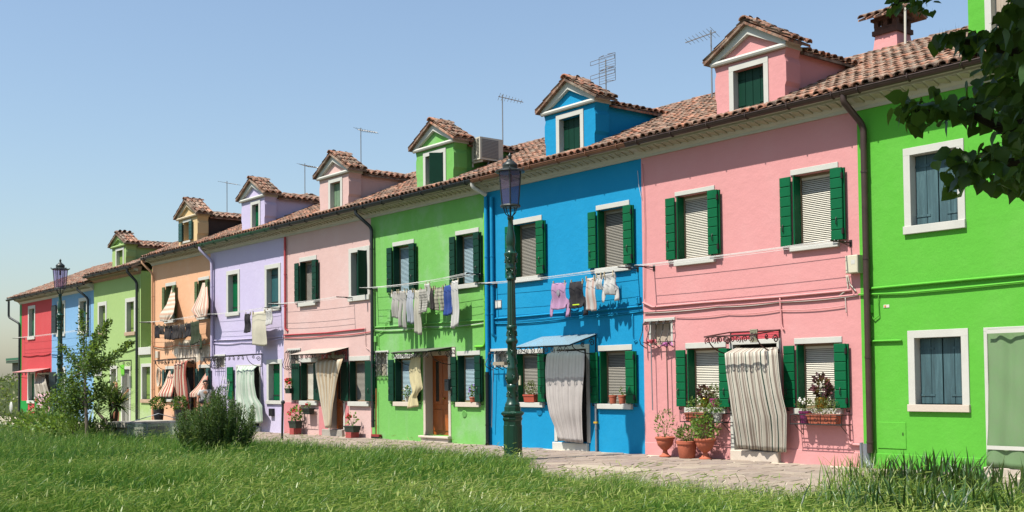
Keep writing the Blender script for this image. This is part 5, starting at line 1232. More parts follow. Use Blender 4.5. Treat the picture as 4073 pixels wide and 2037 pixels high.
def garment(name, px, kind, m, label, y=-.36, seed=0, group='laundry on the lines', org=(1100, 800), detail=None, folds=None):
    """px: (xl, xr, ytop_left, ytop_right, ybot) in half-pixel tile units; kinds: strip, legs, top (upside-down with sleeves)"""
    xl, xr, ytl, ytr, yb = px
    A = Vector((W(org[0]+xl/2, org[1]+ytl/2, y)[0], y, W(org[0]+xl/2, org[1]+ytl/2, y)[1])); B_ = Vector((W(org[0]+xr/2, org[1]+ytr/2, y)[0], y, W(org[0]+xr/2, org[1]+ytr/2, y)[1]))
    zb = W(org[0]+(xl+xr)/4, org[1]+yb/2, y)[1]; r = random.Random(seed); ph = r.uniform(0, 6.28); nu, nv = 12, 16; kf = folds or 2.2
    H_ = (A.z+B_.z)/2-zb; vs = []; uv = []; idx = {}; fs = []
    vc = {'legs': .35, 'strip': 9, 'top': 9}[kind]
    def prof(v):
        if kind == 'legs': return (0.0, 1.0) if v < vc else (-.02+.04*v, 1.02-.04*v)
        if kind == 'top': return (0+.02*v, 1-.02*v)
        return (0+.05*math.sin(3*v+ph)*v, 1-.06*math.sin(2*v+ph)*v)
    for j in range(nv+1):
        v = j/nv; a, b = prof(v)
        for i in range(nu+1):
            u = i/nu
            for side in ((0, 1) if (kind == 'legs' and i == nu//2 and v > vc) else (0,)):
                uu = a+(b-a)*u
                if kind == 'legs' and v > vc:
                    g = .10*(v-vc)/(1-vc)+.01
                    if i < nu//2 or (i == nu//2 and side == 0): uu = a+(.5-g-a)*(u/.5)
                    else: uu = .5+g+(b-.5-g)*((u-.5)/.5)
                p = A.lerp(B_, uu); d = .035*(.35+.65*v)*math.sin(2*math.pi*kf*u+ph+1.2*v)+.015*math.sin(7*v+ph)
                idx[j, i, side] = len(vs); vs.append((p.x+.3*d+.02*v*math.sin(ph), p.y+d, p.z-H_*v*(1-.03*math.sin(5*u+ph)*(v > .9)))); uv.append((u, 1-v))
    for j in range(nv):
        for i in range(nu):
            s0 = 1 if (i == nu//2 and (j, i, 1) in idx) else 0; s1 = 1 if (i == nu//2 and (j+1, i, 1) in idx) else 0
            fs.append((idx[j, i, s0], idx[j, i+1, 0], idx[j+1, i+1, 0], idx[j+1, i, s1]))
    if kind == 'top':
        wd = (B_-A).length
        for sgn, i in ((-1, 0), (1, nu)):
            pj = [idx[int(nv*.62), i, 0], idx[int(nv*.86), i, 0]]; prev = pj
            for k in range(1, 6):
                t = k/5; base = Vector(vs[pj[0]]); lo = Vector(vs[pj[1]])
                p0 = lo+Vector((sgn*(.02+.05*wd*math.sin(t*2.0)), .02*math.sin(4*t), -(H_*.50)*t)); p1 = base.lerp(lo, t)+Vector((sgn*(.05+.12*wd*math.sin(t*1.9)), .03, -(H_*.52)*t+.02))
                vs += [tuple(p1), tuple(p0-Vector((sgn*.07*(1-t*.3), 0, 0)))]; uv += [(.5, .5), (.52, .4)]; n0 = len(vs)
                f = (prev[0], n0-2, n0-1, prev[1]); fs.append(f if sgn > 0 else f[::-1]); prev = [n0-2, n0-1]
    mb = MB(); mb.v = vs; mb.f = fs
    o = mb.build(name, m, None, True, uv, origin=(A.x, y, zb)); md = o.modifiers.new('thickness', 'SOLIDIFY'); md.thickness = .004
    tag(o, label, name.replace('_', ' '), group)
    for t in (.12, .88):
        p = A.lerp(B_, t); q = MB(); q.box(p.x-.009, p.x+.009, y-.014, y+.014, p.z-.06, p.z+.05); q.build('peg', PEG, o)
    if detail: detail(o, A, B_, H_, y)
    return o
G_LG = cloth('light_grey_cloth', lin('bdb9b3')); G_W = cloth('white_cotton', lin('d8d6d2')); G_OFF = cloth('off_white_cloth', lin('c9c4b4')); G_BW = cloth('bluish_white_cloth', lin('b9bfca')); G_DK = cloth('charcoal_cloth', lin('3a3738')); G_NV = cloth('navy_cloth', lin('26272f')); G_PK = cloth('mauve_pink_cloth', lin('c79ac0')); G_BL = cloth('royal_blue_cloth', lin('2a4f9e')); G_OL = cloth('olive_cloth', lin('34432c')); G_CR = cloth('cream_towel', lin('d8d2bd'))
S_SH = stripes('grey_striped_shirt_cloth', [(0, lin('c9c5bb')), (.6, lin('9a9890'))], 9, dirn=1)
def plaidmat():
    n = NT('grey_plaid_cloth'); uv = n.N('ShaderNodeTexCoord'); sp = n.N('ShaderNodeSeparateXYZ'); n.L(uv.outputs['UV'], sp.inputs[0])
    a = n.ramp(n.math('FRACT', n.math('MULTIPLY', sp.outputs[0], 5.0)), [(0, lin('8d8a78')), (.6, lin('55544a'))], 'CONSTANT'); b = n.ramp(n.math('FRACT', n.math('MULTIPLY', sp.outputs[1], 6.0)), [(0, lin('a09c88')), (.6, lin('504e46'))], 'CONSTANT')
    n.col(n.mix(.5, a, b)); n.set(Roughness=.9); return n.m
garment('trousers', (912, 966, 722, 716, 930), 'legs', G_LG, 'short light grey trousers, first from the left on the green house line', seed=1)
garment('trousers', (966, 1026, 716, 712, 1010), 'legs', G_LG, 'long light grey trousers, second from the left on the green house line', seed=2)
garment('trousers', (1032, 1088, 712, 708, 970), 'legs', G_BW, 'bluish white trousers hanging third on the green house line', seed=3)
garment('trousers', (1090, 1150, 710, 705, 1055), 'strip', G_OFF, 'longest off-white trousers, hanging lowest on the green house line', seed=4)
garment('shirt', (1142, 1200, 705, 696, 888), 'strip', S_SH, 'grey and white striped shirt on the green house line', seed=5)
garment('shirt', (1184, 1222, 660, 655, 850), 'strip', G_W, 'narrow white shirt behind the striped shirt on the green house', seed=6, y=-.15)
garment('shirt', (1222, 1250, 694, 690, 862), 'strip', G_DK, 'dark grey top left of the plaid shorts', seed=7)
garment('shorts', (1250, 1332, 690, 682, 870), 'legs', plaidmat(), 'grey plaid shorts on the green house line', seed=8)
garment('shirt', (1334, 1398, 676, 664, 905), 'strip', G_BL, 'royal blue shirt on the green house line', seed=9)
garment('shirt', (1398, 1452, 640, 626, 1000), 'strip', G_W, 'long pale shirt at the right end of the green house line', seed=10)
def print_(o, A, B_, H_, y):
    c = A.lerp(B_, .5); m = MB(); m.ball((c.x, y-.040, c.z-H_*.38), (.055, .008, .075), 10, 6); m.build('print', simple('silver_print', lin('8f8a94'), .5, .3, 20, 0), o)
def neon(o, A, B_, H_, y):
    c = A.lerp(B_, .5); m = MB(); m.box(c.x-.1, c.x+.12, y-.05, y-.04, c.z-H_*.90, c.z-H_*.86); m.build('neon_band', simple('neon_yellow', lin('c4e02a'), .6, .05, 5, 0), o)
garment('sweater', (2190, 2308, 655, 648, 860), 'top', G_PK, 'mauve pink sweater pegged upside down with hanging sleeves', seed=11, detail=print_)
garment('sports_top', (2332, 2448, 646, 634, 850), 'top', G_NV, 'dark navy sports top with a thin neon hem band', seed=12, detail=neon)
garment('shirt', (2455, 2538, 618, 606, 870), 'strip', stripes('white_pink_striped_cloth', [(0, lin('d8d2ce')), (.4, lin('d9b8ac')), (.6, lin('dad5d0'))], 2), 'white top with a pale pink stripe on the blue house line', seed=13)
garment('socks', (140, 186, 892, 886, 1004), 'legs', G_W, 'pair of short white socks on the blue house line', seed=14, org=(2300, 650))
garment('shirt', (198, 288, 884, 868, 1048), 'top', G_W, 'white shirt with dangling sleeve at the right end of the blue house line', seed=15, org=(2300, 650))
garment('shirt', (268, 298, 905, 900, 1004), 'strip', G_PK, 'small pink cloth half hidden behind the rightmost white shirt', seed=16, org=(2300, 650), y=-.15)
garment('shirt', (1950, 1998, 398, 394, 545), 'strip', G_NV, 'dark navy shirt left of the cream towel on the lavender house', seed=17, org=(0, 1050))
garment('towel', (1998, 2122, 388, 372, 648), 'strip', G_CR, 'large cream towel on the lavender house line', seed=18, org=(0, 1050), folds=1.2)
garment('shirt', (2122, 2168, 368, 362, 485), 'strip', G_W, 'small white cloth right of the cream towel', seed=19, org=(0, 1050))
for k, (a, b, t, e) in enumerate(((1232, 1268, 492, 590), (1268, 1304, 494, 562), (1306, 1344, 496, 600), (1346, 1380, 492, 605), (1382, 1424, 490, 598), (1426, 1478, 484, 590), (1480, 1522, 474, 580))):
    garment('shorts', (a, b, t, t-4, e), 'legs' if k % 2 else 'strip', G_DK if k % 3 else G_NV, ['first', 'second', 'third', 'fourth', 'fifth', 'sixth', 'seventh'][k]+' dark garment from the left on the orange house line', seed=20+k, org=(0, 1050))
garment('shirt', (1522, 1592, 466, 448, 634), 'top', G_OL, 'dark olive green shirt on the orange house line', seed=30, org=(0, 1050))

# ---------------------------------------------------------------- pots and house plants
LEAF_M = leafmat('mid_green_leaves', [lin('2f5220'), lin('4a742c'), lin('6f9440'), lin('95aa58')])
LEAF_D = leafmat('dark_green_leaves', [lin('1b3a1a'), lin('2d5424'), lin('476f30')])
LEAF_P = leafmat('purple_leaves', [lin('2f1420'), lin('4f2030'), lin('6a3038')], trans=.2)
LEAF_G = leafmat('grey_green_leaves', [lin('4c5a34'), lin('6c7a46'), lin('8d9460')])
RED_F = simple('red_flower', lin('c8202a'), .6, .15, 20, 0); WHITE_F = simple('white_flower', lin('e6e3da'), .6, .05, 20, 0); LILAC_F = simple('lilac_flower', lin('9a8ac2'), .6, .15, 20, 0); YEL_F = simple('yellow_flower', lin('d9b52a'), .6, .1, 20, 0)
def leaf(mb, p, d, size, wid=.45, r=random):
    d = Vector(d).normalized(); s = d.cross(Vector((r.uniform(-1, 1), r.uniform(-1, 1), r.uniform(-.4, 1)))); s = s.normalized() if s.length > 1e-4 else d.orthogonal().normalized(); n = s.cross(d)
    p = Vector(p); mid = p+d*size*.5-n*size*.07; tip = p+d*size
    mb.add([p, mid+s*size*wid*.5+n*size*.06, tip, mid-s*size*wid*.5+n*size*.06, mid], [(0, 1, 4), (1, 2, 4), (2, 3, 4), (3, 0, 4)])
def bush(mb, c, rr, n, size, wid=.5, up=.35, seed=0, shell=.45):
    r = random.Random(seed); c = Vector(c)
    for _ in range(n):
        d = Vector((r.gauss(0, 1), r.gauss(0, 1), r.gauss(0, 1))).normalized(); k = (shell+(1-shell)*r.random())
        if r.random() < .15: k *= 1.12
        p = c+Vector((d.x*rr[0], d.y*rr[1], d.z*rr[2]))*k
        leaf(mb, p, (d+Vector((r.gauss(0, .5), r.gauss(0, .5), up+r.gauss(0, .4)))), size*r.uniform(.6, 1.3), wid, r)
def stems(mb, base, tips, rad=.004):
    for t in tips:
        b, t = Vector(base), Vector(t); mb.tube([b, b.lerp(t, .5)+Vector((0, 0, .02)), t], [rad, rad*.8, rad*.5], 5)
POTS = {
 'plain': lambda r, h: [(r*.70, 0), (r*.74, .01), (r*.92, h*.8), (r*.92, h*.82), (r, h*.82), (r*1.02, h*.98), (r*.96, h), (r*.88, h), (r*.86, h*.9), (.001, h*.88)],
 'urn': lambda r, h: [(r*.62, 0), (r*.62, h*.05), (r*.42, h*.10), (r*.26, h*.22), (r*.24, h*.32), (r*.45, h*.40), (r*.78, h*.58), (r*.92, h*.8), (r*.90, h*.84), (r*1.04, h*.9), (r*1.06, h*.97), (r*.98, h), (r*.88, h*.97), (.001, h*.92)],
 'brass': lambda r, h: [(r*.8, 0), (r*.95, h*.1), (r, h*.3), (r*.94, h*.34), (r*1.0, h*.4), (r*1.0, h*.6), (r*.94, h*.64), (r, h*.7), (r*1.02, h*.95), (r*.95, h), (.001, h*.92)],
 'tall': lambda r, h: [(r*.66, 0), (r*.66, .02), (r*1.0, h*.97), (r*.98, h), (r*.92, h), (.001, h*.94)]}
def potted(x, y, z, r, h, style, potm, plantfn, label, group='potted plants', box=None):
    t = thing('potted_plant', label, 'potted plant', (x, y, z), group); m = MB()
    if style == 'box':
        L = box; m.add([(x-L*.46, y-r*.8, z), (x+L*.46, y-r*.8, z), (x+L*.46, y+r*.8, z), (x-L*.46, y+r*.8, z), (x-L/2, y-r, z+h*.82), (x+L/2, y-r, z+h*.82), (x+L/2, y+r, z+h*.82), (x-L/2, y+r, z+h*.82)], [(3, 2, 1, 0), (0, 1, 5, 4), (1, 2, 6, 5), (2, 3, 7, 6), (3, 0, 4, 7), (4, 5, 6, 7)])
        m.box(x-L/2-.012, x+L/2+.012, y-r-.012, y+r+.012, z+h*.80, z+h)
        m.build('trough', potm, t)
    else:
        m.lathe(POTS[style](r, h), (x, y, z), 20); smooth_by_angle(m.build('pot', potm, t), 35)
    plantfn(t, x, y, z+h)
    return t
def P_bush(rr, n, size, m, wid=.5, up=.4, dz_=0.0, seed=1, flowers=None, dx=0):
    def f(t, x, y, z):
        s = MB(); stems(s, (x, y, z-.03), [(x+dx+rr[0]*.5*math.cos(a), y+rr[1]*.5*math.sin(a), z+dz_+rr[2]*.9) for a in (0, 1.3, 2.5, 3.8, 5)], .005); s.build('stem', simple('green_stem', lin('55632f'), .7, .15, 8, 0), t)
        b = MB(); bush(b, (x+dx, y, z+dz_+rr[2]*.8), rr, n, size, wid, up, seed); stuff(b.build('foliage', m, t))
        if flowers:
            fm, k, fs = flowers; r = random.Random(seed+50)
            for i in range(k):
                q = MB(); d = Vector((r.gauss(0, 1), r.gauss(0, 1)-.6, abs(r.gauss(0, 1)))).normalized(); c = Vector((x+dx+d.x*rr[0]*.95, y+d.y*rr[1]*.95, z+dz_+rr[2]*.8+d.z*rr[2]*1.0))
                for j in range(7): o = Vector((r.gauss(0, 1), r.gauss(0, 1), r.gauss(0, 1)))*fs*.5; q.ball(c+o, fs*.45, 6, 4)
                q.build('flower', fm, t)
    return f
def at_wall(px, py, y): x, z = W(px, py, y); return x, y, z
def ground_pot(px, y, r, h, *a, **k): x = W(px, 1815, y)[0]; return potted(x, y, 0.014, r, h, *a, **k)
ground_pot(2646, -.34, .19, .40, 'urn', TERRA, P_bush((.20, .2, .32), 170, .07, LEAF_M, .35, .9, seed=3), 'tall loose shrub in a terracotta urn left of the pink house window')
ground_pot(2733, -.38, .21, .34, 'plain', TERRA, P_bush((.22, .22, .17), 300, .065, LEAF_G, .6, .5, seed=4), 'low rounded plant in a round terracotta pot between the two urns')
ground_pot(2805, -.36, .20, .40, 'urn', TERRA, P_bush((.28, .26, .26), 420, .075, LEAF_M, .5, .3, seed=5), 'bushy green plant spilling over a terracotta urn beside the striped curtain')
# iron window racks with their troughs
def rack(px0, px1, py0, py1, label, nx=5):
    x0, z0 = W(px0, py1, -.28); x1, _ = W(px1, py1, -.28); zt = z0+.17; t = thing('plant_rack', label, 'plant rack', ((x0+x1)/2, -.14, z0), 'iron plant racks')
    m = MB()
    for z in (z0, zt): m.tube([(x0, -.01, z), (x0, -.30, z), (x1, -.30, z), (x1, -.01, z)], .009, 5)
    for k in range(3): y = -.06-.1*k; m.tube([(x0, y, z0), (x1, y, z0)], .007, 5)
    for k in range(nx+1): x = lerp(x0, x1, k/nx); m.tube([(x, -.30, z0), (x, -.30, zt)], .007, 5)
    m.build('frame', IRON, t)
    for k in range(nx):
        q = MB(); xc = lerp(x0, x1, (k+.5)/nx); w = (x1-x0)/nx*.25; q.tube(spiral((xc, -.30, (z0+zt)/2), w, 1.3, 0), .006, 5); q.build('scroll', IRON, t)
    for x in (x0+.06, x1-.06):
        q = MB(); q.tube([(x, -.008, z0), (x, -.008, z0-.2), (x, -.26, z0)], .008, 5); q.build('bracket', IRON, t)
    return x0, x1, z0
a, b, z = rack(2708, 2878, 1648, 1677, 'iron rack under the left lower window of the pink house')
potted(lerp(a, b, .3), -.16, z+.012, .09, .17, 'box', TERRA, P_bush((.26, .14, .16), 260, .06, LEAF_M, .35, .6, seed=6), 'terracotta trough of feathery plants in the left rack', box=.5)
potted(lerp(a, b, .78), -.17, z+.012, .095, .17, 'plain', paint('d9d6cc'), P_bush((.18, .16, .14), 160, .07, LEAF_M, .5, .2, seed=7, dx=-.06), 'white pot with trailing green plant in the left rack')
a, b, z = rack(3146, 3350, 1652, 1686, 'iron rack under the right lower window of the pink house')
potted(lerp(a, b, .2), -.16, z+.012, .11, .22, 'plain', simple('magenta_pot', lin('7d2a5c'), .45, .1, 6, 0), P_bush((.17, .15, .12), 200, .05, LEAF_G, .4, .5, seed=8, flowers=(WHITE_F, 2, .04)), 'magenta pot with small white flowers in the right rack')
potted(lerp(a, b, .58), -.16, z+.012, .09, .17, 'box', TERRA, P_bush((.34, .14, .15), 320, .06, LEAF_G, .3, .5, seed=9), 'terracotta trough of straggly pale plants in the right rack', box=.62)
x, y, z = at_wall(2803, 1618, -.01); potted(x, -.005, z, .085, .17, 'brass', simple('brass_pot', lin('9a7a2e'), .3, .15, 6, .1, .8), P_bush((.16, .11, .13), 130, .08, LEAF_P, .6, .3, seed=10), 'brass pot with low dark red leaves on the left lower pink house sill')
x, y, z = at_wall(2840, 1618, -.01); potted(x, -.005, z, .085, .16, 'plain', simple('hot_pink_pot', lin('b0447e'), .45, .1, 6, 0), P_bush((.14, .1, .16), 130, .06, LEAF_G, .4, .6, seed=11), 'hot pink pot with green plant beside the left brass pot')
x, y, z = at_wall(3268, 1624, -.01); potted(x, -.005, z, .12, .19, 'brass', MATS['brass_pot'], P_bush((.15, .12, .22), 150, .10, LEAF_P, .6, .2, seed=12), 'brass pot with tall dark red coleus on the right lower pink house sill')
x, y, z = at_wall(2112, 1600, -.02); potted(x, -.02, z, .075, .18, 'box', simple('red_plastic', lin('b0503c'), .5, .1, 6, 0), P_bush((.18, .1, .18), 260, .05, LEAF_G, .4, .6, seed=13), 'reddish trough with a small bush on the blue house window sill', box=.38)
x, y, z = at_wall(2438, 1606, -.02); potted(x, -.02, z, .09, .18, 'plain', TERRA, P_bush((.03, .03, .02), 8, .03, LEAF_G, .4, .6, seed=14), 'empty looking terracotta pot, left of two on the blue house sill')
x, y, z = at_wall(2475, 1606, -.02); potted(x, -.02, z, .09, .18, 'plain', TERRA, P_bush((.05, .05, .09), 22, .05, LEAF_M, .5, .8, seed=15), 'terracotta pot with one sprig, right of two on the blue house sill')
x, y, z = at_wall(1882, 1600, -.02); potted(x, -.02, z, .10, .13, 'plain', TERRA, P_bush((.14, .1, .16), 130, .06, LEAF_M, .5, .6, seed=16, flowers=(LILAC_F, 6, .04)), 'lilac flowering plant in a terracotta bowl on the green house sill')
x, y, z = at_wall(1620, 1598, -.02); potted(x, -.02, z, .07, .14, 'plain', WHITE, P_bush((.11, .09, .16), 130, .06, LEAF_M, .5, .6, seed=17, flowers=(WHITE_F, 4, .03)), 'white pot with pale flowers behind the yellow towel')
# geraniums of the light pink house
DKG = simple('dark_green_trough', lin('26362c'), .5, .15, 6, 0)
x = W(1174, 1735, -.28)[0]; q = MB(); q.box(x-.13, x+.13, -.4, -.14, 0.012, .2); tag(q.build('brick_stand', paint('a84a46'), origin=(x, -.27, 0)), 'red block under the leftmost geranium of the light pink house', 'block')
potted(x, -.27, .2, .12, .22, 'box', DKG, P_bush((.26, .18, .24), 130, .09, LEAF_M, .8, .3, seed=18, flowers=(RED_F, 5, .05)), 'geranium with red flowers in a dark trough on the left block', box=.44)
x = W(1400, 1738, -.28)[0]; q = MB(); q.box(x-.15, x+.15, -.4, -.14, 0.012, .17); tag(q.build('brick_stand', paint('a84a46'), origin=(x, -.27, 0)), 'red block under the geranium right of the light pink door', 'block')
potted(x, -.27, .17, .12, .18, 'box', DKG, P_bush((.18, .14, .22), 40, .08, LEAF_M, .8, .3, seed=19, flowers=(RED_F, 4, .05)), 'sparse geranium with red flowers right of the light pink door', box=.5)
x, y, z = at_wall(1222, 1645, -.2); potted(x, -.16, z, .09, .16, 'box', DKG, P_bush((.1, .1, .10), 30, .06, LEAF_M, .8, .3, seed=20, flowers=(RED_F, 1, .05)), 'dark trough with one red flower hanging below the light pink window', box=.42)
q = MB(); 
for zz in (z-.012, z+.13): q.tube([(x-.36, 0, zz), (x-.36, -.28, zz), (x+.28, -.28, zz), (x+.28, 0, zz)], .008, 5)
for xx in (x-.36, x-.15, x+.08, x+.28): q.tube([(xx, -.28, z-.012), (xx, -.28, z+.13)], .006, 5); q.tube([(xx, -.28, z-.012), (xx, 0, z-.012)], .006, 5)
tag(q.build('plant_rack', IRON, origin=(x, 0, z)), 'thin iron rack below the left lower window of the light pink house', 'plant rack', 'iron plant racks')
x, y, z = at_wall(1150, 1565, -.15); potted(x, -.14, z, .08, .16, 'box', DKG, P_bush((.14, .12, .16), 60, .07, LEAF_M, .8, .4, seed=21, flowers=(RED_F, 6, .06)), 'red geranium in a dark trough on the light pink house corner', box=.3)
# two tall planters in front of the orange house
PLK = simple('charcoal_planter', lin('33302f'), .5, .1, 6, 0)
for px, lab in ((631, 'tall charcoal planter with round bush near the orange corner pipe'), (717, 'tall charcoal planter with round bush in front of the orange door')):
    x = W(px, 1690, -.6)[0]; potted(x, -.6, .013, .20, .66, 'tall', PLK, P_bush((.31, .3, .26), 420, .09, LEAF_D, .6, .4, seed=px), lab)

# ---------------------------------------------------------------- rooftop and wall fittings
def aircon():
    x0 = -6.72+.05; z0, z1 = 7.25, 7.83; y0, y1 = .55, 1.30; t = thing('air_conditioner', 'cream air conditioner hung on the green dormer side', 'air conditioner', (x0+.25, (y0+y1)/2, z0))
    x0 += .1; x1 = x0+.30; m = MB(); m.box(x0, x1, y0, y1, z0, z1); m.build('casing', simple('cream_metal', lin('cfc9b8'), .45, .05, 5, 0), t)
    for r_ in range(14):
        q = MB(); zz = z0+.05+r_*.036
        q.box(x0+.03, x0+.13, y0-.006, y0+.001, zz, zz+.018); q.box(x0+.16, x0+.26, y0-.006, y0+.001, zz, zz+.018); stuff(q.build('vent_slots', IRON, t))
    g = MB(); g.box(x1, x1+.012, y0+.05, y1-.16, z0+.05, z1-.05); g.build('fan_grille', simple('grey_grille', lin('7d7c78'), .5, .1, 30, .3), t)
    for k in range(12): q = MB(); zz = z0+.08+k*.037; q.box(x1+.012, x1+.018, y0+.06, y1-.17, zz, zz+.007); stuff(q.build('grille_wires', paint('b9b6ae'), t))
    b = MB(); b.box(x0-.12, x0-.09, y0+.05, y0+.09, z0-.15, z1-.1); b.box(x0-.12, x1-.02, y0+.05, y0+.10, z0-.06, z0-.005); b.build('bracket', paint('cfc9b8'), t)
    b = MB(); b.box(x0-.12, x0-.09, y1-.1, y1-.06, z0-.15, z1-.1); b.box(x0-.12, x1-.02, y1-.1, y1-.05, z0-.06, z0-.005); b.build('bracket', paint('cfc9b8'), t)
    h = MB(); h.tube([(x1-.1, y0+.35, z0), (x1-.08, y0+.3, z0-.18), (x1+.0, y0+.0, 6.98), (x1+.02, -.1, 6.72), (x1, -.38, 6.58), (x1, -.42, 6.5)], .022, 6); h.build('drain_hose', PIPE_G, t)
aircon()
ANT = simple('aluminium', lin('9a9a9a'), .4, .1, 8, 0, .6)
def antenna(px, py0, py1, y, label, kind='yagi', ang=0.0):
    x, zb = W(px, py0, y); zt = W(px, py1, y)[1]; zb = min(zb, 8.38-abs(y-RIDGE_Y)*.436+.05); t = thing('antenna', label, 'antenna', (x, y, zb), 'rooftop television antennas')
    m = MB(); m.tube([(x, y, zb-.05), (x, y, zt)], .018, 6); m.build('mast', ANT, t)
    if kind == 'yagi':
        b = MB(); L = .75; d = Vector((math.cos(ang), math.sin(ang), -.22)).normalized(); s = Vector((-math.sin(ang), math.cos(ang), 0)); o = Vector((x, y, zt-.08))-d*.12; b.tube([o, o+d*L], .014, 5); b.build('boom', ANT, t)
        for k in range(8):
            e = MB(); c = o+d*(L*(k+.3)/8); w = .42-.025*k; e.tube([c-s*w, c+s*w], .006, 4); e.build('element', ANT, t)
    else:
        for zz in (zt-.05, zt-.42):
            fr = MB(); w, h = .30, .17
            for s_ in (-1, 1): fr.tube([(x+s_*w*.25, y-.05*s_, zz-h), (x+s_*w, y+.05, zz-h), (x+s_*w, y+.05, zz+h), (x+s_*w*.25, y, zz+h)], .010, 4)
            for k in range(6): zk = zz-h+2*h*k/5; fr.tube([(x-w, y+.05, zk), (x+w, y+.05, zk)], .005, 4)
            fr.tube([(x-w*1.5, y-.12, zz+.06), (x+w*1.5, y-.12, zz+.06), (x+w*1.5, y-.12, zz-.04), (x-w*1.5, y-.12, zz-.04), (x-w*1.5, y-.12, zz+.06)], .008, 4); fr.build('panel_array', ANT, t)
    return t
antenna(2411, 390, 236, 3.2, 'grid panel antenna on two levels behind the blue dormer', 'panel')
antenna(2000, 572, 376, 3.6, 'slender antenna mast between the green and blue dormers', ang=1.0)
antenna(1436, 670, 508, 3.6, 'antenna on tall mast right of the light pink dormer', ang=.6)
antenna(1213, 785, 650, 3.8, 'antenna beside the low chimney left of the light pink dormer', ang=.5)
antenna(903, 840, 720, 3.6, 'antenna with boom to the right, left of the lavender dormer', ang=.3)
antenna(2832, 370, 118, 3.0, 'comb antenna left of the pink dormer', ang=3.6)
q = MB(); x, z = W(3601, 200, 3.7); q.tube([(x, 3.7, 8.2), (x+.02, 3.7, W(3604, 30, 3.7)[1])], .025, 6); tag(q.build('chimney_pole', paint('d8d2c2'), origin=(x, 3.7, 8.2)), 'white pole standing beside the pink chimney', 'pole')
def tool_pole(px0, py0, px1, py1, y, m, label, head, cat, tiltx=0.0, r=.012):
    (x0, z0), (x1, z1) = W(px0, py0, y), W(px1, py1, y); t = thing(cat.replace(' ', '_'), label, cat, (x1, y, z1)); p = MB(); p.tube([(x0, y, z0), (x1, y, z1)], r, 6); p.build('handle', m, t)
    if head: head(t, x0, y, z0, x1, z1)
    return t
def mop(c):
    def f(t, x0, y, z0, x1, z1):
        q = MB(); r = random.Random(3)
        for k in range(14): q.tube([(x0+r.uniform(-.02, .02), y, z0), (x0+r.uniform(-.14, .14), y+r.uniform(-.06, .03), z0+.05), (x0+r.uniform(-.18, .18), y+r.uniform(-.06, .03), z0-.02)], .012, 4)
        stuff(q.build('mop_head', c, t))
    return f
tool_pole(2589, 1362, 2596, 1632, -.12, PIPE_G, 'grey mop handle hanging below the pink house grille, left of two', mop(paint('c85a66')), 'mop')
tool_pole(2651, 1372, 2658, 1650, -.12, simple('brown_handle', lin('5a4a40'), .5, .1, 6, 0), 'brown mop handle hanging below the pink house grille, right of two', mop(paint('b05a9a')), 'mop')
def broom(t, x0, y, z0, x1, z1): q = MB(); q.box(x1-.2, x1+.2, y-.05, y+.05, z1-.01, z1+.05); q.build('broom_head', paint('8f2a2a'), t); q = MB(); q.box(x1-.2, x1+.2, y-.05, y+.05, z1-.06, z1-.01); q.build('bristles', IRON, t)
tool_pole(1496, 1545, 1497, 1735, -.07, paint('c98a4a'), 'broom with red head leaning on the green house wall', broom, 'broom')
tool_pole(1962, 1465, 1956, 1700, -.10, PIPE_G, 'grey pole hanging below the blue house grille', None, 'pole')
x, z = W(1975, 1452, -.2); q = MB(); q.box(x-.02, x+.42, -.30, -.16, z-.01, z+.07); tag(q.build('brush', simple('worn_brush', lin('9a8f7c'), .9, .2, 9, .3), origin=(x, -.2, z)), 'worn scrubbing brush resting in the blue house window grille', 'brush')
x, z = W(2069, 1515, -.05); q = MB(); q.tube([(x, -.06, z-.1), (x, -.06, z+.12)], .03, 8); o_ = q.build('thermometer', paint('d8d0b0'), origin=(x, -.06, z)); tag(o_, 'small cream thermometer beside the left lower window of the blue house', 'thermometer')
# wall lamp box at lavender, standpipe, drying rack, hose
x, z = W(1086, 1640); q = MB(); q.bbox(x-.12, x+.12, -.10, 0, z-.12, z+.12, .012); tag(q.build('wall_box', simple('black_box', lin('201f22'), .4, .1, 5, 0), origin=(x, -.05, z)), 'black box on the lavender wall under the right window', 'wall box')
x, y = G(1122, 1752); q = MB(); q.tube([(x, y, 0), (x+.02, y, .5), (x+.05, y, 1.0), (x+.12, y-.03, 1.06)], .035, 6); q.ball((x+.14, y-.04, 1.05), .06, 8, 5); tag(q.build('standpipe', PIPE_K, origin=(x, y, 0)), 'dark standpipe at the grass edge before the lavender house', 'standpipe')
x0_, z0 = W(860, 1665, -.25); z0 = .012; t = thing('drying_rack', 'folded white drying rack leaning beside the lavender door', 'drying rack', (x0_, -.2, 0))
for k, (dx, w) in enumerate(((0, .5), (.18, .42))):
    q = MB(); q.tube([(x0_+dx, -.42+.1*k, z0), (x0_+dx+.15, -.06, 1.9)], .012, 5); q.tube([(x0_+dx+w, -.42+.1*k, z0), (x0_+dx+w+.15, -.06, 1.9)], .012, 5)
    for i in range(9): zz = .15+i*.2; f_ = zz/1.9; q.tube([(x0_+dx+.15*f_, -.42+.1*k+(.36-.1*k)*f_, zz), (x0_+dx+w+.15*f_, -.42+.1*k+(.36-.1*k)*f_, zz)], .007, 4)
    q.build('frame', WHITE, t)
x, z = W(634, 1500, -.06); q = MB()
for k in range(4): q.tube([(x+(.13+.012*k)*math.cos(a), -.05-.02*k, z+(.3+.02*k)*math.sin(a)) for a in [2*math.pi*i/18 for i in range(19)]], .012, 5, False)
tag(q.build('hose', paint('cfc7b6'), origin=(x, -.06, z)), 'coiled cream hose on the orange wall', 'hose')
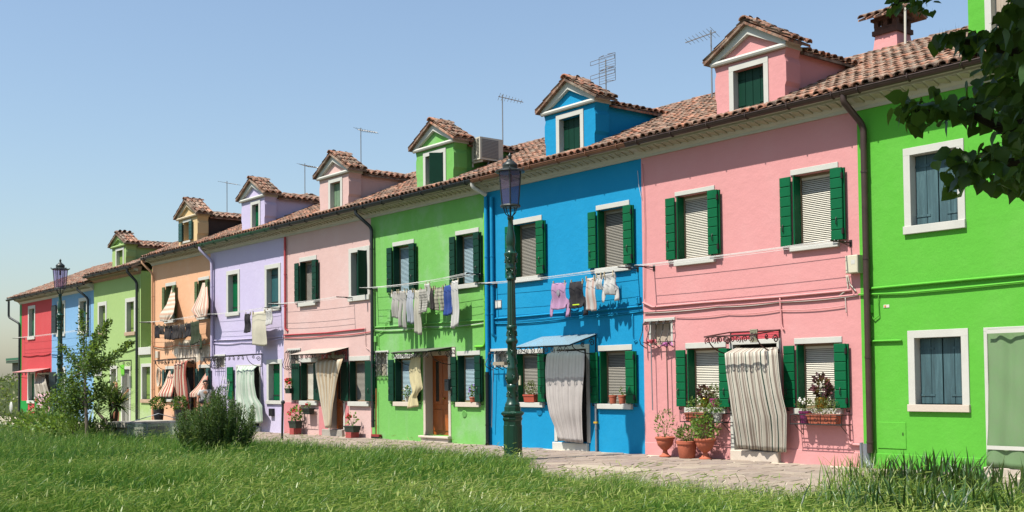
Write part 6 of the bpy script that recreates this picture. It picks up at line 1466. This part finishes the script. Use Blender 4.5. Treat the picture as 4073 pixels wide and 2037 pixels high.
x, z = W(634, 1530, -.05); q = MB(); q.bbox(x-.12, x+.12, -.05, 0, z-.45, z-.1, .005); tag(q.build('wooden_board', simple('raw_wood', lin('a87848'), .8, .2, 4, .2, 0, .3, (8, 8, 1)), origin=(x, -.03, z-.45)), 'small wooden board below the coiled hose', 'board')
x, z = W(490, 1478, -.3); q = MB(); q.add([(x-.35, -.3, z+.25), (x+.1, -.3, z+.3), (x+.12, -.3, z-.15), (x-.2, -.3, z-.2), (x-.35, -.29, z+.25), (x+.1, -.29, z+.3), (x+.12, -.29, z-.15), (x-.2, -.29, z-.2)], [(0, 1, 2, 3), (7, 6, 5, 4), (0, 4, 5, 1), (1, 5, 6, 2), (2, 6, 7, 3), (3, 7, 4, 0)])
tag(q.build('pennant', paint('6cc030'), origin=(x, -.3, z-.2)), 'light green pennant hanging at the pale green house door', 'flag')
# ---------------------------------------------------------------- shrubs and trees by the lawn
BARK = simple('grey_bark', lin('6d6256'), .9, .25, 6, .5, 0, .2, (5, 5, 1)); BARKD = simple('dark_bark', lin('40362c'), .9, .25, 6, .5, 0, .2, (5, 5, 1))
def wp(px, py, y): x, z = W(px, py, y); return Vector((x, y, z))
def small_tree():
    y = -5.9; x, y0 = G(347, 1755); base = Vector((x, y0, 0)); t = thing('young_tree', 'young leafy tree with upswept branches in front of the pale green house', 'tree', base)
    r = random.Random(5); m = MB(); fork = wp(341, 1610, y0); top = wp(338, 1480, y0)
    m.tube([base-Vector((0, 0, .05)), wp(345, 1690, y0), fork, top, wp(332, 1400, y0)], [.06, .05, .045, .032, .018], 8); m.build('trunk', BARK, t)
    twigs = [(fork, (185, 1585), .6), (fork, (240, 1520), .3), (top, (265, 1450), .5), (top, (285, 1370), -.3), (top, (298, 1235), .2), (top, (320, 1300), .5), (top, (365, 1330), .1), (top, (492, 1277), -.4), (top, (480, 1360), .3), (top, (440, 1400), -.5), (top, (378, 1430), .4), (fork, (362, 1530), .4), (fork, (280, 1600), -.5), (fork, (335, 1580), .6), (fork, (230, 1610), .2), (fork, (300, 1545), -.3), (top, (330, 1520), -.5)]
    tw = MB(); lf = MB()
    for o, tip, dy in twigs:
        e = wp(*tip, y0); e.y += dy; mid = o.lerp(e, .5)+Vector((0, 0, -.10 if tip[1] < 1450 else .08)); path = [o*(1-k)**2+mid*2*k*(1-k)+e*k*k for k in [i/8 for i in range(9)]]
        b_ = MB(); b_.tube(path, [.018*(1-.8*i/8)+.003 for i in range(9)], 5); b_.build('branch', BARK, t)
        n = int((e-o).length*62)
        low = tip[1] > 1420
        for k in range(n):
            u = .18+.82*k/n; q = path[int(u*8)].lerp(path[min(8, int(u*8)+1)], u*8-int(u*8)); d = (e-o).normalized()
            for c in range(6 if low else 3):
                sp = .13*(1-.75*u) if not low else .20*(1-.4*u)
                p = q+Vector((r.gauss(0, sp), r.gauss(0, sp), r.gauss(0, sp)))
                leaf(lf, p, d+Vector((r.gauss(0, .9), r.gauss(0, .9), r.gauss(0, .7)-.1)), r.uniform(.07, .13), .5, r)
    stuff(lf.build('crown', leafmat('tree_leaves', [lin('1e3414'), lin('2f4e1d'), lin('48692a'), lin('6c8c40')]), t))
small_tree()
def rosette(mb, c, n, L, w, r, droop=.5, up=.25):
    c = Vector(c)
    for _ in range(n):
        a = r.uniform(0, 6.283); e = math.asin(r.uniform(-.55+up, .98)); d = Vector((math.cos(a)*math.cos(e), math.sin(a)*math.cos(e), math.sin(e))); s = d.cross(Vector((0, 0, 1))); s = s.normalized() if s.length > .01 else Vector((1, 0, 0)); l = L*r.uniform(.75, 1.1); k = droop*r.uniform(.3, 1)
        pts = [c+d*l*t-Vector((0, 0, k*l*t*t*.5)) for t in (0.03, .35, .7, 1)]; ws = (w*.7, w, w*.7, .001)
        vs = []
        for p, q in zip(pts, ws): vs += [p-s*q, p+s*q]
        mb.add(vs, [(0, 1, 3, 2), (2, 3, 5, 4), (4, 5, 7, 6)])
def yucca():
    x, y = W(450, 1700, -3.0)[0], -3.0; t = thing('yucca', 'spiky yucca with two rosettes behind the stone bench', 'yucca', (x, y, 0)); r = random.Random(9)
    h1 = wp(468, 1612, y); h2 = wp(432, 1578, y-.2); h3 = wp(388, 1640, y+.2); m = MB()
    for h in (h1, h2, h3): m.tube([(x, y, -.03), Vector((x, y, 0)).lerp(h, .5)+Vector((.05, 0, 0)), h], [.08, .06, .05], 7)
    m.build('stem', BARKD, t)
    for h, n, L in ((h1, 170, .92), (h2, 130, .85), (h3, 50, .55)):
        b = MB(); rosette(b, h, n, L, .028, r); b.build('rosette', leafmat('yucca_leaves', [lin('2c4420'), lin('456030'), lin('6f8548')], trans=.15), t)
yucca()
def rosemary():
    x, y = G(862, 1812); t = thing('rosemary_bush', 'large upright rosemary bush in the grass before the lavender house', 'bush', (x, y, 0)); r = random.Random(12); lf = MB(); st = MB()
    mat_ = leafmat('rosemary_needles', [lin('24401f'), lin('3b5a2b'), lin('5a7a3c'), lin('7f9658')], trans=.2)
    right = Vector((ROT[0][0], ROT[1][0], 0)).normalized(); fwd = Vector((-right.y, right.x, 0))
    for k in range(430):
        a = r.uniform(-1, 1); b = r.uniform(-1, 1)
        if a*a+b*b > 1: continue
        o = Vector((x, y, 0))+right*(a*.5)+fwd*(b*.4); H_ = (1.42-.35*abs(a)**1.5+.14*math.sin(6*a+1)-.45*max(0, -a-.25))*r.uniform(.45, 1.0)
        e = Vector((x, y, 0))+right*(a*.92)+fwd*(b*.75)+Vector((0, 0, H_)); mid = o.lerp(e, .45)+right*(a*.16)
        path = [o*(1-q)**2+mid*2*q*(1-q)+e*q*q for q in (0, .2, .4, .6, .8, 1)]
        if k < 60: st.tube(path, [.010, .008, .007, .006, .005, .003], 4, False)
        n = int(H_*150)
        for i in range(n):
            u = .12+.88*i/n; j = min(4, int(u*5)); p = path[j].lerp(path[j+1], u*5-j); d = (path[j+1]-path[j]).normalized()
            leaf(lf, p, d*.9+Vector((r.gauss(0, .7), r.gauss(0, .7), r.gauss(0, .4))), r.uniform(.04, .075), .24, r)
    stuff(st.build('stems', BARKD, t)); stuff(lf.build('foliage', mat_, t))
    px, py = G(905, 1800); q = MB(); q.tube([(px, py, -.05), (px-.06, py, .42)], .022, 6); tag(q.build('stake', BARKD, origin=(px, py, 0)), 'short dark stake at the right foot of the rosemary', 'stake')
    q = MB(); p0 = wp(849, 1700, -3.4); q.tube([(p0.x, -3.4, 0), (p0.x, -3.4, wp(847, 1565, -3.4).z)], .035, 7); q.ball((p0.x, -3.4, wp(847, 1562, -3.4).z), .05, 8, 5); tag(q.build('post', PIPE_K, origin=(p0.x, -3.4, 0)), 'thin dark post between the man and the rosemary', 'post')
rosemary()
def shrub(px, py, label, rr, n, size, m, wid=.5, up=.4, seed=1, name='shrub'):
    x, y = G(px, py); t = thing(name, label, 'shrub', (x, y, 0), 'low shrubs on the lawn'); s = MB(); stems(s, (x, y, -.02), [(x+rr[0]*.5*math.cos(a), y+rr[1]*.5*math.sin(a), rr[2]*1.2) for a in (0, 1, 2, 3, 4, 5)], .012); s.build('stem', BARKD, t)
    b = MB(); bush(b, (x, y, rr[2]*.9), rr, n, size, wid, up, seed, .3); stuff(b.build('foliage', m, t))
shrub(398, 1748, 'dark rounded shrub at the foot of the young tree', (.46, .45, .34), 1000, .075, LEAF_D, .4, .5, 31)
shrub(305, 1752, 'feathery light green shrub left of the young tree trunk', (.55, .5, .42), 1300, .09, LEAF_M, .18, 1.0, 32)
shrub(165, 1726, 'low pale leafy shrub before the red house', (1.1, .9, .42), 900, .14, LEAF_M, .45, .4, 33)
shrub(245, 1742, 'sprawling broad leafed shrub below the far lamp post', (1.0, .8, .38), 800, .14, LEAF_M, .5, .4, 34)
shrub(110, 1712, 'leftmost low leafy shrub beside the red house', (1.3, 1.0, .35), 800, .14, LEAF_G, .5, .4, 35)
shrub(215, 1700, 'taller tangled shrub between the far lamp post and the young tree', (1.2, .8, .75), 1100, .15, leafmat('shrub_leaves', [lin('1f3a16'), lin('365622'), lin('5c7c36')]), .5, .3, 36)
def straps(px, py, label, n, L, w, m, seed, spread=.25, name='iris_clump', lean=.45):
    x, y = G(px, py); t = thing(name, label, 'plant', (x, y, 0), 'strap leaved plants on the lawn'); r = random.Random(seed); k0 = 0
    for k in range(n):
        a = r.uniform(0, 6.283); d = Vector((math.cos(a), math.sin(a), 0)); s = Vector((-d.y, d.x, 0)); s = (s+d*r.uniform(-.6, .6)).normalized(); o = Vector((x, y, 0))+Vector((r.gauss(0, spread), r.gauss(0, spread), 0)); l = L*r.uniform(.55, 1.1); ln = lean*r.uniform(.15, 1.1); b = MB()
        pts = [o+Vector((0, 0, l*q*(1-.25*ln*q)))+d*(l*ln*q*q) for q in (0, .3, .6, .85, 1)]; vs = []
        nn = d.cross(s)
        for p, q in zip(pts, (.8, 1, .9, .55, .02)): vs += [p-s*w*q, p+d*w*.25*q, p+s*w*q]
        b.add(vs, [f for i in range(4) for f in ((3*i, 3*i+1, 3*i+4, 3*i+3), (3*i+1, 3*i+2, 3*i+5, 3*i+4))]); b.build('strap_leaf', m, t)
IRIS = leafmat('iris_leaves', [lin('20381c'), lin('34542a'), lin('4f6f38')], rough=.35, trans=.2); IRISL = leafmat('iris_leaves_light', [lin('4a6a2c'), lin('6f8c40'), lin('9aa95c')], rough=.4, trans=.3)
straps(3745, 2000, 'dark tufted iris clump before the bright green house', 150, 0.66, .016, IRIS, 41, .26)
straps(3580, 1990, 'dark iris clump left of the largest one at the lower right', 110, 0.60, .014, IRIS, 42, .2)
straps(3900, 2012, 'iris clump near the right edge of the lawn', 120, 0.58, .016, IRIS, 43, .26)
straps(3425, 1985, 'pale grassy clump at the left end of the iris bed', 150, .62, .008, IRISL, 44, .28, lean=.7)
straps(3650, 2040, 'pale grassy clump in front of the dark irises', 150, .5, .007, IRISL, 45, .35, lean=.8)
straps(4000, 2060, 'pale grassy clump in the lower right corner', 140, .5, .007, IRISL, 46, .35, lean=.8)
straps(3490, 2070, 'dark weedy clump nearest the camera at the lower right', 120, .5, .012, IRIS, 50, .35, lean=.7)
straps(3820, 2090, 'broad dark clump at the bottom edge below the irises', 130, .5, .014, IRIS, 51, .38, lean=.7)
straps(255, 1742, 'tall iris fan below the far lamp post', 26, .95, .035, IRISL, 47, .35, lean=.5)
straps(200, 1735, 'iris leaves left of the far lamp post', 22, .80, .035, IRISL, 48, .35, lean=.6)
straps(300, 1735, 'iris leaves between the far lamp post and the young tree', 22, .85, .032, IRIS, 49, .3, lean=.5)

# stone bench with a wire cage on it -----------------------------------------------------
def bench():
    a = Vector((*G(437, 1744), 0)); d = Vector((-.25, 1.0, 0)).normalized(); s = Vector((d.y, -d.x, 0)); t = thing('stone_bench', 'weathered stone slab bench on block legs behind the grass', 'bench', a)
    m = simple('weathered_bench_stone', lin('a8a294'), .9, .2, 4, .4)
    def blk(u0, u1, v0, v1, z0, z1):
        b = MB(); q = [a+d*u+s*v for u, v in ((u0, v0), (u1, v0), (u1, v1), (u0, v1))]; b.add([(p.x, p.y, z0) for p in q]+[(p.x, p.y, z1) for p in q], [(3, 2, 1, 0), (4, 5, 6, 7), (0, 1, 5, 4), (1, 2, 6, 5), (2, 3, 7, 6), (3, 0, 4, 7)]); return b
    blk(0, 1.9, -.5, .75, .33, .48).build('seat_slab', m, t)
    for u0, v0 in ((.1, -.42), (.1, .2), (1.45, -.42), (1.45, .2)): blk(u0, u0+.3, v0, v0+.42, 0, .33).build('leg', m, t)
    c = thing('wire_cage', 'empty glass sided wire frame standing at the bench end', 'frame', a+s*.9)
    g = MB(); P4 = [a+d*u+s*v for u, v in ((.05, .8), (1.5, .8), (1.5, 1.75), (.05, 1.75))]
    for z in (.05, .46): g.tube([(p.x, p.y, z) for p in P4+P4[:1]], .012, 5)
    for p in P4: g.tube([(p.x, p.y, 0), (p.x, p.y, .46)], .012, 5)
    g.tube([(P4[0].x, P4[0].y, .46), ((P4[0]+P4[2])/2).to_tuple()[:2]+(.72,), (P4[2].x, P4[2].y, .46)], .012, 5); g.build('wire', PIPE_G, c)
    gl = glass('hazy_glass', lin('a9b8b0'), .18)
    for i in range(4):
        p, q = P4[i], P4[(i+1) % 4]; b = MB(); b.quad((p.x, p.y, .05), (q.x, q.y, .05), (q.x, q.y, .46), (p.x, p.y, .46)); b.build('pane', gl, c)
bench()

# far left background ----------------------------------------------------------------------
x, y = G(-60, 1668); w0 = MB(); w0.box(-75, -45.2, -1.5, -1.2, -.1, .42); tag(w0.build('garden_wall', plaster('ochre_wall', lit('c98a4a'), .1, damp=False), origin=(-60, -1.35, 0)), 'low ochre garden wall at the far left', 'wall')
hd = MB(); r = random.Random(77)
for k in range(2600):
    p = Vector((r.uniform(-62, -45.2), r.uniform(.6, 1.8), r.uniform(.1, 2.0+.25*math.sin(k)))); leaf(hd, p, (r.gauss(0, 1), r.gauss(-.5, 1), r.gauss(.3, 1)), r.uniform(.14, .28), .6, r)
hd.box(-62, -45.4, .8, 1.5, 0, 1.85)
h_ = hd.build('hedge', leafmat('hedge_leaves', [lin('3a4a24'), lin('55683a'), lin('7c8656'), lin('a8a684')]), origin=(-54, 1.2, 0)); tag(h_, 'tangled green hedge beside the red house', 'hedge'); stuff(h_)
sd = thing('shed', 'low grey wooden shed behind the hedge', 'shed', (-54, 5, 0)); wm = simple('grey_shed_boards', lin('8f8676'), .85, .2, 2, .3, 0, .2, (6, 6, .5))
for k in range(24): b = MB(); b.box(-60+k*.5, -60+(k+1)*.5-.03, 4.0, 4.06, 0, 3.05); b.build('board', wm, sd)
b = MB(); b.box(-60, -48, 4.07, 7, 0, 3.0); b.build('body', wm, sd); b = MB(); b.box(-60.3, -47.8, 3.7, 7.3, 3.05, 3.2); b.build('roof', paint('4a5a48'), sd); b = MB(); b.box(-60.2, -47.9, 3.66, 3.72, 3.22, 3.36); b.build('green_edge', paint('2f6a4c'), sd)
x, y = G(44, 1690); q = thing('garden_spinner', 'white oval disc on a thin stake at the far left', 'ornament', (x, y, 0)); b = MB(); b.tube([(x, y, 0), (x, y, .55)], .012, 5); b.build('stake', PIPE_G, q)
b = MB(); b.ball((x, y, .72), (.17, .05, .23), 14, 8); b.build('disc', WHITE, q)
tk = thing('washing_stand', 'metal stand with a pink patterned cloth before the red house', 'stand', (W(165, 1650, -.9)[0], -.9, 0)); xx = tk.location.x
b = MB()
for dx in (-.5, .55): b.tube([(xx+dx, -.9, 0), (xx+dx, -.9, 1.05)], .02, 5)
b.tube([(xx-.5, -.9, 1.05), (xx+.55, -.9, 1.05)], .02, 5); b.build('frame', PIPE_G, tk)
cloth_obj('patterned_cloth', [(151, 1568, 196, 1563, -.9), (152, 1615, 198, 1612, -.92), (153, 1655, 198, 1652, -.92)], simple('pink_patterned_cloth', lin('c9a0a8'), .9, .5, 9, .1), 'pink and white patterned cloth over the metal stand', 'cloth', folds=3, amp=.03, seed=60, nu=16, nv=10)

# ---------------------------------------------------------------- people
SKIN = simple('skin', lin('c98f74'), .55, .06, 6, .05)
def skinned(name, joints, edges, m, parent, root=0, sub=2):
    me = bpy.data.meshes.new(name); me.from_pydata([j[0] for j in joints], edges, []); me.update(); o = bpy.data.objects.new(name, me); COL.objects.link(o); o.parent = parent; me.materials.append(m)
    md = o.modifiers.new('skin', 'SKIN'); md.use_smooth_shade = True
    for i, j in enumerate(joints):
        r = j[1]; sv = me.skin_vertices[0].data[i]; sv.radius = (r, r) if not isinstance(r, tuple) else r; sv.use_root = (i == root)
    s = o.modifiers.new('sub', 'SUBSURF'); s.levels = sub; s.render_levels = sub; return o
def person(loc, face, label, hairm, topm, pantm, arms, hair='short', long_pants=True, extra=None, k=1.0):
    t = thing('person', label, 'person', loc); t.rotation_euler = (0, 0, face); J = []; E = []
    def a(p, r, par=None): J.append(((p[0]*k, p[1]*k, p[2]*k), r*k if not isinstance(r, tuple) else tuple(q*k for q in r))); i = len(J)-1; (E.append((par, i)) if par is not None else None); return i
    pel = a((0, 0, .93), (.135, .095)); ab = a((0, 0, 1.08), (.125, .09), pel); ch = a((0, -.005, 1.27), (.15, .10), ab); nk0 = a((0, 0, 1.41), (.075, .065), ch); nk = a((0, -.01, 1.48), .05, nk0); hd0 = a((0, -.02, 1.54), (.062, .075), nk); hd1 = a((0, -.025, 1.62), (.072, .09), hd0); hd2 = a((0, -.015, 1.69), (.055, .07), hd1)
    for s in (-1, 1):
        sh = a((s*.165, 0, 1.385), .055, ch); el, wr = arms[0 if s < 0 else 1]; e = a(el, .042, sh); w = a(wr, .027, e)
        d = (Vector(wr)-Vector(el)).normalized(); pm = Vector(wr)+d*.07; p = a(pm, (.034, .018), w); sd = d.cross(Vector((0, 1, 0))); sd = sd.normalized() if sd.length > .1 else Vector((1, 0, 0))
        for f in range(4): q = Vector(pm)+d*(.045+.008*(f in (1, 2)))+sd*(.022*(f-1.5)); q2 = q+d*.035+Vector((0, -.012, 0)); i1 = a(q, .0095, p); a(q2, .0085, i1)
        th = a(Vector(wr)+d*.045+sd*(-.045*s), .0105, w); a(Vector(wr)+d*.08+sd*(-.055*s)+Vector((0, -.015, 0)), .009, th)
        hp = a((s*.095, 0, .86), (.085, .085), pel); kn = a((s*.105, -.01, .49), .058, hp); an = a((s*.11, .02, .09), .04, kn); a((s*.12, -.13, .035), (.045, .03), an)
    skinned('body', J, E, SKIN, t)
    JT = []; ET = []
    def b(p, r, par=None): JT.append((tuple(q*k for q in p), tuple(q*k for q in r))); i = len(JT)-1; (ET.append((par, i)) if par is not None else None); return i
    p0 = b((0, 0, .95), (.155, .112)); p1 = b((0, 0, 1.08), (.148, .108), p0); p2 = b((0, -.005, 1.27), (.168, .115), p1); b((0, 0, 1.425), (.085, .07), p2)
    for s in (-1, 1):
        el = Vector(arms[0 if s < 0 else 1][0]); sh = Vector((s*.17, 0, 1.385)); i = b(sh, (.07, .068), p2); b(sh.lerp(el, .62), (.064, .062), i)
    skinned('shirt', JT, ET, topm, t)
    JT, ET = [], []; p0 = b((0, 0, .96), (.15, .11))
    for s in (-1, 1):
        i = b((s*.095, 0, .84), (.10, .10), p0); kz = .49; i = b((s*.107, -.005, .55 if not long_pants else .5), (.085, .082), i)
        if long_pants: b((s*.112, .01, .14), (.065, .062), i)
    skinned('trousers', JT, ET, pantm, t)
    h = MB(); K = k
    h.ball((0, .012*K, 1.685*K), (.088*K, .105*K, .085*K), 14, 8)
    if hair == 'long': h.ball((0, .06*K, 1.58*K), (.085*K, .06*K, .17*K), 12, 8); h.ball((0, .08*K, 1.74*K), (.05*K, .05*K, .045*K), 10, 6)
    else:
        h.v = [(v[0], v[1]+(.02*K if v[1] < 0 and v[2] < 1.70*K else 0), max(v[2], 1.655*K)) for v in h.v]
    hh = h.build('hair', hairm, None); hh.parent = t; hh.location = (0, 0, 0); smooth_by_angle(hh, 60)
    f = MB(); f.ball((0, -.112*K, 1.60*K), (.013*K, .018*K, .02*K), 8, 5)
    for s in (-1, 1): f.ball((s*.078*K, .0, 1.61*K), (.012*K, .02*K, .03*K), 8, 5)
    o = f.build('nose_and_ears', SKIN, None); o.parent = t; o.location = (0, 0, 0)
    f = MB(); f.ball((0, -.098*K, 1.555*K), (.026*K, .008*K, .006*K), 8, 5); o = f.build('mouth', simple('lips', lin('9a5248'), .5, .05, 5, 0), None); o.parent = t; o.location = (0, 0, 0)
    f = MB()
    for s in (-1, 1): f.ball((s*.034*K, -.102*K, 1.63*K), (.012*K, .008*K, .007*K), 8, 5)
    o = f.build('eyes', simple('eye_dark', lin('2a2320'), .3, .05, 5, 0), None); o.parent = t; o.location = (0, 0, 0)
    for q in J: pass
    if extra: extra(t, K)
    return t
def man_extra(t, K):
    g = MB(); bk = simple('sunglass_black', lin('17130f'), .15, .05, 5, 0, 0, .7)
    for s in (-1, 1): g.ball((s*.036*K, -.108*K, 1.63*K), (.030*K, .012*K, .022*K), 10, 6); g.tube([(s*.064*K, -.10*K, 1.64*K), (s*.08*K, .0, 1.635*K)], .004, 4)
    g.tube([(-.02*K, -.113*K, 1.637*K), (.02*K, -.113*K, 1.637*K)], .004, 4)
    o = g.build('sunglasses', bk, None); o.parent = t; o.location = (0, 0, 0)
    bag = MB(); lm = simple('black_leather', lin('26262a'), .5, .1, 6, .1); bag.ball((-.09*K, -.15*K, 1.05*K), (.12*K, .04*K, .075*K), 12, 8); bag.tube([(.115*K, -.075*K, 1.40*K), (.06*K, -.13*K, 1.30*K), (0, -.14*K, 1.18*K), (-.06*K, -.15*K, 1.1*K)], .018, 6); bag.tube([(.115*K, -.075*K, 1.40*K), (.10*K, .06*K, 1.40*K), (-.05*K, .13*K, 1.25*K), (-.17*K, .05*K, 1.1*K), (-.17*K, -.1*K, 1.06*K)], .018, 6)
    o = bag.build('shoulder_bag', lm, None); o.parent = t; o.location = (0, 0, 0)
def facecam(x, y): return math.atan2(CAM[1]-y, CAM[0]-x)+math.pi/2
x = W(817, 1600, -1.9)[0]
person((x, -1.9, .013), facecam(x, -1.9)+.05, 'man in white T-shirt and sunglasses with a black crossbody bag', simple('dark_brown_hair', lin('3a2a20'), .6, .2, 20, .2), cloth('white_tshirt', lin('d9d8d6')), cloth('grey_trousers', lin('8a8f96')), (((-.235, .02, 1.13), (-.25, -.06, .90)), ((.235, .02, 1.13), (.25, -.06, .90))), extra=man_extra, k=.965)
def woman_extra(t, K):
    g = MB(); g.box(.30*K, .36*K, -.34*K, -.325*K, 1.42*K, 1.55*K); o = g.build('phone', simple('phone_black', lin('1c1c20'), .2, .05, 5, 0), None); o.parent = t; o.location = (0, 0, 0)
x, y = G(460, 1696)
person((x, y, .013), facecam(x, y)+.6, 'woman with blond hair holding a phone behind the yucca', simple('blond_hair', lin('b8925a'), .55, .2, 20, .3), cloth('dark_floral_top', lin('5a4a4a')), cloth('navy_shorts', lin('23304a')), (((-.2, -.06, 1.16), (-.05, -.25, 1.12)), ((.24, -.08, 1.15), (.30, -.28, 1.36))), hair='long', long_pants=False, extra=woman_extra, k=.955)

# ---------------------------------------------------------------- overhanging linden at the right
def leaf_mesh(k):
    r = random.Random(k); pts = [(0, 0), (-.30, -.12), (-.50, .12), (-.52, .40), (-.40, .62), (-.22, .82), (0, 1.08)]; rt = [(-a, b) for a, b in pts[1:-1]]; cup = r.uniform(.10, .28); bend = r.uniform(.1, .45)
    jag = lambda p: (p[0]*r.uniform(.88, 1.1), p[1]*r.uniform(.95, 1.05)); L = [pts[0]]+[jag(p) for p in pts[1:-1]]+[pts[-1]]; R_ = [jag(p) for p in rt]
    zf = lambda p: cup*abs(p[0])-bend*p[1]**2*.5
    mid = [(0, .12), (0, .40), (0, .62), (0, .82)]; V = [(p[0], p[1], zf(p)) for p in L+R_+mid]
    nL = len(L); iR = nL; iM = nL+len(R_)
    # left strip: L0..L6 against mid; right likewise
    f = [(0, 1, iM), (1, 2, iM), (2, 3, iM+1, iM), (3, 4, iM+2, iM+1), (4, 5, iM+3, iM+2), (5, 6, iM+3)]
    g = [(0, iM, iR), (iR, iM, iR+1), (iR+1, iM, iM+1, iR+2), (iR+2, iM+1, iM+2, iR+3), (iR+3, iM+2, iM+3, iR+4), (iR+4, iM+3, 6)]
    V += [(-.012, 0, .01), (.012, 0, .01), (0, -.55, .10+r.uniform(-.1, .1))]; n = len(V); f.append((n-3, n-2, n-1))
    me = bpy.data.meshes.new('leaf'); me.from_pydata(V, [], f+g); me.update()
    for p in me.polygons: p.use_smooth = True
    me.materials.append(LIND); return me
LIND = leafmat('linden_leaves', [lin('1e3a16'), lin('2c5020'), lin('3d6428'), lin('5a7a34')], rough=.5, trans=.35)
def linden():
    r = random.Random(21); base = P(5000, 1500, 9.0); base.z = 0; t = thing('linden_tree', 'dark leafy linden branches overhanging the upper right corner', 'tree', base)
    top = P(4750, 250, 8.6); tr = MB(); tr.tube([base-Vector((0, 0, .1)), base+Vector((0, 0, 1.5)), top.lerp(base, .35), top, top+Vector((.2, -.4, 2.2))], [.22, .18, .15, .12, .06], 10); tr.build('trunk', BARKD, t)
    limbs = [((4750, 250, 8.6), (4300, 420, 8.0), (3990, 515, 7.7), (3880, 462, 7.6), (3640, 440, 7.6)), ((4750, 250, 8.6), (4250, 250, 8.0), (3960, 190, 7.8), (3760, 150, 7.8)), ((4750, 400, 8.6), (4250, 620, 8.0), (3980, 650, 7.7), (3800, 700, 7.6)), ((4750, 100, 8.7), (4300, -60, 8.2), (3900, -90, 8.0), (3640, -20, 8.0), (3545, 25, 8.0))]
    for L in limbs:
        b = MB(); n = len(L); b.tube([P(*q) for q in L], [.05*(1-.85*i/(n-1))+.004 for i in range(n)], 6); b.build('limb', BARKD, t)
    MS = [leaf_mesh(k) for k in range(5)]; up = Vector((0, 0, 1)); pos = []
    left = [(-60, 4040), (80, 3985), (130, 3955), (200, 3890), (300, 3905), (380, 3860), (430, 3900), (560, 3960), (620, 3880), (680, 3862), (740, 3885), (790, 3960)]
    for _ in range(330):
        py = r.uniform(-40, 765); lo = plin(py, left); px = lo+(4120-lo)*r.random()**.9; pos.append((px, py, r.uniform(6.9, 8.4), 1))
    def spray(n, p0, p1, w, d):
        for _ in range(n): k = r.random(); pos.append((lerp(p0[0], p1[0], k)+r.gauss(0, w*.6), lerp(p0[1], p1[1], k)+r.gauss(0, w), d+r.uniform(-.25, .25), 1))
    spray(34, (3720, 165), (3900, 170), 20, 7.8); spray(75, (3580, 455), (3880, 440), 34, 7.6); spray(50, (3770, 700), (3900, 650), 38, 7.6)
    for _ in range(60): pos.append((r.uniform(3540, 3715), min(45, r.gauss(0, 26)), r.uniform(7.7, 8.3), .55))
    po = Vector(base)
    pos.sort(key=lambda q: q[2])
    def place(p, s, i, obj=True):
        nrm = Vector((r.gauss(0, .55), r.gauss(-.35, .5), r.gauss(.8, .4))).normalized(); tip = Vector((r.gauss(-.2, .5), r.gauss(0, .5), -1.0 if r.random() < .75 else 0)).normalized(); tip = (tip-nrm*tip.dot(nrm)*.65).normalized(); x = tip.cross(nrm).normalized(); n2 = x.cross(tip)
        return Matrix(((x.x*s, tip.x*s, n2.x*s, p.x-po.x), (x.y*s, tip.y*s, n2.y*s, p.y-po.y), (x.z*s, tip.z*s, n2.z*s, p.z-po.z), (0, 0, 0, 1)))
    for i, (px, py, d, sc) in enumerate(pos[:300]):
        o = bpy.data.objects.new('leaf', MS[i % 5]); COL.objects.link(o); o.parent = t; o.matrix_basis = place(P(px, py-20, d), r.uniform(.065, .105)*sc, i)
    # the rest of the crown, out of the frame and behind the nearest leaves
    rest = MB(); me = [([v.co.copy() for v in m.vertices], [tuple(p.vertices) for p in m.polygons]) for m in MS]
    def addleaf(p, s): m = place(p, s, 0); V, F = me[r.randrange(5)]; rest.add([(m @ v)+po for v in V], F)
    for (px, py, d, sc) in pos[300:]: addleaf(P(px, py, d), .09*sc)
    for _ in range(900):
        py = r.uniform(-60, 750); lo = plin(py, left)+60; px = lo+(4400-lo)*r.random(); addleaf(P(px, py, r.uniform(8.0, 9.6)), r.uniform(.07, .11))
    c = P(4350, 150, 7.8)+Vector((.6, -1.3, 1.1)); n = 0
    while n < 5200:
        d = Vector((r.gauss(0, 1), r.gauss(0, 1), r.gauss(0, 1))).normalized()*r.random()**.45; p = c+Vector((d.x*2.9, d.y*3.0, d.z*2.0)); q = ROT.T @ (np.array(p)-CAM)
        if -q[2] < 1.2: continue
        u = PPX+FPX*q[0]/-q[2]; v = PPY-FPX*q[1]/-q[2]
        if u < 4110 and v > -400: n += 1; continue
        addleaf(p, r.uniform(.10, .16)); n += 1
    c = P(3960, 380, 7.7)+Vector((-.05, -1.35, 2.5))  # dense unseen leaf layer, added towards the sun to shade the leaves in view
    for _ in range(2600):
        d = Vector((r.gauss(0, 1), r.gauss(0, 1), r.gauss(0, 1))).normalized()*r.random()**.4; addleaf(c+Vector((d.x*1.9, d.y*1.5, d.z*.7)), r.uniform(.11, .16))
    stuff(rest.build('crown', LIND, t))
linden()
